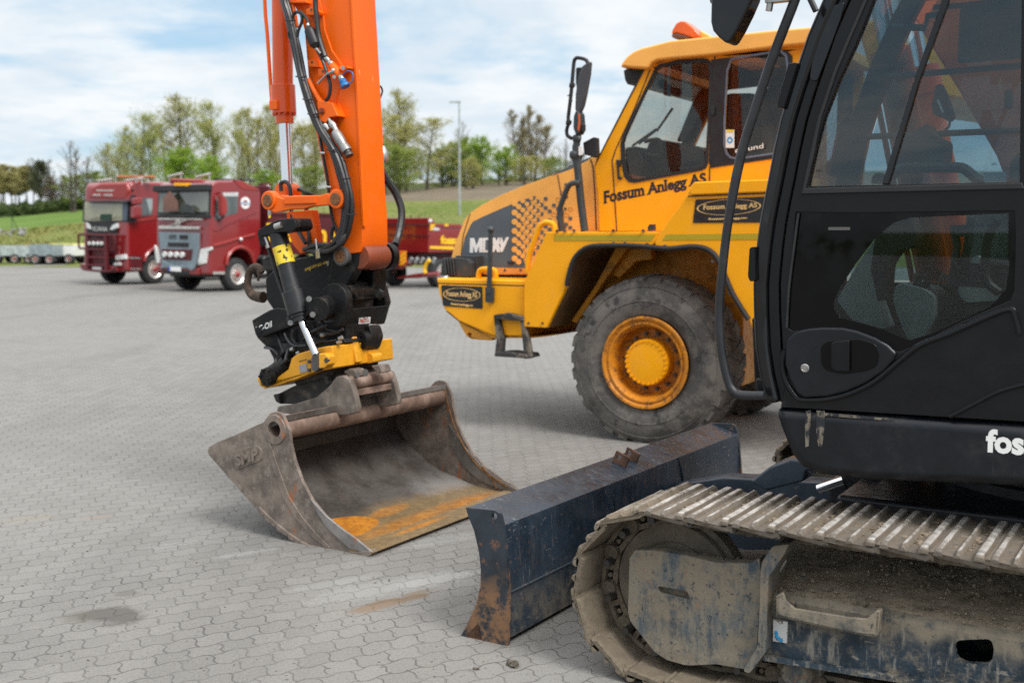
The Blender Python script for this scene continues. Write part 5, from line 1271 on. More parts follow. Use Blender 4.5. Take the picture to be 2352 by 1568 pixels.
board([(77, 597), (296, 606), (298, 724), (86, 708)], BLs, bp, [(106, 664), (272, 674), (268, 632), (104, 626)], [(130, 706), (248, 716), (247, 698), (130, 690)], (187, 648, 100, 36, .03))
# corner handle bars
mb = MB(); mb.tube([D.pt(c6(*p), .06) for p in ((277, 566), (280, 530), (292, 515), (330, 512), (360, 518), (368, 535), (367, 570))], .026, 10, smooth=4); obj('handle_bar', mb, M['yellow'], bp)
mb = MB(); a = D.pt(c6(342, 690), -.05); mb.tube([D.pt(c6(p[0], p[1]), -.05) for p in ((334, 640), (342, 310))], [.026, .022], 10); mb.blob(D.pt(c6(343, 302), -.05), .034, 2, .1); mb.plate(D, [c6(*p) for p in ((313, 610), (352, 612), (350, 690), (313, 688))], -.06, -.02)
obj('marker_pole', mb, M['steel_dark'], bp)
# step hanging under the bumper
mb = MB()
mb.plate(D, [c6(*p) for p in ((357, 756), (400, 750), (430, 745), (515, 766), (517, 790), (357, 778))], -.08, .22)
for q in ([(357, 770), (386, 775), (412, 880), (405, 975), (362, 972), (372, 890)], [(500, 790), (520, 790), (545, 890), (562, 988), (520, 992), (512, 900)]): mb.plate(D, [c6(*p) for p in q], -.06, -.01)
mb.plate(D, [c6(*p) for p in ((362, 958), (410, 955), (530, 968), (540, 990), (362, 978))], -.09, .16)
obj('boarding_step', mb, surf('step_dark', (.03, .03, .03), .7, var=.3, layers=[dict(col=(.24, .2, .15), scale=6, lo=.5, hi=.65, amt=.7), dict(col=(.3, .13, .03), scale=7, lo=.6, hi=.7, amt=.8)]), bp, bev=.006)
# near front wing
FLs = -.06
def wing(l0, l1, mirror=False):
    mb = MB()
    mb.plate(D, [c6(*p) for p in ((640, 314), (1245, 312), (1240, 340), (1205, 388), (930, 384), (860, 395), (812, 425), (780, 470), (748, 600), (690, 720), (640, 825), (519, 820), (521, 580), (575, 460))], FLs, FLs + .05)
    return mb
mb = wing(0, 0)
fw = obj('front_wing', mb, M['yellow'], dump, bev=.008)
mb = MB()   # top tread and arch lining
mb.plate(D, [c6(*p) for p in ((640, 314), (1245, 312), (1245, 330), (660, 332), (600, 460), (550, 590), (522, 590), (575, 460))], FLs + .05, .72)
obj('wing_top', mb, M['yellow'], fw, bev=.006)
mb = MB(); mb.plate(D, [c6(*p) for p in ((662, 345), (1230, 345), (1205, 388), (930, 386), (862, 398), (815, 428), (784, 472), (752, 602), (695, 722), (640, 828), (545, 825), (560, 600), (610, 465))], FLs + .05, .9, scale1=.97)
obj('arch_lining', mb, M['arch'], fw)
mb = MB(); mb.tube([D.pt(c6(*p), FLs - .005) for p in ((748, 600), (760, 540), (783, 468), (815, 424), (862, 394), (930, 386), (1100, 386), (1215, 396))], .022, 8, smooth=3); obj('wing_rubber', mb, M['rubber'], fw)
mb = MB(); mb.plate(D, [c6(*p) for p in ((685, 330), (1222, 328), (1200, 361), (680, 361))], FLs - .003, FLs); obj('reflective_stripe', mb, M['olive'], fw)
mb = MB()
for x, y in ((930, 380), (1180, 380), (1160, 306), (700, 308), (740, 307), (790, 306), (1000, 306)): q = D.pt(c6(x, y), FLs); mb.cyl(q, q - D.L * .02, .014, 6)
obj('bolt', mb, M['bolt'], fw)
mb = MB()   # struts inside the arch
mb.plate(D, [c6(*p) for p in ((1010, 395), (1075, 395), (920, 620), (800, 800), (770, 790), (900, 600))], .35, .45)
mb.plate(D, [c6(*p) for p in ((1090, 400), (1200, 400), (1205, 460), (1120, 470), (1030, 560), (990, 540))], .45, .55)
mb.box(D, -.6, 1.0, .85, 1.6, .45, 1.75)
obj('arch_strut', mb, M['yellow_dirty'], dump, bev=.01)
# box and wing behind the wheel
SLs = -.10
rw = [(1252, 312), (1300, 240), (1340, 190), (1390, 118), (1415, 62), (1430, 54), (1820, 38), (2050, 30), (2060, 900), (1800, 1000), (1760, 860), (1700, 745), (1640, 650), (1605, 570), (1585, 520), (1555, 460), (1520, 420), (1480, 400), (1420, 396), (1225, 394), (1218, 370)]
mb = MB(); mb.plate(D, [c6(*p) for p in rw], SLs, SLs + .06); sb = obj('side_box', mb, M['yellow'], dump, bev=.01, seg=3)
mb = MB(); mb.plate(D, [c6(*p) for p in ((1262, 316), (1308, 246), (1400, 118), (1424, 68), (1820, 46), (2050, 40), (2050, 380), (1240, 384))], SLs + .06, .55); mb.plate(D, [c6(*p) for p in ((1640, 400), (2050, 400), (2050, 900), (1810, 980), (1700, 730))], SLs + .06, .5); obj('box_body', mb, M['yellow'], sb, bev=.01)
mb = MB(); mb.plate(D, [c6(*p) for p in ((1398, 120), (1825, 104), (1825, 110), (1398, 127))], SLs - .002, SLs + .02); obj('box_seam', mb, M['purple_black'], sb)
mb = MB(); mb.plate(D, [c6(*p) for p in ((1405, 98), (1422, 55), (1430, 46), (2050, 24), (2050, 92), (1410, 116))], SLs - .03, .5); obj('box_lid', mb, M['yellow'], sb, bev=.012, seg=3)
mb = MB(); mb.plate(D, [c6(*p) for p in ((1280, 326), (1830, 320), (1830, 354), (1258, 358))], SLs - .003, SLs); obj('reflective_stripe', mb, M['olive'], sb)
mb = MB(); mb.tube([D.pt(c6(*p), SLs - .005) for p in ((1215, 396), (1300, 402), (1400, 392), (1470, 396), (1520, 418), (1558, 462), (1600, 560), (1640, 650), (1720, 780))], .022, 8, smooth=3); obj('wing_rubber', mb, M['rubber'], sb)
board([(1436, 140), (1830, 124), (1832, 262), (1422, 265)], SLs, sb, [(1476, 204), (1766, 190), (1768, 156), (1478, 168)], [(1506, 254), (1714, 246), (1714, 232), (1506, 238)], (1615, 181, 172, 42, -.045))
mb = MB(); mb.plate(D, [c6(*p) for p in ((1190, 272), (1215, 272), (1218, 305), (1182, 308), (1180, 290))], .1, .14); obj('latch', mb, M['steel_dark'], dump)

mb = MB()
for x, y in ((1275, 388), (1340, 392), (1405, 384), (1530, 470), (1575, 560), (1620, 640), (1690, 740), (1440, 112), (1560, 108), (1700, 103)): q = D.pt(c6(x, y), SLs); mb.cyl(q, q - D.L * .014, .013, 6)
obj_each('bolt', mb, M['bolt'], sb)
mb = MB()
for x, y in ((545, 800), (620, 800), (1000, 372), (1060, 372)): q = D.pt(c6(x, y), FLs); mb.cyl(q, q - D.L * .012, .011, 6)
obj_each('bolt', mb, M['bolt'], fw)
# cab of the dumper
CLs = .32
def cp(seq): return [c5(*p) for p in seq]
win = [(1578, 452), (1700, 424), (1860, 414), (1895, 420), (1915, 440), (1922, 500), (1910, 800), (1892, 1100), (1880, 1128), (1850, 1142), (1420, 1222), (1380, 1215), (1352, 1180), (1335, 1080), (1330, 970), (1345, 920), (1450, 690), (1550, 480)]
rwin = [(2062, 405), (2090, 395), (2400, 345), (2440, 380), (2450, 460), (2440, 800), (2400, 1000), (2360, 1040), (2110, 1076), (2060, 1068), (2032, 1040), (2015, 980), (2018, 800), (2036, 480)]
shell = [(1472, 470), (1545, 410), (1950, 360), (2345, 310), (2600, 282), (2640, 330), (2640, 1100), (2600, 1568), (1172, 1568), (1160, 1300), (1140, 1130), (1180, 1030), (1300, 800)]
mb = MB(); mb.plate(D, cp(shell), CLs, CLs + .05, holes=[cp(win), cp(rwin)])
dcab = obj('cab', mb, M['yellow'], dump, bev=.008)
mb = MB()
mb.prism(D, D.tr(cp(shell), CLs), 2.0, 2.05, holes=[D.tr(cp(win), CLs), D.tr(cp(rwin), CLs)])
lowp = cp(((1172, 1568), (1160, 1300), (1150, 1240), (2640, 1180), (2600, 1568)))
mb.plate(D, lowp, CLs + .05, 2.0)
mb.plate(D, cp(((2560, 330), (2640, 330), (2640, 1200), (2560, 1200))), CLs + .05, .7); mb.plate(D, cp(((2560, 330), (2640, 330), (2640, 1200), (2560, 1200))), 1.6, 2.0)
obj('cab_body', mb, M['yellow'], dcab, bev=.006)
mb = MB(); mb.plate(D, cp(((1310, 458), (1322, 430), (1352, 388), (1400, 350), (1450, 328), (1650, 276), (2100, 232), (2350, 205), (2600, 185), (2660, 200), (2660, 290), (2351, 322), (1950, 372), (1640, 400), (1560, 410), (1525, 425), (1500, 466), (1372, 458), (1345, 452))), CLs - .09, 2.14)
obj('roof', mb, M['faded'], dcab, bev=.045, seg=4)
mb = MB(); mb.plate(D, cp(((1372, 460), (1478, 466), (1455, 510), (1420, 560), (1360, 572), (1345, 540), (1336, 480))), CLs + .05, 2.0); obj('sun_visor', mb, M['rubber'], dcab)
# windscreen post line and pane
mb = MB(); mb.plate(D, cp(((1466, 474), (1480, 470), (1310, 800), (1190, 1030), (1150, 1110), (1140, 1130), (1160, 1070))), CLs - .004, CLs + .06); obj('windscreen_seal', mb, M['rubber'], dcab)
mb = MB(); a0 = D.uz(c5(1475, 470), CLs); a1 = D.uz(c5(1145, 1125), CLs)
mb.prism(D, [a0, a1, (a1[0] - .012, a1[1]), (a0[0] - .012, a0[1])], CLs + .06, 1.98); obj('windscreen', mb, M['glass_dump'], dcab)
def seal(o, grow, name, c):
    cx = sum(p[0] for p in o) / len(o); cy = sum(p[1] for p in o) / len(o)
    big = [(cx + (x - cx) * (1 + grow), cy + (y - cy) * (1 + grow * .8)) for x, y in o]
    mb = MB(); mb.plate(D, cp(big), CLs - .008, CLs + .02, holes=[cp([(cx + (x - cx) * .985, cy + (y - cy) * .985) for x, y in o])]); return obj(name, mb, c, dcab)
seal(win, .055, 'window_seal', M['rubber'])
mb = MB(); mb.plate(D, cp(((1930, 405), (2440, 345), (2480, 380), (2470, 900), (2400, 1060), (2360, 1075), (1925, 1140), (1912, 1100), (1926, 800))), CLs - .006, CLs + .0, holes=[cp(rwin)]); obj('window_panel', mb, M['sign_black'], dcab)
mb = MB(); cxr = sum(p[0] for p in rwin) / len(rwin); cyr = sum(p[1] for p in rwin) / len(rwin)
mb.plate(D, cp([(cxr + (x - cxr) * 1.02, cyr + (y - cyr) * 1.02) for x, y in rwin]), CLs - .012, CLs - .004, holes=[cp([(cxr + (x - cxr) * .965, cyr + (y - cyr) * .98) for x, y in rwin])]); obj('window_trim', mb, surf('trim_alu', (.16, .19, .25), .3, .5), dcab)
for w_ in (win, rwin):
    mb = MB(); mb.plate(D, cp(w_), CLs + .02, CLs + .026); obj('window', mb, M['glass_dump'], dcab)
mb = MB(); mb.prism(D, D.tr(cp(win), CLs), 2.02, 2.03); obj('far_window', mb, M['glass_dump'], dcab)
mb = MB(); mb.plate(D, cp(((2028, 880), (2085, 880), (2085, 1003), (2028, 1003))), CLs - .016, CLs - .012); sw = obj('sticker', mb, M['white'], dcab, label='white window sticker with a blue ring')
mb = MB(); mb.plate(D, cp(((2034, 880), (2082, 880), (2082, 895), (2034, 895))), CLs - .019, CLs - .016); obj('sticker_head', mb, M['sticker_yellow'], sw)
mb = MB(); rg = lambda r: D.tr(cp([(2056 + r * math.cos(k * .393), 950 + r * 1.1 * math.sin(k * .393)) for k in range(16)]), CLs - .019); mb.prism(D, rg(20), CLs - .019, CLs - .016, holes=[rg(11)]); obj('blue_ring', mb, M['blue_mark'], sw)
text_obj('lettering', 'øglund', D, [(2092, 1048), (2284, 1016), (2284, 972), (2092, 1004)], CLs - .014, M['white'], dcab, bold=.01, c=c5)
text_obj('lettering', 'Fossum Anlegg AS', D, [(1200, 1408), (1900, 1262), (1894, 1168), (1196, 1296)], CLs, M['purple_black'], dcab, bold=.038, c=c5, serif=True)
mb = MB()   # door shut lines, handle
for a in (((1258, 1090), (1272, 1290), (1290, 1568)), ((1920, 1130), (1918, 1250)), ((1955, 375), (1930, 700))):
    mb.tube([D.pt(c5(*p), CLs) for p in a], .006, 6)
mb.tube([D.pt(c5(*p), CLs) for p in ((1258, 1090), (1280, 1020), (1400, 760), (1530, 440), (1640, 405))], .006, 6)
obj('door_gap', mb, M['purple_black'], dcab)
mb = MB(); mb.plate(D, cp(((1280, 1085), (1308, 1084), (1312, 1120), (1298, 1130), (1302, 1190), (1320, 1205), (1315, 1218), (1292, 1216), (1286, 1130))), CLs - .03, CLs); obj('door_handle', mb, M['rubber'], dcab, bev=.006)
mb = MB()
for y in (760, 1480): mb.plate(D, cp(rounded([(1925, y - 40), (1950, y - 42), (1950, y + 20), (1925, y + 22)], 6, 2)), CLs - .03, CLs)
obj_each('door_hinge', mb, M['rubber'], dcab, bev=.004)
mb = MB(); mb.tube([D.pt(c5(*p), CLs - .005) for p in ((1500, 468), (1545, 412), (1950, 374), (2345, 326))], .008, 6); obj('rain_gutter', mb, M['purple_black'], dcab)
# inside
mb = MB()
mb.prism(D, D.tr(cp(rounded([(1990, 700), (2060, 640), (2260, 640), (2300, 900), (2300, 1240), (1980, 1240)], 40, 3)), .9), .8, 1.3)
mb.prism(D, D.tr(cp(rounded([(1760, 1100), (1990, 1060), (1990, 1230), (1760, 1240)], 20, 3)), .9), .8, 1.3)
obj('seat', mb, M['seat_cloth'], dcab, bev=.03)
mb = MB()
mb.prism(D, D.tr(cp(rounded([(1340, 1000), (1420, 990), (1470, 1080), (1450, 1200), (1350, 1180)], 20, 3)), .6), .6, 1.9)
mb.plate(D, cp(rounded([(1500, 960), (1580, 945), (1860, 1000), (1880, 1120), (1760, 1150), (1560, 1180), (1480, 1060)], 30, 3)), .8, 1.7)
mb.plate(D, cp([(1820, 640), (1900, 560), (1900, 700), (1760, 960), (1690, 960)]), 1.9, 1.98)
obj('dashboard', mb, M['interior_dark'], dcab, bev=.02)
mb = MB(); mb.tube([D.pt(c5(*p), .75) for p in ((1478, 960), (1560, 946), (1590, 975), (1590, 1040), (1560, 1058), (1480, 1050))], .02, 8, smooth=3)
for p0_, p1_ in (((1395, 990), (1560, 875)), ((1560, 890), (1668, 735)), ((1440, 975), (1560, 880))): mb.cyl(D.pt(c5(*p0_), 1.2), D.pt(c5(*p1_), 1.2), .012, 6)
mb.plate(D, cp(rounded([(1592, 590), (1640, 575), (1660, 590), (1725, 600), (1720, 640), (1690, 655), (1650, 630), (1640, 655), (1605, 645)], 8, 2)), 1.0, 1.05)
obj('steering_wheel', mb, M['interior_dark'], dcab)
mb = MB(); mb.plate(D, cp(((2030, 420), (2450, 360), (2450, 560), (2030, 610))), 1.3, 1.34); mb.plate(D, cp(((2250, 620), (2450, 560), (2450, 1000), (2300, 1000), (2180, 960))), 1.2, 1.24); mb.prism(D, D.tr(cp([(1490, 480), (1545, 425), (1950, 375), (2345, 325), (2560, 300), (2560, 1180), (1180, 1240), (1200, 1040), (1300, 830)]), CLs), 1.95, 1.975, holes=[D.tr(cp(win), CLs), D.tr(cp(rwin), CLs)])
mb.plate(D, cp(((1490, 470), (1545, 412), (1950, 364), (2345, 314), (2560, 290), (2560, 330), (2345, 345), (1950, 392), (1560, 440), (1510, 490))), CLs + .06, 1.97)
obj('cab_lining', mb, surf('lining_grey', (.06, .06, .062), .8), dcab)
# beacon
mb = MB(); b0 = D.pt(c5(1760, 262), .95); mb.lathe(b0 - Vector((0, 0, .12)), (.0, 0, 1), [(0, .14), (.07, .14), (.09, .12)], 24); bc_ = obj('beacon', mb, M['faded'], dcab)
mb = MB(); mb.plate(D, cp(((1658, 236), (1664, 205), (1690, 160), (1720, 143), (1752, 146), (1800, 185), (1850, 235), (1856, 252), (1800, 256), (1745, 238), (1690, 222))), .86, 1.08); obj('amber_lens', mb, M['amber'], bc_, bev=.05, seg=4)
mb = MB(); mb.plate(D, cp(((1656, 238), (1690, 224), (1745, 240), (1800, 258), (1760, 264), (1690, 266), (1664, 256))), .86, 1.08); obj('lens_base', mb, surf('lens_brown', (.12, .05, .03), .4), bc_, bev=.015)
mb = MB(); mb.plate(D, cp(((1850, 205), (1920, 245), (1930, 262), (1855, 262))), .9, 1.05); obj('beacon_foot', mb, M['faded'], bc_, bev=.01)
# mirrors and rails on the wing
RL = .12
mb = MB(); mb.tube([D.pt(c5(*p), RL) for p in ((1072, 1568), (1050, 1400), (1018, 1090))], .036, 12); mb.tube([D.pt(c5(*p), RL) for p in ((1016, 1090), (1012, 1000), (1025, 930), (1040, 880), (1050, 840))], [.03, .035, .03, .02, .02], 10)
mb.blob(D.pt(c5(1005, 1050), RL), .05, 2, .2); mb.blob(D.pt(c5(1022, 940), RL), .045, 2, .2)
mpole = obj('mirror_pole', mb, M['steel_dark'], dump)
mb = MB(); mb.tube([D.pt(c5(*p), RL) for p in ((985, 940), (955, 920), (950, 880), (965, 830), (960, 800), (972, 700), (985, 580), (998, 430), (1010, 400), (1030, 394), (1085, 412), (1100, 470))], .017, 8, smooth=3)
for p in ((965, 832), (988, 580), (1060, 858), (1060, 880)): mb.blob(D.pt(c5(*p), RL), .032, 1, .2)
mb.tube([D.pt(c5(*p), RL) for p in ((972, 640), (955, 650), (980, 655), (985, 690))], .006, 6)
obj('mirror_arm', mb, M['rubber'], mpole)
mb = MB(); mb.plate(D, cp(((1090, 420), (1112, 415), (1105, 500), (1080, 640), (1062, 720), (1040, 770), (1015, 776), (1003, 740), (1006, 640), (1020, 540), (1050, 450))), RL - .02, RL + .03); obj('mirror', mb, surf('mirror_back', (.05, .052, .058), .4, var=.15), mpole, bev=.02, seg=3)
mb = MB(); mb.plate(D, cp(((1010, 460), (1050, 455), (1040, 540), (1015, 600), (1008, 560))), RL + .1, RL + .2); obj('mirror', mb, M['rubber'], mpole, bev=.01)
mb = MB(); mb.plate(D, cp(rounded([(1020, 750), (1036, 770), (1042, 840), (1034, 905), (1010, 915), (992, 870), (995, 790), (1008, 755)], 10, 2)), RL - .05, RL + .06); obj('mirror', mb, M['steel_dark'], mpole, bev=.02)
mb = MB(); mb.plate(D, cp(((1026, 768), (1036, 775), (1040, 840), (1032, 890), (1022, 880), (1028, 820))), RL - .055, RL - .045); obj('turn_lamp', mb, M['amber'], mpole)
mb = MB(); mb.plate(D, cp(((1058, 968), (1130, 930), (1153, 935), (1158, 1060), (1150, 1072), (1066, 1048))), RL + .05, RL + .11); obj('mirror', mb, M['rubber'], mpole, bev=.008)
mb = MB(); mb.plate(D, cp(rounded([(1030, 992), (1052, 990), (1052, 1052), (1030, 1055)], 8, 2)), RL - .05, RL - .03); obj('work_lamp', mb, M['white'], mpole)
mb = MB(); mb.tube([D.pt(c5(*p), .08) for p in ((912, 1568), (902, 1470), (905, 1410), (930, 1340), (955, 1275), (975, 1250), (1005, 1240), (1040, 1245))], .026, 10, smooth=4); obj('guard_rail', mb, M['steel_dark'], dump)
mb = MB(); mb.tube([D.pt(c6(*p), .0) for p in ((540, 530), (543, 450), (560, 400), (585, 330), (605, 285), (630, 265), (655, 264), (678, 275), (685, 312))], .025, 10, smooth=4); obj('handle_rail', mb, M['yellow'], dump)
# rear half: frame and tipping body
mb = MB(); mb.box(D, -7, -1.6, .7, 1.7, .6, 1.1); mb.cyl(D.w(-1.7, 1.2, .5), D.w(-1.7, 1.2, 1.3), .3, 20); obj('rear_frame', mb, M['yellow_dirty'], dump, bev=.02)
mb = MB(); mb.prism(D, [(-1.9, 2.95), (-2.9, 2.75), (-3.7, 1.6), (-4.4, 1.35), (-7.0, 1.4), (-8.0, 2.1), (-7.9, 2.5), (-3.5, 3.0), (-2.3, 3.5), (-1.75, 3.45)], -.05, 2.5)
tb_ = obj('tipping_body', mb, M['yellow'], dump, bev=.03)
mb = MB()
for u in (-4.6, -5.6, -6.6): mb.prism(D, [(u, 1.5), (u - .15, 1.5), (u - .15, 2.6), (u, 2.6)], -.12, -.05)
obj('body_rib', mb, M['yellow'], tb_, bev=.01)
# ================================================================== RED TRUCKS, TRAILERS
cA = _cv(0, 183.75, .28646); cB = _cv(857.5, 208.25, .19531); cC = _cv(845.25, 477.75, .125)
M['red'] = surf('red_paint', (.215, .009, .010), .22, var=.04, vscale=.6, coat=.8, rvar=.02)
M['red_light'] = surf('red_paint_light', (.27, .020, .016), .34, var=.04, vscale=.6, coat=.3, rvar=.02)
M['red_dark'] = surf('red_dark', (.085, .004, .008), .5, var=.2)
M['truck_grey'] = surf('truck_grey', (.20, .25, .28), .4, .3, var=.12)
M['truck_black'] = surf('truck_black', (.012, .012, .013), .5, var=.2)
M['lamp_glass'] = surf('lamp_glass', (.75, .76, .74), .15, .2, var=.1, coat=.5)
M['alu'] = surf('alu', (.62, .60, .56), .3, .7, var=.2)
M['tyre_road'] = surf('tyre_road', (.022, .022, .023), .8, var=.3)
M['yellow_text'] = surf('yellow_text', (.85, .48, .01), .5, var=.05)
M['glass_truck'] = glass('glass_truck', (.50, .54, .48), .03, 1.6)
M['galv'] = surf('galvanised', (.36, .40, .41), .5, .35, var=.25, vscale=2, layers=[dict(col=(.2, .22, .22), scale=3, lo=.5, hi=.7, amt=.5)])

def road_wheel(fr, u, l, par, r=.52, rim=None, side=1):
    c = fr.w(u, l, r); ax = fr.L * side
    mb = MB(); mb.lathe(c, ax, [(.04, r * .6), (0, r * .66), (0, r * .88), (.03, r * .97), (.06, r), (.29, r), (.32, r * .95), (.33, r * .6), (.2, r * .55)], 36, closed=True)
    w = obj('wheel', mb, M['tyre_road'], par)
    mb = MB(); mb.lathe(c, ax, [(.05, r * .62), (-.005, r * .62), (-.01, r * .58), (.03, r * .50), (.04, r * .36), (.0, r * .30), (.01, r * .16)], 30, caps=False)
    rm = obj('rim', mb, rim or M['alu'], w)
    mb = MB(); mb.lathe(c, ax, [(.06, r * .2), (-.03, r * .17), (-.05, r * .12), (-.05, .02)], 20)
    for k in range(10):
        a = k * math.pi / 5; q = c + ax * .01 + (fr.F * math.cos(a) + Vector((0, 0, 1)) * math.sin(a)) * r * .33; mb.cyl(q + ax * .03, q - ax * .01, .022, 6)
    obj('hub', mb, M['red_light'], w)
    return w

def truck(name, o, az, W, side_px, label, screen, rear_u, grp='red trucks parked across the yard'):
    T = Frame(o, az)
    uf = max(T.uz(c12(*p), 0)[0] for p in side_px)
    G = Frame(T.w(uf, 0, 0), az + 90)
    t = empty(name, T.w(-1.5, W / 2, 0), label, 'truck', grp)
    mb = MB(); mb.plate(T, side_px, 0, W, c12)
    cab = obj('cab', mb, M['red'], t, bev=.16, seg=5)
    return T, G, uf, t, cab

# ---------------- lorry with the round emblem
VO = ground(547, 668); VAZ = -149.5; VW = 2.36
vside = [(1590, 1290), (1596, 800), (1602, 600), (1614, 296), (1624, 210), (1690, 180), (1900, 176), (2190, 300), (2196, 330), (2196, 1030), (2128, 1180), (2092, 1090), (2040, 1010), (1950, 970), (1860, 1000), (1805, 1080), (1780, 1290)]
T, G, uf, volvo, vcab = truck('tipper_truck', VO, VAZ, VW, vside, 'red tipper truck with grey grille and a round white emblem on its cab', None, 0)
def gp(fr, px, l0, l1, mat, name, par, c=c12, bev=0.0, label=None, holes=()):
    mb = MB(); mb.plate(fr, px, l0, l1, c, holes=holes); return obj(name, mb, mat, par, bev=bev, label=label)
A = T.uz(c12(1602, 600), 0); B = T.uz(c12(1614, 296), 0)
def slab(T, A, B, l0, l1, t0, t1, f0=0., f1=1.):
    d = Vector((B[0] - A[0], B[1] - A[1])); n = Vector((d.y, -d.x)).normalized()
    if n.x < 0: n = -n
    p = [Vector(A) + d * f0 + n * t0, Vector(A) + d * f1 + n * t0, Vector(A) + d * f1 + n * t1, Vector(A) + d * f0 + n * t1]
    return MB().prism(T, [tuple(q) for q in p], l0, l1)
obj('windscreen', slab(T, A, B, .10, VW - .10, .0, .03), surf('screen_dark', (.105, .115, .085), .07, var=.45, vscale=1.3, coat=1., spec=1), vcab)
obj('screen_border', slab(T, A, B, .04, VW - .04, -.02, .012, -.03, 1.03), M['truck_black'], vcab)
obj('dashboard_strip', slab(T, A, B, .12, VW - .12, .03, .036, .0, .18), M['truck_black'], vcab)
obj('sun_visor', slab(T, A, B, .0, VW, -.02, .22, .97, 1.22), M['truck_black'], vcab, bev=.03)
# grille, panels on the front
def G_(px, d0, d1, mat, name, par=None, bev=.01, holes=()): return gp(G, px, d0, d1, mat, name, par or vcab, bev=bev, holes=holes)
G_([(985, 618), (1498, 625), (1498, 642), (985, 640)], -.02, .05, M['alu'], 'trim_bar'); G_([(985, 710), (1462, 722), (1462, 752), (985, 748)], -.03, .05, M['alu'], 'trim_bar')
mb = MB(); a = [G.pt(c12(*p), -.015) for p in ((1105, 712), (1325, 640))]; mb.tube(a, .02, 6); mb.lathe(G.pt(c12(1215, 680), -.012), G.L, [(-.02, .10), (.02, .10), (.02, .07), (-.02, .07)], 24, closed=True); obj('emblem', mb, M['alu'], vcab)
G_([(985, 785), (1460, 795), (1462, 960), (1420, 1200), (1345, 1235), (1340, 1180), (1130, 1165), (1020, 1120), (1000, 960)], -.02, .05, M['truck_grey'], 'grille')
gr = bpy.data.objects['grille']
for q in ([(1110, 815), (1195, 818), (1195, 870), (1110, 866)], [(1232, 818), (1330, 822), (1330, 872), (1232, 870)]): gp(G, q, -.028, .0, M['truck_black'], 'grille_slot', gr)
gp(G, [(1095, 905), (1340, 912), (1340, 965), (1095, 958)], -.028, 0, M['truck_black'], 'grille_slot', gr)
gp(G, [(1025, 985), (1385, 990), (1370, 1120), (1040, 1105)], -.03, 0, M['red_dark'], 'lamp_bar', gr)
for x, y in ((1070, 1046), (1138, 1048), (1208, 1050), (1275, 1052)):
    mb = MB(); q = G.pt(c12(x, y), -.03); mb.lathe(q, -G.L, [(-.02, .085), (.06, .092), (.075, .08), (.075, .02)], 22); obj('auxiliary_lamp', mb, M['lamp_glass'], gr)
gp(G, [(1020, 1110), (1140, 1170), (1380, 1178), (1440, 1140), (1405, 1215), (1370, 1240), (1330, 1215), (1050, 1205), (1010, 1220)], -.10, .02, M['truck_grey'], 'under_run_guard', gr, bev=.02)
pl_ = gp(G, [(1103, 1190), (1245, 1198), (1245, 1250), (1103, 1240)], -.12, -.10, M['white'], 'number_plate', gr)
gp(G, [(1103, 1190), (1122, 1191), (1122, 1241), (1103, 1240)], -.124, -.12, surf('plate_blue', (.02, .08, .4), .5), 'plate_band', pl_)
G_([(1480, 985), (1605, 958), (1608, 990), (1560, 1020), (1545, 1150), (1440, 1175), (1440, 1160)], -.02, .05, M['lamp_glass'], 'headlight'); G_([(935, 935), (962, 960), (1000, 1080), (1000, 1145), (965, 1150), (945, 1060)], -.02, .05, M['lamp_glass'], 'headlight')
G_([(955, 1180), (1460, 1210), (1462, 1290), (1080, 1280), (960, 1230)], -.06, .2, M['red'], 'bumper', bev=.04)
G_([(1165, 205), (1320, 208), (1320, 244), (1165, 240)], -.10, .1, surf('sign_amber', (.9, .42, .005), .5, var=.03), 'roof_sign')
for q_ in ([(1040, 380), (1120, 300), (1215, 420), (1220, 540), (1040, 545)], [(1250, 470), (1330, 455), (1400, 500), (1400, 560), (1240, 555)]):
    gp(G, q_, -.036, -.03, surf('seat_seen', (.16, .075, .055) if q_[0][0] < 1100 else (.035, .04, .04), .25, var=.3), 'seat_behind_glass', vcab)
mb = MB()
for a, b in (((1010, 600), (1180, 545)), ((1260, 610), (1430, 560))): mb.tube([G.pt(c12(*a), -.045), G.pt(c12(*b), -.045)], .014, 5)
obj_each('wiper', mb, M['truck_black'], vcab)
G_([(1010, 1225), (1345, 1240), (1345, 1285), (1060, 1275)], -.07, .1, M['truck_black'], 'lower_intake'); G_([(985, 575), (1600, 590), (1600, 622), (985, 612)], -.035, .0, M['truck_black'], 'screen_base')
for k in range(5): gp(G, [(1112, 822 + k * 10), (1193, 825 + k * 10), (1193, 828 + k * 10), (1112, 825 + k * 10)], -.034, -.028, M['truck_grey'], 'grille_bar', gr)
# side: window, door lines, mirror, emblem, intake, wheels
gp(T, [(1650, 470), (1680, 380), (1740, 330), (1925, 322), (1915, 560), (1800, 590), (1690, 650), (1645, 640)], -.012, 0, surf('side_glass', (.05, .06, .05), .05, var=.4, coat=1., spec=1), 'side_window', vcab)
gp(T, [(1735, 322), (1925, 318), (1922, 362), (1760, 365)], -.02, 0, surf('sky_strip', (.55, .56, .55), .4), 'painted_sky_patch', vcab)  # sky showing in the side glass, painted as a pale strip
gp(T, [(1722, 330), (1770, 360), (1800, 420), (1805, 540), (1775, 590), (1745, 600), (1735, 500), (1730, 400)], -.32, -.12, M['red_light'], 'door_mirror', vcab, bev=.05)
mb = MB()
for a, b in (((1690, 325), (1740, 340)), ((1690, 660), (1760, 590))): mb.tube([T.pt(c12(*a), -.0), T.pt(c12(*b), -.2)], .03, 6)
obj('mirror_arm', mb, M['red_dark'], vcab)
em = gp(T, [(2008 + 55 * math.cos(a * .314), 442 + 70 * math.sin(a * .314)) for a in range(20)], -.012, 0, M['white'], 'round_emblem', vcab)
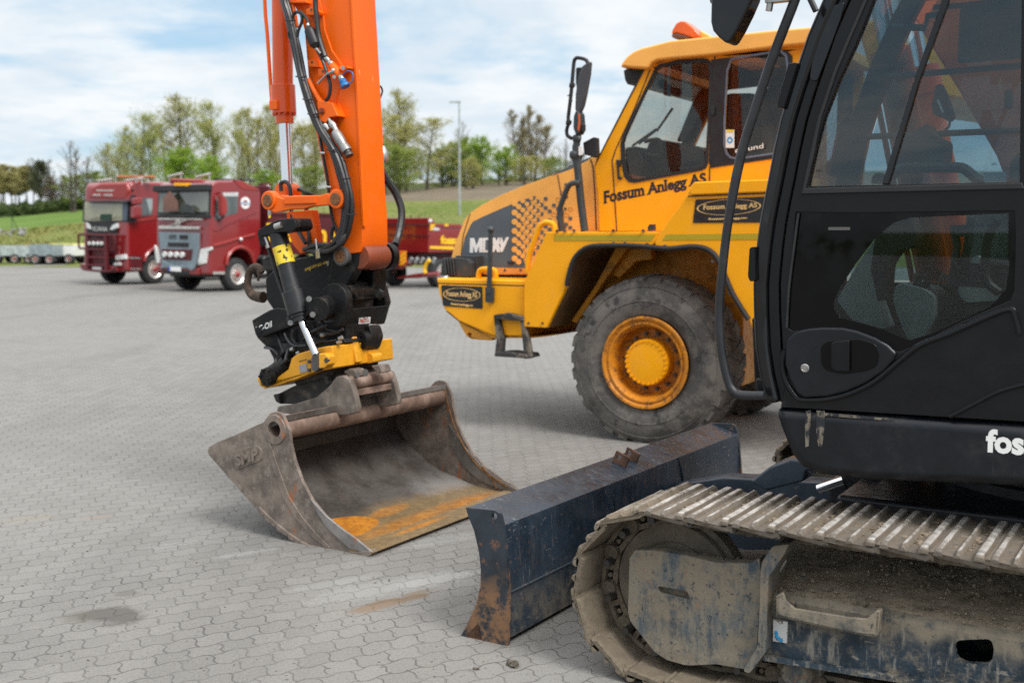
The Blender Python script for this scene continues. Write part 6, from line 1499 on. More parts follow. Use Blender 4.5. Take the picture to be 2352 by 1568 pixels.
gp(T, [(2008 + 26 * math.cos(a * .314), 442 + 34 * math.sin(a * .314)) for a in range(20)], -.018, -.012, M['red'], 'emblem_centre', em); gp(T, [(1958, 430), (2060, 436), (2060, 462), (1958, 456)], -.022, -.012, surf('emblem_blue', (.16, .24, .42), .5), 'emblem_bar', em)
text_obj('lettering', 'VOLVO', T, [(1964, 455), (2054, 460), (2054, 441), (1964, 436)], -.022, M['white'], em, bold=.03, c=c12)
gp(T, [(1876, 175), (1960, 180), (2180, 285), (2175, 300), (1985, 290), (1930, 250)], -.02, .1, M['red_light'], 'roof_fairing', vcab, bev=.02)
gp(T, [(1625, 930), (2130, 795), (2130, 830), (1940, 870), (1780, 930), (1640, 965)], -.05, .05, M['red_light'], 'side_crease', vcab, bev=.03)
mb = MB(); mb.tube([T.pt(c12(*p), -.04) for p in ((1785, 1170), (1800, 1080), (1860, 995), (1950, 962), (2040, 1002), (2092, 1090), (2120, 1180))], .06, 8, smooth=3); obj('wheel_arch', mb, M['red_light'], vcab)
mb = MB(); mb.blob(T.pt(c12(1955, 870), -.06), .06, 2, .02); obj('marker_lamp', mb, M['lamp_glass'], vcab)
gp(T, [(1630, 1250), (1765, 1248), (1765, 1280), (1632, 1280)], -.02, .02, M['alu'], 'step_edge', vcab)
gp(T, [(1625, 760), (1690, 770), (1800, 700), (2130, 560), (2130, 566), (1800, 708), (1690, 780), (1625, 770)], -.006, .01, M['red_dark'], 'door_line', vcab)
road_wheel(T, 0, .0, volvo); road_wheel(T, 0, VW, volvo, side=-1)
mb = MB(); mb.box(T, -7, 1.2, .6, 1.7, .55, .95); mb.box(T, -2.4, -1.25, .1, .6, .6, 1.0); mb.box(T, -1.1, 1.0, .4, VW - .4, .45, .8); obj('chassis', mb, M['truck_black'], volvo, bev=.03)
for u in (-4.3, -5.65): road_wheel(T, u, .0, volvo); road_wheel(T, u, VW, volvo, side=-1)
mb = MB(); mb.prism(T, [(-1.42, 1.1), (-1.42, 3.35), (-1.52, 3.35), (-1.62, 2.5), (-6.9, 2.5), (-6.9, 1.1)], -.04, VW + .04)
tip_ = obj('tipper_body', mb, M['red_dark'], volvo, bev=.03)
mb = MB(); mb.prism(T, [(-1.5, 2.42), (-1.5, 2.5), (-6.9, 2.5), (-6.9, 2.42)], -.09, -.03); obj('body_rail', mb, M['red_dark'], tip_)
ln = [T.uz(p, -.05) for p in ((718, 562), (812, 562), (812, 518), (718, 518))]
q = [(690, 564), (846, 566), (846, 521), (690, 517)]
text_obj('lettering', 'Fossum Anlegg', T, [(612, 566), (872, 570), (872, 520), (612, 512)], -.045, M['yellow_text'], tip_, bold=.04, th=.01)
for a, b in (((1095, 135), (1270, 95)), ((1430, 140), (1605, 98))):
    mb = MB(); p0, p1 = G.pt(c12(*a), .45), G.pt(c12(*b), .45); d = p1 - p0; z_ = Vector((0, 0, -.22))
    mb.tube([p0 + d * .12 + z_, p0 + d * .12, p0, p1, p0 + d * .88, p0 + d * .88 + z_], [.02, .025, .042, .042, .025, .02], 8); obj('roof_lamp_bar', mb, M['alu'], vcab)
gp(G, [(1115, 150), (1500, 165), (1500, 215), (1100, 205)], .35, .8, M['red_light'], 'roof_cap', vcab, bev=.08)
mb = MB()
for p in ((1655, 150), (1960, 150)): q = T.pt(c12(*p), .5); mb.cyl(q - Vector((0, 0, .3)), q, .05, 8)
mb.cyl(T.pt(c12(1640, 165), .8), T.pt(c12(2120, 180), .8), .03, 8)
obj('horn', mb, M['truck_black'], vcab)
gp(T, [(2215, 210), (2300, 205), (2330, 420), (2220, 420)], .3, .5, M['red_dark'], 'body_headboard', tip_); mb = MB(); mb.blob(T.pt(c12(2273, 260), .28), .09, 1, .05); obj('marker_lamp', mb, M['lamp_glass'], tip_)

# ---------------- lorry with bull bar
SO = ground(357, 652); SAZ = -149.5; SW = 2.36
sside = [(632, 1260), (630, 1000), (628, 680), (632, 640), (640, 420), (648, 260), (668, 200), (700, 186), (1300, 200), (1340, 330), (1340, 1030), (1200, 1130), (1140, 1060), (1060, 985), (950, 985), (870, 1040), (830, 1130), (810, 1250)]
T, G, uf, scania, scab = truck('tipper_truck', SO, SAZ, SW, sside, 'red tipper truck with a dark red bull bar across its front', None, 0)
A = T.uz(c12(631, 650), 0); B = T.uz(c12(640, 420), 0)
obj('windscreen', slab(T, A, B, .12, SW - .10, .0, .03), surf('screen_light', (.20, .19, .10), .08, var=.35, vscale=1.2, coat=1., spec=1), scab)
obj('screen_border', slab(T, A, B, .0, SW, -.02, .012, -.06, 1.04), M['truck_black'], scab)
obj('pillar', slab(T, A, B, .02, .26, .03, .05, 0, 1), surf('pillar_blue', (.05, .07, .10), .3), scab)
obj('dashboard_item', slab(T, A, B, .8, 1.4, .032, .04, .02, .34), surf('bag_green', (.01, .045, .025), .7), scab)
def G2(px, d0, d1, mat, name, par=None, bev=.01): return gp(G, px, d0, d1, mat, name, par or scab, bev=bev)
G2([(140, 400), (178, 250), (300, 200), (600, 190), (640, 300), (610, 420), (400, 420)], .12, .7, M['red_light'], 'roof_front', bev=.12)
G2([(255, 288), (455, 290), (455, 306), (255, 304)], .105, .13, M['alu'], 'air_slot'); G2([(210, 340), (300, 342), (300, 360), (208, 358)], .105, .13, M['alu'], 'air_slot'); G2([(340, 340), (440, 342), (438, 362), (340, 360)], .105, .13, M['alu'], 'air_slot')
G2([(130, 420), (620, 425), (600, 445), (160, 440)], -.05, .4, M['truck_black'], 'sun_visor', bev=.03)
gk = G2([(140, 650), (500, 670), (490, 800), (140, 800)], -.03, .05, M['truck_black'], 'grille', bev=.02)
text_obj('lettering', 'SCANIA', G, [(212, 768), (388, 775), (388, 724), (212, 718)], -.035, M['alu'], gk, bold=.03, c=c12)
G2([(130, 670), (165, 690), (195, 740), (190, 750), (140, 740)], -.05, .05, M['lamp_glass'], 'daytime_lamp'); G2([(500, 680), (445, 700), (410, 755), (440, 760), (500, 735)], -.05, .05, M['lamp_glass'], 'daytime_lamp')
G2([(60, 1150), (490, 1190), (500, 1250), (380, 1262), (100, 1225)], -.12, .2, M['red'], 'bumper', bev=.05)
G2([(480, 1060), (590, 1045), (600, 1100), (480, 1115)], -.06, .1, M['lamp_glass'], 'headlight'); G2([(455, 1150), (530, 1140), (535, 1175), (458, 1182)], -.08, .1, M['lamp_glass'], 'fog_lamp')
pl_ = G2([(205, 1192), (312, 1198), (312, 1240), (205, 1232)], -.32, -.30, M['white'], 'number_plate', bev=0)
mb = MB()
for a, b in (((190, 640), (330, 600)), ((360, 650), (500, 605))): mb.tube([G.pt(c12(*a), -.05), G.pt(c12(*b), -.05)], .014, 5)
obj_each('wiper', mb, M['truck_black'], scab)
G2([(150, 810), (495, 815), (495, 1050), (150, 1040)], -.02, .05, M['red_dark'], 'grille_panel')
for k in range(4): G2([(165, 830 + k * 50), (345, 835 + k * 50), (345, 862 + k * 50), (165, 858 + k * 50)], -.03, .0, M['truck_black'], 'grille_slot', bev=0)
# bull bar
mb = MB()
def gt(px, r, d=-.35): mb.tube([G.pt(c12(*p), d) for p in px], r, 8, smooth=2)
for x in (140, 355): mb.plate(G, [(x - 14, 800), (x + 18, 802), (x + 20, 1235), (x - 8, 1230)], -.38, -.28, c12)
gt([(45, 815), (130, 812), (355, 822), (470, 825), (470, 960), (440, 1000)], .045); gt([(45, 815), (50, 960), (80, 975), (140, 985)], .04)
for y in (880, 985, 1080, 1170): gt([(140, y), (355, y + 8)], .035)
gt([(75, 1170), (90, 1210), (140, 1228), (355, 1245), (430, 1240), (490, 1200)], .045)
mb.plate(G, [(150, 980), (350, 990), (350, 1230), (150, 1225)], -.26, -.2, c12)
bb = obj('bull_bar', mb, M['red_dark'], scania)
for x in (180, 232, 280, 325):
    m2 = MB(); q = G.pt(c12(x, 918), -.36); m2.lathe(q, -G.L, [(-.04, .062), (.05, .066), (.06, .05), (.06, .02)], 18); o_ = obj('auxiliary_lamp', m2, M['lamp_glass'], bb); 
gp(T, [(700, 430), (830, 380), (918, 385), (915, 585), (830, 600), (720, 620)], -.012, 0, surf('side_glass2', (.03, .035, .035), .05, var=.4, coat=1., spec=1), 'side_window', scab)
gp(T, [(840, 395), (915, 390), (912, 500), (890, 575)], -.018, -.01, surf('window_sky', (.30, .36, .36), .2), 'painted_sky_patch', scab)  # pale panel paints the sky seen in this side window
gp(T, [(672, 350), (720, 350), (722, 660), (655, 670)], -.08, .0, M['truck_black'], 'door_pillar', scab)
gp(T, [(712, 380), (800, 375), (805, 455), (712, 465)], -.34, -.1, M['red'], 'door_mirror', scab, bev=.05); gp(T, [(705, 478), (796, 470), (795, 610), (705, 625)], -.34, -.1, M['red'], 'door_mirror', scab, bev=.05)
gp(T, [(660, 655), (950, 615), (955, 635), (660, 680)], -.03, .02, M['red_light'], 'side_crease', scab, bev=.01)
mb = MB(); mb.tube([T.pt(c12(*p), -.04) for p in ((815, 1130), (850, 1050), (930, 975), (1010, 960))], .06, 8, smooth=3); obj('wheel_arch', mb, M['red'], scab)
gp(T, [(650, 1060), (800, 1070), (800, 1240), (655, 1250)], -.012, 0, M['red_dark'], 'step_panel', scab); gp(T, [(655, 1080), (780, 1085), (780, 1096), (655, 1094)], -.03, 0, M['alu'], 'step_edge', scab); gp(T, [(660, 1210), (780, 1212), (780, 1224), (660, 1224)], -.03, 0, M['alu'], 'step_edge', scab)
mb = MB(); mb.blob(T.pt(c12(682, 290), -.02), .06, 1, .05); obj('side_knob', mb, M['truck_black'], scab)
road_wheel(T, 0, .0, scania); road_wheel(T, 0, SW, scania, side=-1)
mb = MB(); mb.box(T, -7, 1.2, .6, 1.7, .55, .95); mb.box(T, -1.1, 1.0, .4, SW - .4, .45, .8); obj('chassis', mb, M['truck_black'], scania, bev=.03)
for u in (-4.3, -5.65): road_wheel(T, u, .0, scania); road_wheel(T, u, SW, scania, side=-1)
mb = MB(); mb.box(T, -6.9, -1.75, -.04, SW + .04, 1.1, 2.5); obj('tipper_body', mb, M['red_dark'], scania, bev=.03)
for a, b in (((265, 185), (440, 160)), ((605, 180), (815, 150))):
    mb = MB(); p0, p1 = G.pt(c12(*a), .45), G.pt(c12(*b), .45); d = p1 - p0; z_ = Vector((0, 0, -.22))
    mb.tube([p0 + d * .12 + z_, p0 + d * .12, p0, p1, p0 + d * .88, p0 + d * .88 + z_], [.02, .025, .04, .04, .025, .02], 8); obj('roof_lamp_bar', mb, M['alu'], scab)
gp(G, [(490, 122), (890, 120), (890, 146), (490, 146)], .75, 1.0, surf('beacon_orange', (.50, .17, .05), .4), 'beacon_bar', scab, bev=.03)

# ---------------- red trailer behind the stick with drawbar and dolly
RO = ground(985, 662)
Q = Frame(RO, -143); H = Frame(Q.w(0, 0, 0), -53)
tr = empty('tipper_trailer', Q.w(-2, 1.2, 0), 'dark red tipper trailer with yellow edging and a striped marker on its drawbar', 'trailer')
mb = MB(); mb.prism(Q, [(0, 1.17), (0, 2.33), (-.25, 2.28), (-.35, 2.1), (-6, 2.1), (-6, 1.17)], 0, 2.45)
bd = obj('trailer_body', mb, M['red'], tr, bev=.03)
def qp(px, l0, l1, mat, name, par, fr=Q, bev=0.): return gp(fr, px, l0, l1, mat, name, par, c=cC, bev=bev)
qp([(1150, 300), (1235, 300), (1235, 340), (1190, 345), (1188, 410), (1148, 410)], -.03, 0, M['yellow_text'], 'corner_guard', bd)
qp([(1145, 700), (1575, 705), (1575, 765), (1140, 745)], -.03, .02, M['yellow_text'], 'lower_stripe', bd)
qp([(1235, 290), (1700, 300), (1700, 350), (1235, 335)], -.04, .03, M['red_light'], 'body_rail', bd); qp([(1410, 295), (1475, 295), (1475, 335), (1410, 335)], -.05, -.03, M['yellow_text'], 'reflector', bd)
qp([(1198, 360), (1312, 366), (1312, 412), (1198, 408)], -.01, 0, M['sticker_white'], 'label_plate', bd)
text_obj('lettering', 'fossum', Q, [(1330, 665), (1760, 680), (1760, 515), (1330, 500)], 0, M['yellow_text'], bd, bold=.05, th=.012, c=cC)
qp([(330, 280), (1120, 300), (1120, 330), (330, 310)], -.03, .02, M['red_dark'], 'front_rib', bd, fr=H); qp([(330, 480), (1120, 500), (1120, 520), (330, 500)], -.03, .02, M['red_dark'], 'front_rib', bd, fr=H)
mb = MB(); mb.blob(H.pt(cC(1145, 240), -.05), .07, 1, .05); obj('marker_lamp', mb, M['lamp_glass'], bd)
mb = MB(); mb.box(Q, -5.5, -.2, .6, 1.8, .75, 1.15); mb.box(Q, .0, .9, .7, 1.7, .72, .95)
for l in (.75, 1.65): mb.tube([Q.w(.6, l, .75), Q.w(2.6, 1.2, .6)], .07, 8)
obj('drawbar', mb, M['red_dark'], tr, bev=.02)
for u in (-.75, -3.8, -5.1): road_wheel(Q, u, .05, tr, .48); road_wheel(Q, u, 2.4, tr, .48, side=-1)
mb = MB(); a = H.pt(cC(540, 1280), -.3); b = H.pt(cC(1290, 1210), -.3); mb.tube([a, a * .5 + b * .5, b], [.03, .08, .08], 8); mb.tube([H.pt(cC(460, 1070), -.6), H.pt(cC(640, 1090), -.6), H.pt(cC(720, 1000), -.6)], .07, 8); obj('folding_beam', mb, M['red'], tr)
mk = gp(H, [(585, 785), (692, 785), (685, 1060), (575, 1060)], -.66, -.62, surf('marker_orange', (.85, .20, .01), .4), 'marker_board', tr, c=cC)
for k in range(3): gp(H, [(590, 880 + k * 75), (690, 800 + k * 80), (690, 840 + k * 80), (588, 925 + k * 68)], -.668, -.66, M['yellow_text'], 'stripe', mk, c=cC)
mb = MB()
for k in range(5): mb.tube([H.pt(cC(760 + k * 108, 1010), -.2), H.pt(cC(810 + k * 105, 920), -.2)], .06, 8)
obj('hose_coil', mb, M['galv'], tr)
mb = MB(); mb.tube([H.pt(cC(*p), -.35) for p in ((1130, 960), (1090, 1000), (1060, 1060), (1040, 1130), (1060, 1200))], .06, 8, smooth=4); obj('brake_hose', mb, M['yellow_text'], tr)

# ---------------- small car trailers along the edge of the yard
def car_trailer(px, y, label, body, L_=3.2, Wd=1.7, hgt=.55, az=95, flap=None, spare=False, tarp=None):
    o = ground(px, y); K = Frame(o, az)
    t = empty('car_trailer', K.w(0, Wd / 2, 0), label, 'trailer', 'small trailers parked in a row along the grass bank')
    mb = MB()
    z0 = .5
    mb.box(K, -L_ / 2, L_ / 2, 0, Wd, z0, z0 + .06)
    for l0, l1 in ((0, .05), (Wd - .05, Wd)): mb.box(K, -L_ / 2, L_ / 2, l0, l1, z0 + .06, z0 + hgt)
    for u in (-L_ / 2, L_ / 2 - .05): mb.box(K, u, u + .05, .05, Wd - .05, z0 + .06, z0 + hgt)
    for k in range(5): mb.box(K, -L_ / 2 + k * L_ / 4.05, -L_ / 2 + k * L_ / 4.05 + .06, -.02, 0, z0, z0 + hgt)
    obj('side_boards', mb, body, t)
    mb = MB(); mb.tube([K.w(-L_ / 2, Wd * .3, z0 - .03), K.w(-L_ / 2 - 1.2, Wd / 2, z0 - .05)], .04, 6); mb.tube([K.w(-L_ / 2, Wd * .7, z0 - .03), K.w(-L_ / 2 - 1.2, Wd / 2, z0 - .05)], .04, 6); mb.tube([K.w(-L_ / 2 - 1.1, Wd / 2, .0), K.w(-L_ / 2 - 1.1, Wd / 2, .7)], .03, 6)
    obj('drawbar', mb, M['galv'], t)
    for u in (-.42, .42): road_wheel(K, u, -.05, t, .30); road_wheel(K, u, Wd + .05, t, .30, side=-1)
    mb = MB(); mb.box(K, -.85, .85, -.12, .1, .62, .66); mb.box(K, -L_ / 2, L_ / 2, .3, Wd - .3, .38, .5); obj('mudguard', mb, M['truck_black'], t)
    mb = MB(); mb.box(K, L_ / 2 - .55, L_ / 2 - .15, -.035, -.022, z0 + .25, z0 + .36); obj('reflector', mb, surf('refl_amber', (.65, .25, .03), .5), t)
    if spare:
        mb = MB(); mb.lathe(K.w(-.9, -.05, z0 + .3), K.L, [(0, .17), (0, .3), (.16, .3), (.16, .17)], 24, closed=True); obj('spare_wheel', mb, M['tyre_road'], t)
    if tarp:
        mb = MB(); mb.prism(K, [(-L_ / 2 - .02, z0 + hgt), (-L_ / 2 + .1, z0 + hgt + .06), (L_ / 2 - .1, z0 + hgt + .06), (L_ / 2 + .02, z0 + hgt)], -.03, Wd + .03); obj('rim_trim', mb, tarp, t, bev=.02)
    return t
car_trailer(12, 603, 'grey galvanised trailer with a spare wheel on its side board', M['galv'], L_=2.6, spare=True)
car_trailer(84, 605, 'pale galvanised low trailer with bright twin wheel hubs, between two other trailers', surf('galv_pale', (.45, .5, .5), .5, .3, var=.2), L_=2.5)
car_trailer(131, 606, 'plain grey trailer with tall sides next to the white trailer', surf('galv_grey', (.28, .33, .35), .5, .3, var=.15), L_=1.5, hgt=.65)
car_trailer(174, 605, 'white trailer with a yellow top edge beside the left red truck', surf('white_panel', (.72, .72, .69), .5, var=.05), L_=1.5, hgt=.62, tarp=surf('trim_lime', (.55, .52, .10), .5))
# ================================================================== YARD, BANK, FIELDS, TREES, SKY
def lerp_tab(tab, x):
    if x <= tab[0][0]: return tab[0][1]
    for (a, va), (b, vb) in zip(tab, tab[1:]):
        if x <= b: return va + (vb - va) * (x - a) / (b - a)
    return tab[-1][1]
# picture row of the terrain at chosen distances, for columns across the view -> real heights
ROWS = [  # distance, [(column, row)]
    (60, [(-900, 613.6), (3400, 613.6)]),
    (72, [(-900, 600), (0, 600), (300, 598), (800, 585), (890, 530), (1050, 520), (1400, 515), (3400, 515)]),
    (76, [(-900, 575), (0, 578), (190, 578), (500, 560), (880, 505), (1050, 502), (1400, 495), (3400, 500)]),
    (88, [(-900, 532), (0, 536), (60, 531), (190, 520), (500, 500), (880, 488), (1050, 492), (1400, 470), (3400, 470)]),
    (95, [(-900, 527), (0, 528), (190, 512), (500, 490), (880, 463), (1050, 461), (1200, 456), (1400, 450), (3400, 450)]),
    (150, [(-900, 505), (0, 500), (60, 496), (190, 482), (300, 474), (600, 455), (880, 441), (1050, 428), (1200, 417), (1500, 400), (3400, 390)]),
    (260, [(-900, 478), (0, 472), (190, 468), (600, 440), (880, 425), (1200, 410), (3400, 380)]),
    (420, [(-900, 476), (0, 470), (190, 466), (600, 445), (880, 430), (1200, 415), (3400, 390)]),
]
def terrain(col, dist):
    ds = [r[0] for r in ROWS]; ys = [lerp_tab(r[1], col) for r in ROWS]
    hs = []
    for d, y in zip(ds, ys):
        r_ = ray(col, y); hs.append(EYE + r_.z / r_.y * d)
    z = lerp_tab(list(zip(ds, hs)), dist)
    return z
def terrain_pt(col, dist):
    z = terrain(col, dist); x = (col - CX) / FPX
    # column keeps its bearing at ground level
    r_ = ray(col, 533); return Vector((r_.x / r_.y * dist, dist, z))
def grassmat(name, c1_, c2_, c3_, sc=.35, fine=3.0):
    m, nt = newmat(name); out = N(nt, 'ShaderNodeOutputMaterial'); p = N(nt, 'ShaderNodeBsdfPrincipled'); nt.links.new(p.outputs[0], out.inputs[0])
    V = N(nt, 'ShaderNodeTexCoord').outputs['Object']
    C = mixc(nt, ramp(nt, nz(nt, V, sc, 5), .35, .65), c1_, c2_)
    C = mixc(nt, ramp(nt, nz(nt, stretch(nt, V, (1, 1, 2.5)), fine, 5, .7), .5, .72), C, c3_)
    nt.links.new(C, p.inputs['Base Color']); p.inputs['Roughness'].default_value = .95; p.inputs['Specular IOR Level'].default_value = .1
    b = N(nt, 'ShaderNodeBump'); b.inputs['Distance'].default_value = .25; nt.links.new(nz(nt, V, fine * 1.5, 6, .7), b.inputs['Height']); nt.links.new(b.outputs[0], p.inputs['Normal'])
    return m
def strip(name, d0, d1, nd, cols, mat, amp=.0, f=.4, z_off=0.):
    vs = []; fs = []
    nc = len(cols)
    for i in range(nd + 1):
        d = d0 + (d1 - d0) * i / nd
        for c_ in cols:
            p = terrain_pt(c_, d); p.z += z_off + (amp * mnoise.noise(Vector((p.x * f, p.y * f, 2))) if 0 < i < nd else 0)
            vs.append(p)
    for i in range(nd):
        for j in range(nc - 1):
            a = i * nc + j; fs.append([a, a + 1, a + nc + 1, a + nc])
    mb = MB(); mb.add(vs, fs); o = obj(name, mb, mat, None, angle=80, fix=False); o['kind'] = 'structure'; return o
allc = list(range(-900, 3401, 25))
strip('grass_bank', 60, 95, 46, allc, grassmat('bank_grass', (.12, .16, .035), (.18, .195, .06), (.23, .21, .09), .16, 1.6), .14, .4)
lc = [c_ for c_ in allc if c_ <= 600]; rc = [c_ for c_ in allc if c_ >= 600]
strip('green_field', 95, 150, 14, lc, grassmat('field_grass', (.09, .16, .03), (.13, .20, .045), (.11, .155, .04), .12, 1.4), .08, .2)
strip('ploughed_field', 95, 150, 20, rc, grassmat('plough_soil', (.15, .125, .09), (.19, .155, .11), (.12, .10, .07), .2, 1.5), .15, .4)
strip('woodland_floor', 150, 420, 24, allc, grassmat('wood_floor', (.045, .06, .018), (.09, .085, .03), (.06, .075, .02), .1, 1.0), .5, .1)
mb = MB(); mb.add([(-3000, -3000, -.25), (3000, -3000, -.25), (3000, 3000, -.25), (-3000, 3000, -.25)], [[0, 1, 2, 3]])
o = obj('ground', mb, grassmat('far_ground', (.06, .08, .02), (.08, .10, .03), (.07, .09, .02)), fix=False); o['kind'] = 'structure'

# ---- block paving
def paving():   # worn interlocking blocks, sand joints
    m, nt = newmat('paving'); out = N(nt, 'ShaderNodeOutputMaterial'); p = N(nt, 'ShaderNodeBsdfPrincipled'); nt.links.new(p.outputs[0], out.inputs[0])
    V = N(nt, 'ShaderNodeTexCoord').outputs['Object']
    rot = N(nt, 'ShaderNodeMapping'); rot.inputs['Rotation'].default_value = (0, 0, R(-32)); nt.links.new(V, rot.inputs['Vector']); P = rot.outputs[0]
    # slight uneven laying
    nzv = N(nt, 'ShaderNodeTexNoise'); nzv.inputs['Scale'].default_value = 1.3; nzv.inputs['Detail'].default_value = 3; nt.links.new(V, nzv.inputs['Vector'])
    sb = N(nt, 'ShaderNodeVectorMath', operation='SUBTRACT'); nt.links.new(nzv.outputs['Color'], sb.inputs[0]); sb.inputs[1].default_value = (.5, .5, .5)
    sc = N(nt, 'ShaderNodeVectorMath', operation='SCALE'); nt.links.new(sb.outputs[0], sc.inputs[0]); sc.inputs['Scale'].default_value = .06
    nz2 = N(nt, 'ShaderNodeTexNoise'); nz2.inputs['Scale'].default_value = 11; nz2.inputs['Detail'].default_value = 3; nt.links.new(V, nz2.inputs['Vector'])
    sc2 = N(nt, 'ShaderNodeVectorMath', operation='MULTIPLY_ADD'); nt.links.new(nz2.outputs['Color'], sc2.inputs[0]); sc2.inputs[1].default_value = (.03, .03, 0); nt.links.new(sc.outputs[0], sc2.inputs[2])
    ad = N(nt, 'ShaderNodeVectorMath', operation='ADD'); nt.links.new(P, ad.inputs[0]); nt.links.new(sc2.outputs[0], ad.inputs[1])
    sp = N(nt, 'ShaderNodeSeparateXYZ'); nt.links.new(ad.outputs[0], sp.inputs[0]); x, y = sp.outputs[0], sp.outputs[1]
    BW_, BH = .146, .124
    # wavy interlocking joints
    wx = mth(nt, 'MULTIPLY', mth(nt, 'SINE', mth(nt, 'MULTIPLY', x, 2 * math.pi / BW_)), .0095)
    y2 = mth(nt, 'ADD', y, wx)
    wy = mth(nt, 'MULTIPLY', mth(nt, 'SINE', mth(nt, 'MULTIPLY', y, 2 * math.pi / BH)), .0105)
    x2 = mth(nt, 'ADD', x, wy)
    row = mth(nt, 'FLOOR', mth(nt, 'DIVIDE', y2, BH)); fy = mth(nt, 'FRACT', mth(nt, 'DIVIDE', y2, BH))
    xs = mth(nt, 'ADD', mth(nt, 'DIVIDE', x2, BW_), mth(nt, 'MULTIPLY', row, .5))
    colm = mth(nt, 'FLOOR', xs); fx = mth(nt, 'FRACT', xs)
    dy = mth(nt, 'MULTIPLY', mth(nt, 'MINIMUM', fy, mth(nt, 'SUBTRACT', 1, fy)), BH)
    dx = mth(nt, 'MULTIPLY', mth(nt, 'MINIMUM', fx, mth(nt, 'SUBTRACT', 1, fx)), BW_)
    dd = mth(nt, 'ADD', mth(nt, 'MINIMUM', dx, dy), mth(nt, 'MULTIPLY', mth(nt, 'SUBTRACT', nz(nt, V, 55, 5, .7), .5), .012))
    joint = ramp(nt, dd, .0052, .0012)
    jv = mth(nt, 'MULTIPLY', joint, ramp(nt, nz(nt, V, 2.6, 5, .75), .36, .64, .12, 1.))
    cb = N(nt, 'ShaderNodeCombineXYZ'); nt.links.new(row, cb.inputs[0]); nt.links.new(colm, cb.inputs[1])
    wn = N(nt, 'ShaderNodeTexWhiteNoise', noise_dimensions='2D'); nt.links.new(cb.outputs[0], wn.inputs['Vector'])
    C = mixc(nt, wn.outputs['Value'], (.178, .172, .160), (.214, .207, .194))
    C = mixc(nt, mth(nt, 'MULTIPLY', ramp(nt, nz(nt, V, .35, 5, .6), .35, .7), .55), C, (.232, .225, .212))
    C = mixc(nt, mth(nt, 'MULTIPLY', ramp(nt, nz(nt, stretch(nt, V, (.5, .09, 1)), 1.4, 5, .6), .50, .68), .38), C, (.115, .112, .106))
    C = mixc(nt, mth(nt, 'MULTIPLY', ramp(nt, nz(nt, V, 6.5, 6, .75), .54, .70), .35), C, (.235, .225, .205))
    C = mixc(nt, mth(nt, 'MULTIPLY', ramp(nt, nz(nt, V, 3.1, 6, .7), .52, .78), .5), C, (.160, .155, .145))
    # grit: fine light and dark aggregate
    C = mixc(nt, mth(nt, 'MULTIPLY', ramp(nt, nz(nt, V, 85, 4, .85), .53, .66), .6), C, (.33, .32, .305))
    C = mixc(nt, mth(nt, 'MULTIPLY', ramp(nt, nz(nt, V, 70, 4, .85), .54, .64), .7), C, (.095, .092, .085))
    C = mixc(nt, mth(nt, 'MULTIPLY', ramp(nt, nz(nt, V, 36, 4, .8), .64, .72), .7), C, (.085, .085, .08))
    C = mixc(nt, mth(nt, 'MULTIPLY', jv, .70), C, mixc(nt, ramp(nt, nz(nt, V, .9, 4), .4, .62), (.050, .049, .046), (.095, .086, .070)))
    # whitish scuffs near the blade, oil stain and mud smears
    def spot(cx, cy, rx, ry, rotd, noise_s, amt):
        mp = N(nt, 'ShaderNodeMapping'); mp.vector_type = 'TEXTURE'; mp.inputs['Location'].default_value = (cx, cy, 0); mp.inputs['Rotation'].default_value = (0, 0, R(rotd)); mp.inputs['Scale'].default_value = (rx, ry, 1)
        nt.links.new(V, mp.inputs['Vector']); ln = N(nt, 'ShaderNodeVectorMath', operation='LENGTH'); nt.links.new(mp.outputs[0], ln.inputs[0])
        d = mth(nt, 'ADD', ln.outputs['Value'], mth(nt, 'MULTIPLY', mth(nt, 'SUBTRACT', nz(nt, V, noise_s, 5, .65), .5), 1.7))
        return mth(nt, 'MULTIPLY', ramp(nt, d, 1.05, .5), amt)
    for (px, py), rx, ry, rt, ns, amt, colr in (
            ((905, 1345), .55, .16, 32, 30, .24, (.38, .395, .38)), ((1010, 1240), .45, .10, 34, 30, .2, (.38, .395, .38)), ((760, 1340), .3, .07, 32, 30, .2, (.38, .395, .38)), ((560, 1270), .25, .05, 33, 24, .25, (.38, .375, .36)), ((1000, 1330), .3, .08, 34, 30, .26, (.40, .395, .38)), ((400, 1250), .2, .05, 33, 24, .2, (.36, .35, .34)),
            ((905, 1380), .26, .055, 36, 8, .95, (.17, .125, .085)), ((860, 1395), .20, .05, 36, 9, .85, (.20, .15, .11)), ((960, 1360), .12, .03, 36, 12, .8, (.19, .15, .11)),
            ((265, 1412), .20, .15, 0, 6, .8, (.085, .078, .072)), ((180, 1415), .12, .09, 10, 7, .5, (.11, .10, .085)), ((290, 1362), .07, .06, 0, 8, .5, (.11, .10, .09)),
            ((215, 1188), .10, .04, 20, 12, .5, (.25, .19, .15)), ((70, 1190), .2, .1, 20, 6, .4, (.25, .22, .17)), ((1540, 880), 1.2, .6, 0, 1.2, .3, (.17, .165, .16))):
        g = ground(px, py); C = mixc(nt, spot(g.x, g.y, rx, ry, rt, ns, amt), C, colr)
    nt.links.new(C, p.inputs['Base Color']); p.inputs['Roughness'].default_value = .88; p.inputs['Specular IOR Level'].default_value = .25
    h = mth(nt, 'SUBTRACT', mth(nt, 'MULTIPLY', nz(nt, V, 120, 4, .7), .25), mth(nt, 'MULTIPLY', joint, 1.0))
    b = N(nt, 'ShaderNodeBump'); b.inputs['Distance'].default_value = .004; b.inputs['Strength'].default_value = .8; nt.links.new(h, b.inputs['Height']); nt.links.new(b.outputs[0], p.inputs['Normal'])
    return m
mb = MB(); mb.add([(-120, -60, 0), (120, -60, 0), (120, 73, 0), (-120, 73, 0)], [[0, 1, 2, 3]])
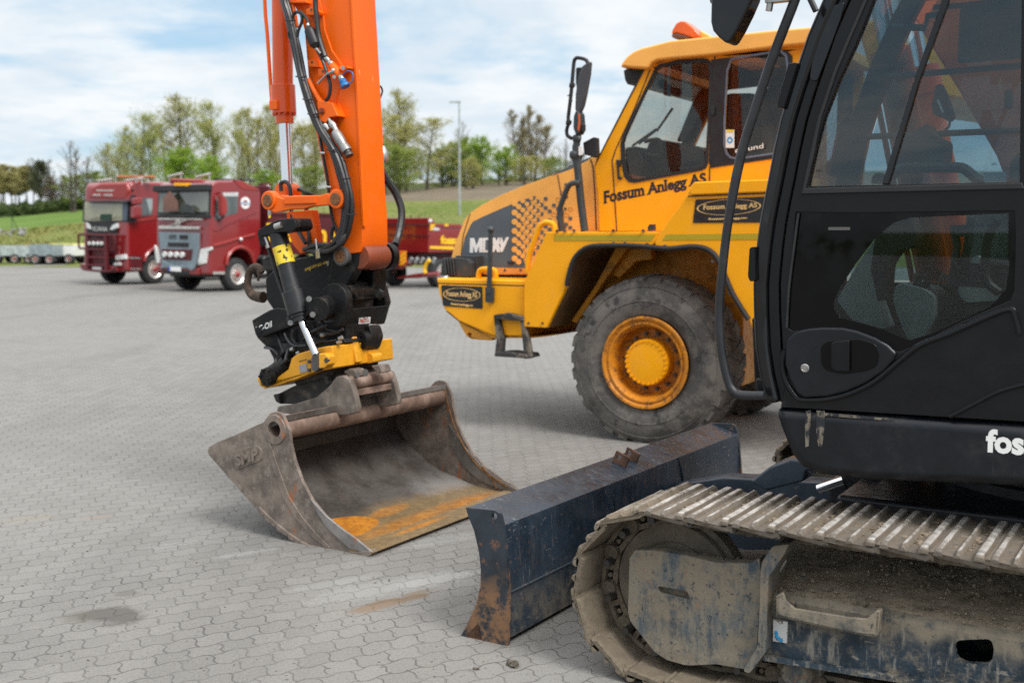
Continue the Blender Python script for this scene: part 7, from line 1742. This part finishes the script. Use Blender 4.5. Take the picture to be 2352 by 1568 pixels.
o = obj('yard', mb, paving(), fix=False); o['kind'] = 'structure'

# ---- clods and pebbles on the paving
mclod = surf('clod', (.10, .085, .065), .95, var=.4, vscale=40, bump=.004, bscale=80)
for px, py, r_, lab in ((1186, 1528, .028, 'dark lump of earth lying on the pavers in front of the dozer blade'), (1095, 1536, .012, 'small flat crumb of earth left of the dark lump on the pavers')):
    mb = MB(); g = ground(px, py)
    for k in range(6 if r_ > .02 else 3): mb.blob(g + Vector((random.uniform(-1, 1) * r_, random.uniform(-1, 1) * r_ * .7, r_ * .35)), r_ * random.uniform(.35, .7), 2, .55, k + px, sq=(1.2, 1, .7))
    props(obj('earth_clod', mb, mclod, None, angle=60), lab, 'clod', 'lumps of earth on the pavers')
mb = MB(); rnd = random.Random(11)
for k in range(520):
    px = rnd.uniform(0, 1400); py = rnd.uniform(1080, 1560)
    mb.blob(ground(px, py) + Vector((0, 0, .001)), rnd.choice((.002, .0025, .003, .004, .006)), 1, .5, k, sq=(1.2, 1, .6))
o = obj('gravel', mb, surf('grit', (.13, .125, .115), .9, var=.6, vscale=5), None, fix=False); o['kind'] = 'stuff'

# ---- lamp posts, goal frame, rubble
def lamp_post(px, base, dist, h, label, arm=-.6, r=.09):
    p = terrain_pt(px, dist); p.z -= .1
    t = empty('lamp_post', p, label, 'lamp post', 'street lamps beyond the yard')
    mb = MB(); mb.tube([p, p + Vector((0, 0, 2)), p + Vector((-.0, 0, h))], [r, r * .95, r * .6], 12); obj('post', mb, M['galv'], t)
    mb = MB(); top = p + Vector((0, 0, h)); K = Frame(top, 90)
    mb.prism(K, [(.1, -.06), (.1, .05), (-.1 + arm, .02), (-.15 + arm, -.06)], -.12, .12); obj('lamp_head', mb, M['galv'], t, bev=.03)
g0 = terrain_pt(1056, 86)
lamp_post(1056, 490, 86, (533 - 237) * 86 / FPX + EYE - g0.z, 'tall grey lamp post on the grass bank left of the yellow dumper')
g0 = terrain_pt(447, 140); lamp_post(447, 470, 140, (533 - 358) * 140 / FPX + EYE - g0.z, 'thin pale lamp post among the trees above the red truck roofs', r=.07)
gp0 = terrain_pt(-20, 92); gp1 = terrain_pt(28, 92)
mb = MB(); hh = Vector((0, 0, 1.15)); mb.tube([gp0, gp0 + hh, gp1 + hh, gp1], .035, 6); mb.tube([gp0 + hh, gp0 + Vector((0, 1, .1))], .03, 6); mb.tube([gp1 + hh, gp1 + Vector((0, 1, .1))], .03, 6)
props(obj('goal_frame', mb, surf('frame_green', (.03, .06, .035), .5)), 'thin dark goal frame standing on the grass at the edge of the green field', 'goal frame')
mb = MB(); rnd = random.Random(2)
for k in range(60):
    c_ = rnd.uniform(-60, 58); p = terrain_pt(c_, 88 + rnd.uniform(-3.0, 2.0)); mb.blob(p + Vector((0, 0, .1)), rnd.uniform(.06, .2), 1, .4, k)
o = obj('rubble', mb, surf('stone_grey', (.22, .22, .21), .9, var=.25), None, fix=False); o['kind'] = 'stuff'
# tall dry grass and weeds on the bank
mb = MB(); rnd = random.Random(8)
for k in range(4200):
    c_ = rnd.uniform(-60, 1330) if k % 3 == 0 else rnd.uniform(-60, 420)
    d = rnd.uniform(74, 92) if c_ < 700 else rnd.uniform(74, 96)
    p = terrain_pt(c_, d); h = rnd.uniform(.06, .17) * (1.4 if mnoise.noise(p * .25) > .15 else .7); w = rnd.uniform(.04, .10); a = rnd.uniform(0, 3.14)
    dx = Vector((math.cos(a), math.sin(a), 0)) * w; tp = p + Vector((rnd.uniform(-.2, .2), rnd.uniform(-.2, .2), h))
    mb.add([p - dx, p + dx, tp], [[0, 1, 2]])
o = obj('grass_tufts', mb, grassmat('tuft', (.15, .18, .035), (.27, .23, .09), (.20, .19, .06), .3, 1.2), None, fix=False); o['kind'] = 'stuff'

# ---- trees
def leafmat(name, a, b, tr=.35):
    m, nt = newmat(name); out = N(nt, 'ShaderNodeOutputMaterial'); V = N(nt, 'ShaderNodeTexCoord').outputs['Object']
    C = mixc(nt, ramp(nt, nz(nt, V, .8, 4), .35, .65), a, b)
    d = N(nt, 'ShaderNodeBsdfDiffuse'); t = N(nt, 'ShaderNodeBsdfTranslucent'); nt.links.new(C, d.inputs[0]); nt.links.new(C, t.inputs[0])
    mx = N(nt, 'ShaderNodeMixShader'); mx.inputs[0].default_value = tr; nt.links.new(d.outputs[0], mx.inputs[1]); nt.links.new(t.outputs[0], mx.inputs[2]); nt.links.new(mx.outputs[0], out.inputs[0])
    return m
LM = {'birch': leafmat('leaf_birch', (.34, .37, .11), (.44, .44, .17)), 'olive': leafmat('leaf_olive', (.34, .34, .11), (.43, .40, .16)), 'green': leafmat('leaf_green', (.19, .31, .035), (.28, .38, .06)), 'mid': leafmat('leaf_mid', (.20, .27, .06), (.28, .33, .09)),
      'bud': leafmat('leaf_bud', (.28, .24, .13), (.36, .31, .18)), 'dark': leafmat('leaf_dark', (.07, .085, .05), (.11, .125, .07)), 'brown': leafmat('leaf_brown', (.14, .115, .085), (.19, .16, .11)), 'pine': leafmat('leaf_pine', (.33, .31, .12), (.40, .36, .17))}
BARK = surf('bark', (.075, .062, .05), .9, var=.4, vscale=3)
def tree_data(seed, h, spread, first, dens, leaf, nleaf, lean=.0, upright=.5, stems=1, twig=1.0, crown='oval', ntw=26):
    """tapered trunk with limbs and twigs, leaf-sized faces spread along the twigs; returns two meshes of a tree of height h"""
    rnd = random.Random(seed); tb = MB(); lb = MB(); tips = []
    for s in range(stems):
        x, y = (0, 0) if stems == 1 else (rnd.uniform(-1, 1) * spread * .35, rnd.uniform(-1, 1) * spread * .35)
        th = h * (1 if s == 0 else rnd.uniform(.7, .97)); pts = []; P = Vector((x, y, 0))
        drift = Vector((rnd.uniform(-.06, .06) + lean, rnd.uniform(-.06, .06), 0))
        for k in range(8):
            pts.append(P.copy()); P = P + (Vector((rnd.uniform(-.05, .05), rnd.uniform(-.05, .05), 1)) + drift) * (th / 7)
        r0 = h * .009 + .03
        tb.tube(pts, [r0 * (1 - .92 * k / 7) + .015 for k in range(8)], 7)
        nb = int(ntw / stems) + 3
        for b in range(nb):
            t = first + (1 - first) * (b + rnd.random()) / nb
            t = min(.985, t); k = min(6, int(t * 7)); f = t * 7 - k; base = pts[k] * (1 - f) + pts[k + 1] * f
            if crown == 'oval': ln = spread * (math.sin(math.pi * min(1, max(.06, (t - first) / (1 - first) * .82 + .18))) ** .7) * rnd.uniform(.55, 1.15)
            elif crown == 'cone': ln = spread * (1.05 - (t - first) / (1 - first)) * rnd.uniform(.7, 1.1)
            else: ln = spread * rnd.uniform(.5, 1.0) * (1.0 if t > first + .1 else .6)
            a = rnd.uniform(0, 6.283); d = Vector((math.cos(a), math.sin(a), upright * rnd.uniform(.5, 1.5))).normalized()
            bp = [base]; q = base.copy()
            for j in range(4):
                d = (d + Vector((rnd.uniform(-.25, .25), rnd.uniform(-.25, .25), rnd.uniform(-.1, .3)))).normalized(); q = q + d * ln / 4; bp.append(q.copy())
            tb.tube(bp, [r0 * .34 * (1 - t * .6), r0 * .24 * (1 - t * .6), r0 * .15 + .006, .016, .008], 5)
            for j in range(1, 5):
                for w_ in range(int(3 * twig)):
                    d2 = (d + Vector((rnd.uniform(-1, 1), rnd.uniform(-1, 1), rnd.uniform(-.4, .9)))).normalized(); e = bp[j] + d2 * ln * rnd.uniform(.15, .42)
                    tb.add([bp[j], bp[j] + Vector((.014, .014, 0)), e], [[0, 1, 2]]); tips.append((bp[j], e))
    for k in range(nleaf):
        a, b = tips[rnd.randrange(len(tips))]
        c_ = a + (b - a) * rnd.uniform(.2, 1.15) + Vector((rnd.gauss(0, 1), rnd.gauss(0, 1), rnd.gauss(0, 1))) * spread * .055
        s = leaf * rnd.uniform(.6, 1.4); u = Vector((rnd.gauss(0, 1), rnd.gauss(0, 1), rnd.gauss(0, 1))).normalized(); v = u.orthogonal().normalized(); w = u.cross(v)
        lb.add([c_ - v * s, c_ - w * s * .6, c_ + v * s, c_ + w * s * .6], [[0, 1, 2, 3]])
    return tb, lb
_tc = {}
def tree(px, dist, top, kind, label, name, group, seed=0, width=None, rot=0., base_z=None):
    """kind -> shared meshes scaled to the height seen in the photograph"""
    p = terrain_pt(px, dist); h = EYE + ray(px, top).z / ray(px, top).y * dist - p.z + .2; p.z -= .2
    if kind not in _tc:
        spec = TREES[kind]; tb, lb = tree_data(*spec[0], **spec[1])
        to = obj('trunk', tb, BARK, None, angle=60, fix=False); lo = obj('crown', lb, LM[spec[2]], None, angle=80, fix=False)
        _tc[kind] = (to.data, lo.data, spec[0][1], spec[0][2]); 
        for q in (to, lo): COL.objects.unlink(q); bpy.data.objects.remove(q)
    tm, lm_, h0, sp = _tc[kind]
    t = empty(name, p, label, 'tree', group); k = h / h0; kw = k if width is None else (width * dist / FPX / 2) / sp
    t.scale = (kw, kw, k); t.rotation_euler = (0, 0, rot)
    for nm, me in (('trunk', tm), ('crown', lm_)):
        o = bpy.data.objects.new(nm, me); COL.objects.link(o); o.parent = t
    return t
TREES = {   # (seed, height, spread, first limb, dens, leaf size, leaves)
 'birch': ((1, 12, 3.6, .14, 1, .085, 9000), dict(upright=.8, stems=2, twig=1.8, ntw=70), 'birch'),
 'birch2': ((21, 12, 3.6, .16, 1, .085, 6800), dict(upright=.9, stems=3, twig=1.8, ntw=72), 'olive'),
 'olive': ((31, 12, 3.8, .10, 1, .095, 11000), dict(upright=.6, stems=3, twig=1.8, ntw=76), 'olive'),
 'green': ((4, 8, 3.2, .08, 1, .09, 11000), dict(upright=.6, stems=3, twig=1.6, ntw=60), 'green'),
 'mid': ((14, 8, 3.2, .06, 1, .09, 10500), dict(upright=.5, stems=3, twig=1.6, ntw=64), 'mid'),
 'bare': ((6, 9, 2.2, .15, 1, .05, 900), dict(upright=1.4, stems=3, twig=2.4, ntw=60), 'bud'),
 'aspen': ((8, 11, 2.5, .12, 1, .075, 11000), dict(upright=1.2, stems=3, twig=2.0, ntw=80), 'bud'),
 'pine': ((9, 14, 2.8, .38, 1, .13, 8000), dict(upright=1.0, stems=1, twig=2.0, ntw=44), 'pine'),
 'oak': ((10, 9, 3.8, .2, 1, .13, 9000), dict(upright=.5, stems=1, twig=1.8, ntw=60), 'dark'),
 'brown': ((12, 9, 3.2, .10, 1, .085, 8000), dict(upright=.9, stems=3, twig=2.0, ntw=64), 'brown'),
 'spruce': ((13, 9, 2.6, .08, 1, .11, 8000), dict(upright=-.15, stems=1, twig=1.6, ntw=70, crown='cone'), 'dark'),
}
G1 = 'trees behind the red trucks'; G2_ = 'trees on the hill beyond the ploughed field'; G3 = 'thin-stemmed trees of the far wood'
rnd = random.Random(77)
spec = [
 (205, 150, 395, 'mid', 'low olive green bushy tree left of the left truck roof', 'leafy_tree', G1, 90), (180, 140, 325, 'bare', 'bare twiggy tree standing out above the far wood left of the trucks', 'bare_tree', G1, 85),
 (262, 160, 335, 'birch2', 'loose light tree above the left truck cab, nearest the bare tree', 'birch_tree', G1, 80), (292, 150, 296, 'birch2', 'half-leafed slim tree between the left truck roof and the tallest crown', 'birch_tree', G1, 90),
 (352, 140, 270, 'birch', 'pale tree with a leaning crown over the gap between the truck roofs', 'birch_tree', G1, 120), (402, 150, 228, 'birch2', 'tallest yellow-green tree above the two red trucks', 'birch_tree', G1, 170),
 (412, 132, 345, 'green', 'bright green young tree in front of the tallest crown', 'leafy_tree', G1, 110), (478, 145, 244, 'birch', 'tall rounded tree right of the tallest crown above the right truck', 'birch_tree', G1, 110), (482, 128, 368, 'green', 'low fresh green shrub over the right truck roof', 'leafy_tree', G1, 80),
 (548, 150, 270, 'birch', 'light tree with open crown left of the orange cylinder', 'birch_tree', G1, 75), (598, 140, 246, 'olive', 'golden green tall tree directly left of the orange cylinder', 'birch_tree', G1, 90), (636, 150, 262, 'birch2', 'tree partly hidden behind the orange cylinder', 'birch_tree', G1, 80), (622, 130, 395, 'green', 'small green bush behind the link arm', 'leafy_tree', G1, 70),
 (700, 140, 268, 'olive', 'tree seen between the chrome rod and the orange stick', 'birch_tree', G1, 100), (740, 150, 275, 'birch2', 'crown hidden mostly by the orange stick', 'birch_tree', G1, 90), (715, 128, 380, 'mid', 'low bush between the chrome rod and the hoses', 'leafy_tree', G1, 80),
 (902, 150, 215, 'birch2', 'tall bare-topped tree directly right of the orange stick', 'birch_tree', G2_, 130), (945, 140, 268, 'olive', 'broad dense yellow-green tree right of the orange stick', 'broad_tree', G2_, 150), (905, 128, 330, 'mid', 'dark olive bush at the foot of the broad tree by the stick', 'leafy_tree', G2_, 110),
 (1018, 150, 345, 'mid', 'grey green round tree left of the lamp post', 'leafy_tree', G2_, 90), (1062, 170, 280, 'bare', 'bare pointed tree rising behind the lamp post', 'bare_tree', G2_, 60), (1058, 148, 318, 'mid', 'medium tree behind the lamp post', 'leafy_tree', G2_, 75), (1098, 145, 318, 'green', 'green dome-shaped tree just right of the lamp post', 'leafy_tree', G2_, 80), (1078, 132, 365, 'olive', 'low tawny bush at the right foot of the lamp post', 'leafy_tree', G2_, 70),
 (1150, 140, 342, 'green', 'bright green bushy tree between the lamp post and the brown twin-topped tree', 'leafy_tree', G2_, 80), (1198, 150, 256, 'aspen', 'tall sparse brownish tree, left top of the twin tops', 'aspen_tree', G2_, 62), (1238, 150, 248, 'aspen', 'tall sparse brownish tree, right top of the twin tops', 'aspen_tree', G2_, 72), (1215, 135, 360, 'olive', 'low golden brown bush under the twin tops', 'leafy_tree', G2_, 90),
 (1262, 138, 362, 'mid', 'bush with reddish green leaves above the dumper hood', 'leafy_tree', G2_, 60), (1296, 170, 318, 'bare', 'faint bare tree beside the dumper mirrors', 'bare_tree', G2_, 40), (1335, 140, 350, 'spruce', 'dark green conifer behind the dumper mirrors', 'spruce_tree', G2_, 80),
]
for i, (px, d, top, kind, lab, nm, grp, w) in enumerate(spec): tree(px, d, top, kind, lab, nm, grp, width=w * 1.3, rot=rnd.uniform(0, 6.28))
tree(96, 190, 376, 'oak', 'dark rounded tree standing out in the far wood', 'dark_tree', G3, width=75, rot=1.0)
for i, (px, w, lab) in enumerate(((120, 80, 'brownish bare-stemmed tree just right of the dark rounded tree'), (150, 70, 'dull brown bushy tree between the dark rounded tree and the bare twiggy tree'))): tree(px, 180, 408, 'brown', lab, 'brown_tree', G3, width=w, rot=i)
ORD = 'first second third fourth fifth sixth seventh eighth ninth tenth eleventh'.split()
for i in range(10):
    px = 1 + i * 8.4 + rnd.uniform(-3, 3)
    tree(px, 215 + rnd.uniform(-12, 25), 382 + rnd.uniform(-4, 18) + i * .6, 'pine', 'thin-stemmed far-wood tree with high tawny crown, ' + ORD[i] + ' from the left picture edge', 'wood_tree', G3, width=62 + rnd.uniform(-6, 12), rot=rnd.uniform(0, 6))
mb = MB(); rnd = random.Random(9)
for k in range(9000):
    c_ = rnd.uniform(-80, 200); d = rnd.uniform(150, 175); p = terrain_pt(c_, d); hh = 1.3 + 1.0 * mnoise.noise(Vector((c_ * .06, 0, 3))) + .5 * mnoise.noise(Vector((c_ * .3, d * .2, 1)))
    p.z += rnd.random() ** .7 * hh; s = rnd.uniform(.1, .26); u = Vector((rnd.gauss(0, 1), rnd.gauss(0, 1), rnd.gauss(0, 1))).normalized(); v = u.orthogonal().normalized(); w = u.cross(v)
    mb.add([p - v * s, p - w * s, p + v * s, p + w * s], [[0, 1, 2, 3]])
o = obj('undergrowth', mb, LM['mid'] if False else leafmat('undergrowth_leaf', (.05, .075, .03), (.085, .11, .04), .2), None, fix=False); o['kind'] = 'stuff'

# ---- sky, sun, camera
SUN_AZ, SUN_EL = R(138), R(50)
w = bpy.data.worlds.new('World'); SC.world = w; w.use_nodes = True; nt = w.node_tree; nt.nodes.clear()
out = N(nt, 'ShaderNodeOutputWorld'); bg = N(nt, 'ShaderNodeBackground'); nt.links.new(bg.outputs[0], out.inputs[0])
sky = N(nt, 'ShaderNodeTexSky'); sky.sky_type = 'NISHITA'; sky.sun_disc = False; sky.sun_elevation = SUN_EL; sky.sun_rotation = SUN_AZ; sky.air_density = 1.0; sky.dust_density = 1.0; sky.ozone_density = 1.0
tc = N(nt, 'ShaderNodeTexCoord'); V = tc.outputs['Generated']
sp = N(nt, 'ShaderNodeSeparateXYZ'); nt.links.new(V, sp.inputs[0])
zz = mth(nt, 'ADD', mth(nt, 'MAXIMUM', sp.outputs[2], 0.), .16)
cb = N(nt, 'ShaderNodeCombineXYZ'); nt.links.new(mth(nt, 'DIVIDE', sp.outputs[0], zz), cb.inputs[0]); nt.links.new(mth(nt, 'DIVIDE', sp.outputs[1], zz), cb.inputs[1]); cb.inputs[2].default_value = 3.7
n1 = nz(nt, cb.outputs[0], 1.15, 9, .58, .35); n2 = nz(nt, cb.outputs[0], 3.2, 8, .6, .2)
cov = mth(nt, 'ADD', mth(nt, 'MULTIPLY', n1, .75), mth(nt, 'MULTIPLY', n2, .25))
f = ramp(nt, cov, .345, .52)
shade = ramp(nt, nz(nt, cb.outputs[0], 1.9, 6, .6, .2), .35, .66)
CLOUD_LO, CLOUD_HI = (5.7, 6.4, 7.0), (7.4, 7.6, 7.7)
cloud = mixc(nt, shade, CLOUD_LO, CLOUD_HI)
blue = mixc(nt, .75, sky.outputs[0], (3.7, 5.5, 7.0))
C = mixc(nt, mth(nt, 'MULTIPLY', f, .95), blue, cloud)
# a thin overcast is brightest overhead
hi = ramp(nt, sp.outputs[2], .30, .80)
C = mixc(nt, hi, C, (13.8, 14.0, 14.2))
nt.links.new(C, bg.inputs[0]); bg.inputs[1].default_value = .10
ld = bpy.data.lights.new('sun', 'SUN'); ld.energy = 2.5; ld.angle = R(24); ld.color = (1, .97, .92)
lo = bpy.data.objects.new('sun', ld); COL.objects.link(lo)
dirv = Vector((math.sin(SUN_AZ) * math.cos(SUN_EL), math.cos(SUN_AZ) * math.cos(SUN_EL), math.sin(SUN_EL)))
lo.rotation_euler = dirv.to_track_quat('Z', 'Y').to_euler(); lo.location = dirv * 50
cd = bpy.data.cameras.new('camera'); cam = bpy.data.objects.new('camera', cd); COL.objects.link(cam)
cam.location = CAM; cam.rotation_euler = (math.pi / 2 - PITCH, 0, 0)
cd.sensor_width = 36; cd.lens = FPX * 36 / 2352; cd.clip_start = .05; cd.clip_end = 6000
cd.dof.use_dof = True; cd.dof.focus_distance = 5.1; cd.dof.aperture_fstop = 2.6
SC.camera = cam
SC.view_settings.view_transform = 'Standard'; SC.view_settings.look = 'None'; SC.view_settings.exposure = .40; SC.view_settings.gamma = 1
SC.render.engine = 'CYCLES'; SC.cycles.max_bounces = 8; SC.cycles.transparent_max_bounces = 16
SC.cycles.use_denoising = False; SC.cycles.sample_clamp_indirect = 2.5; SC.cycles.caustics_reflective = False; SC.cycles.caustics_refractive = False
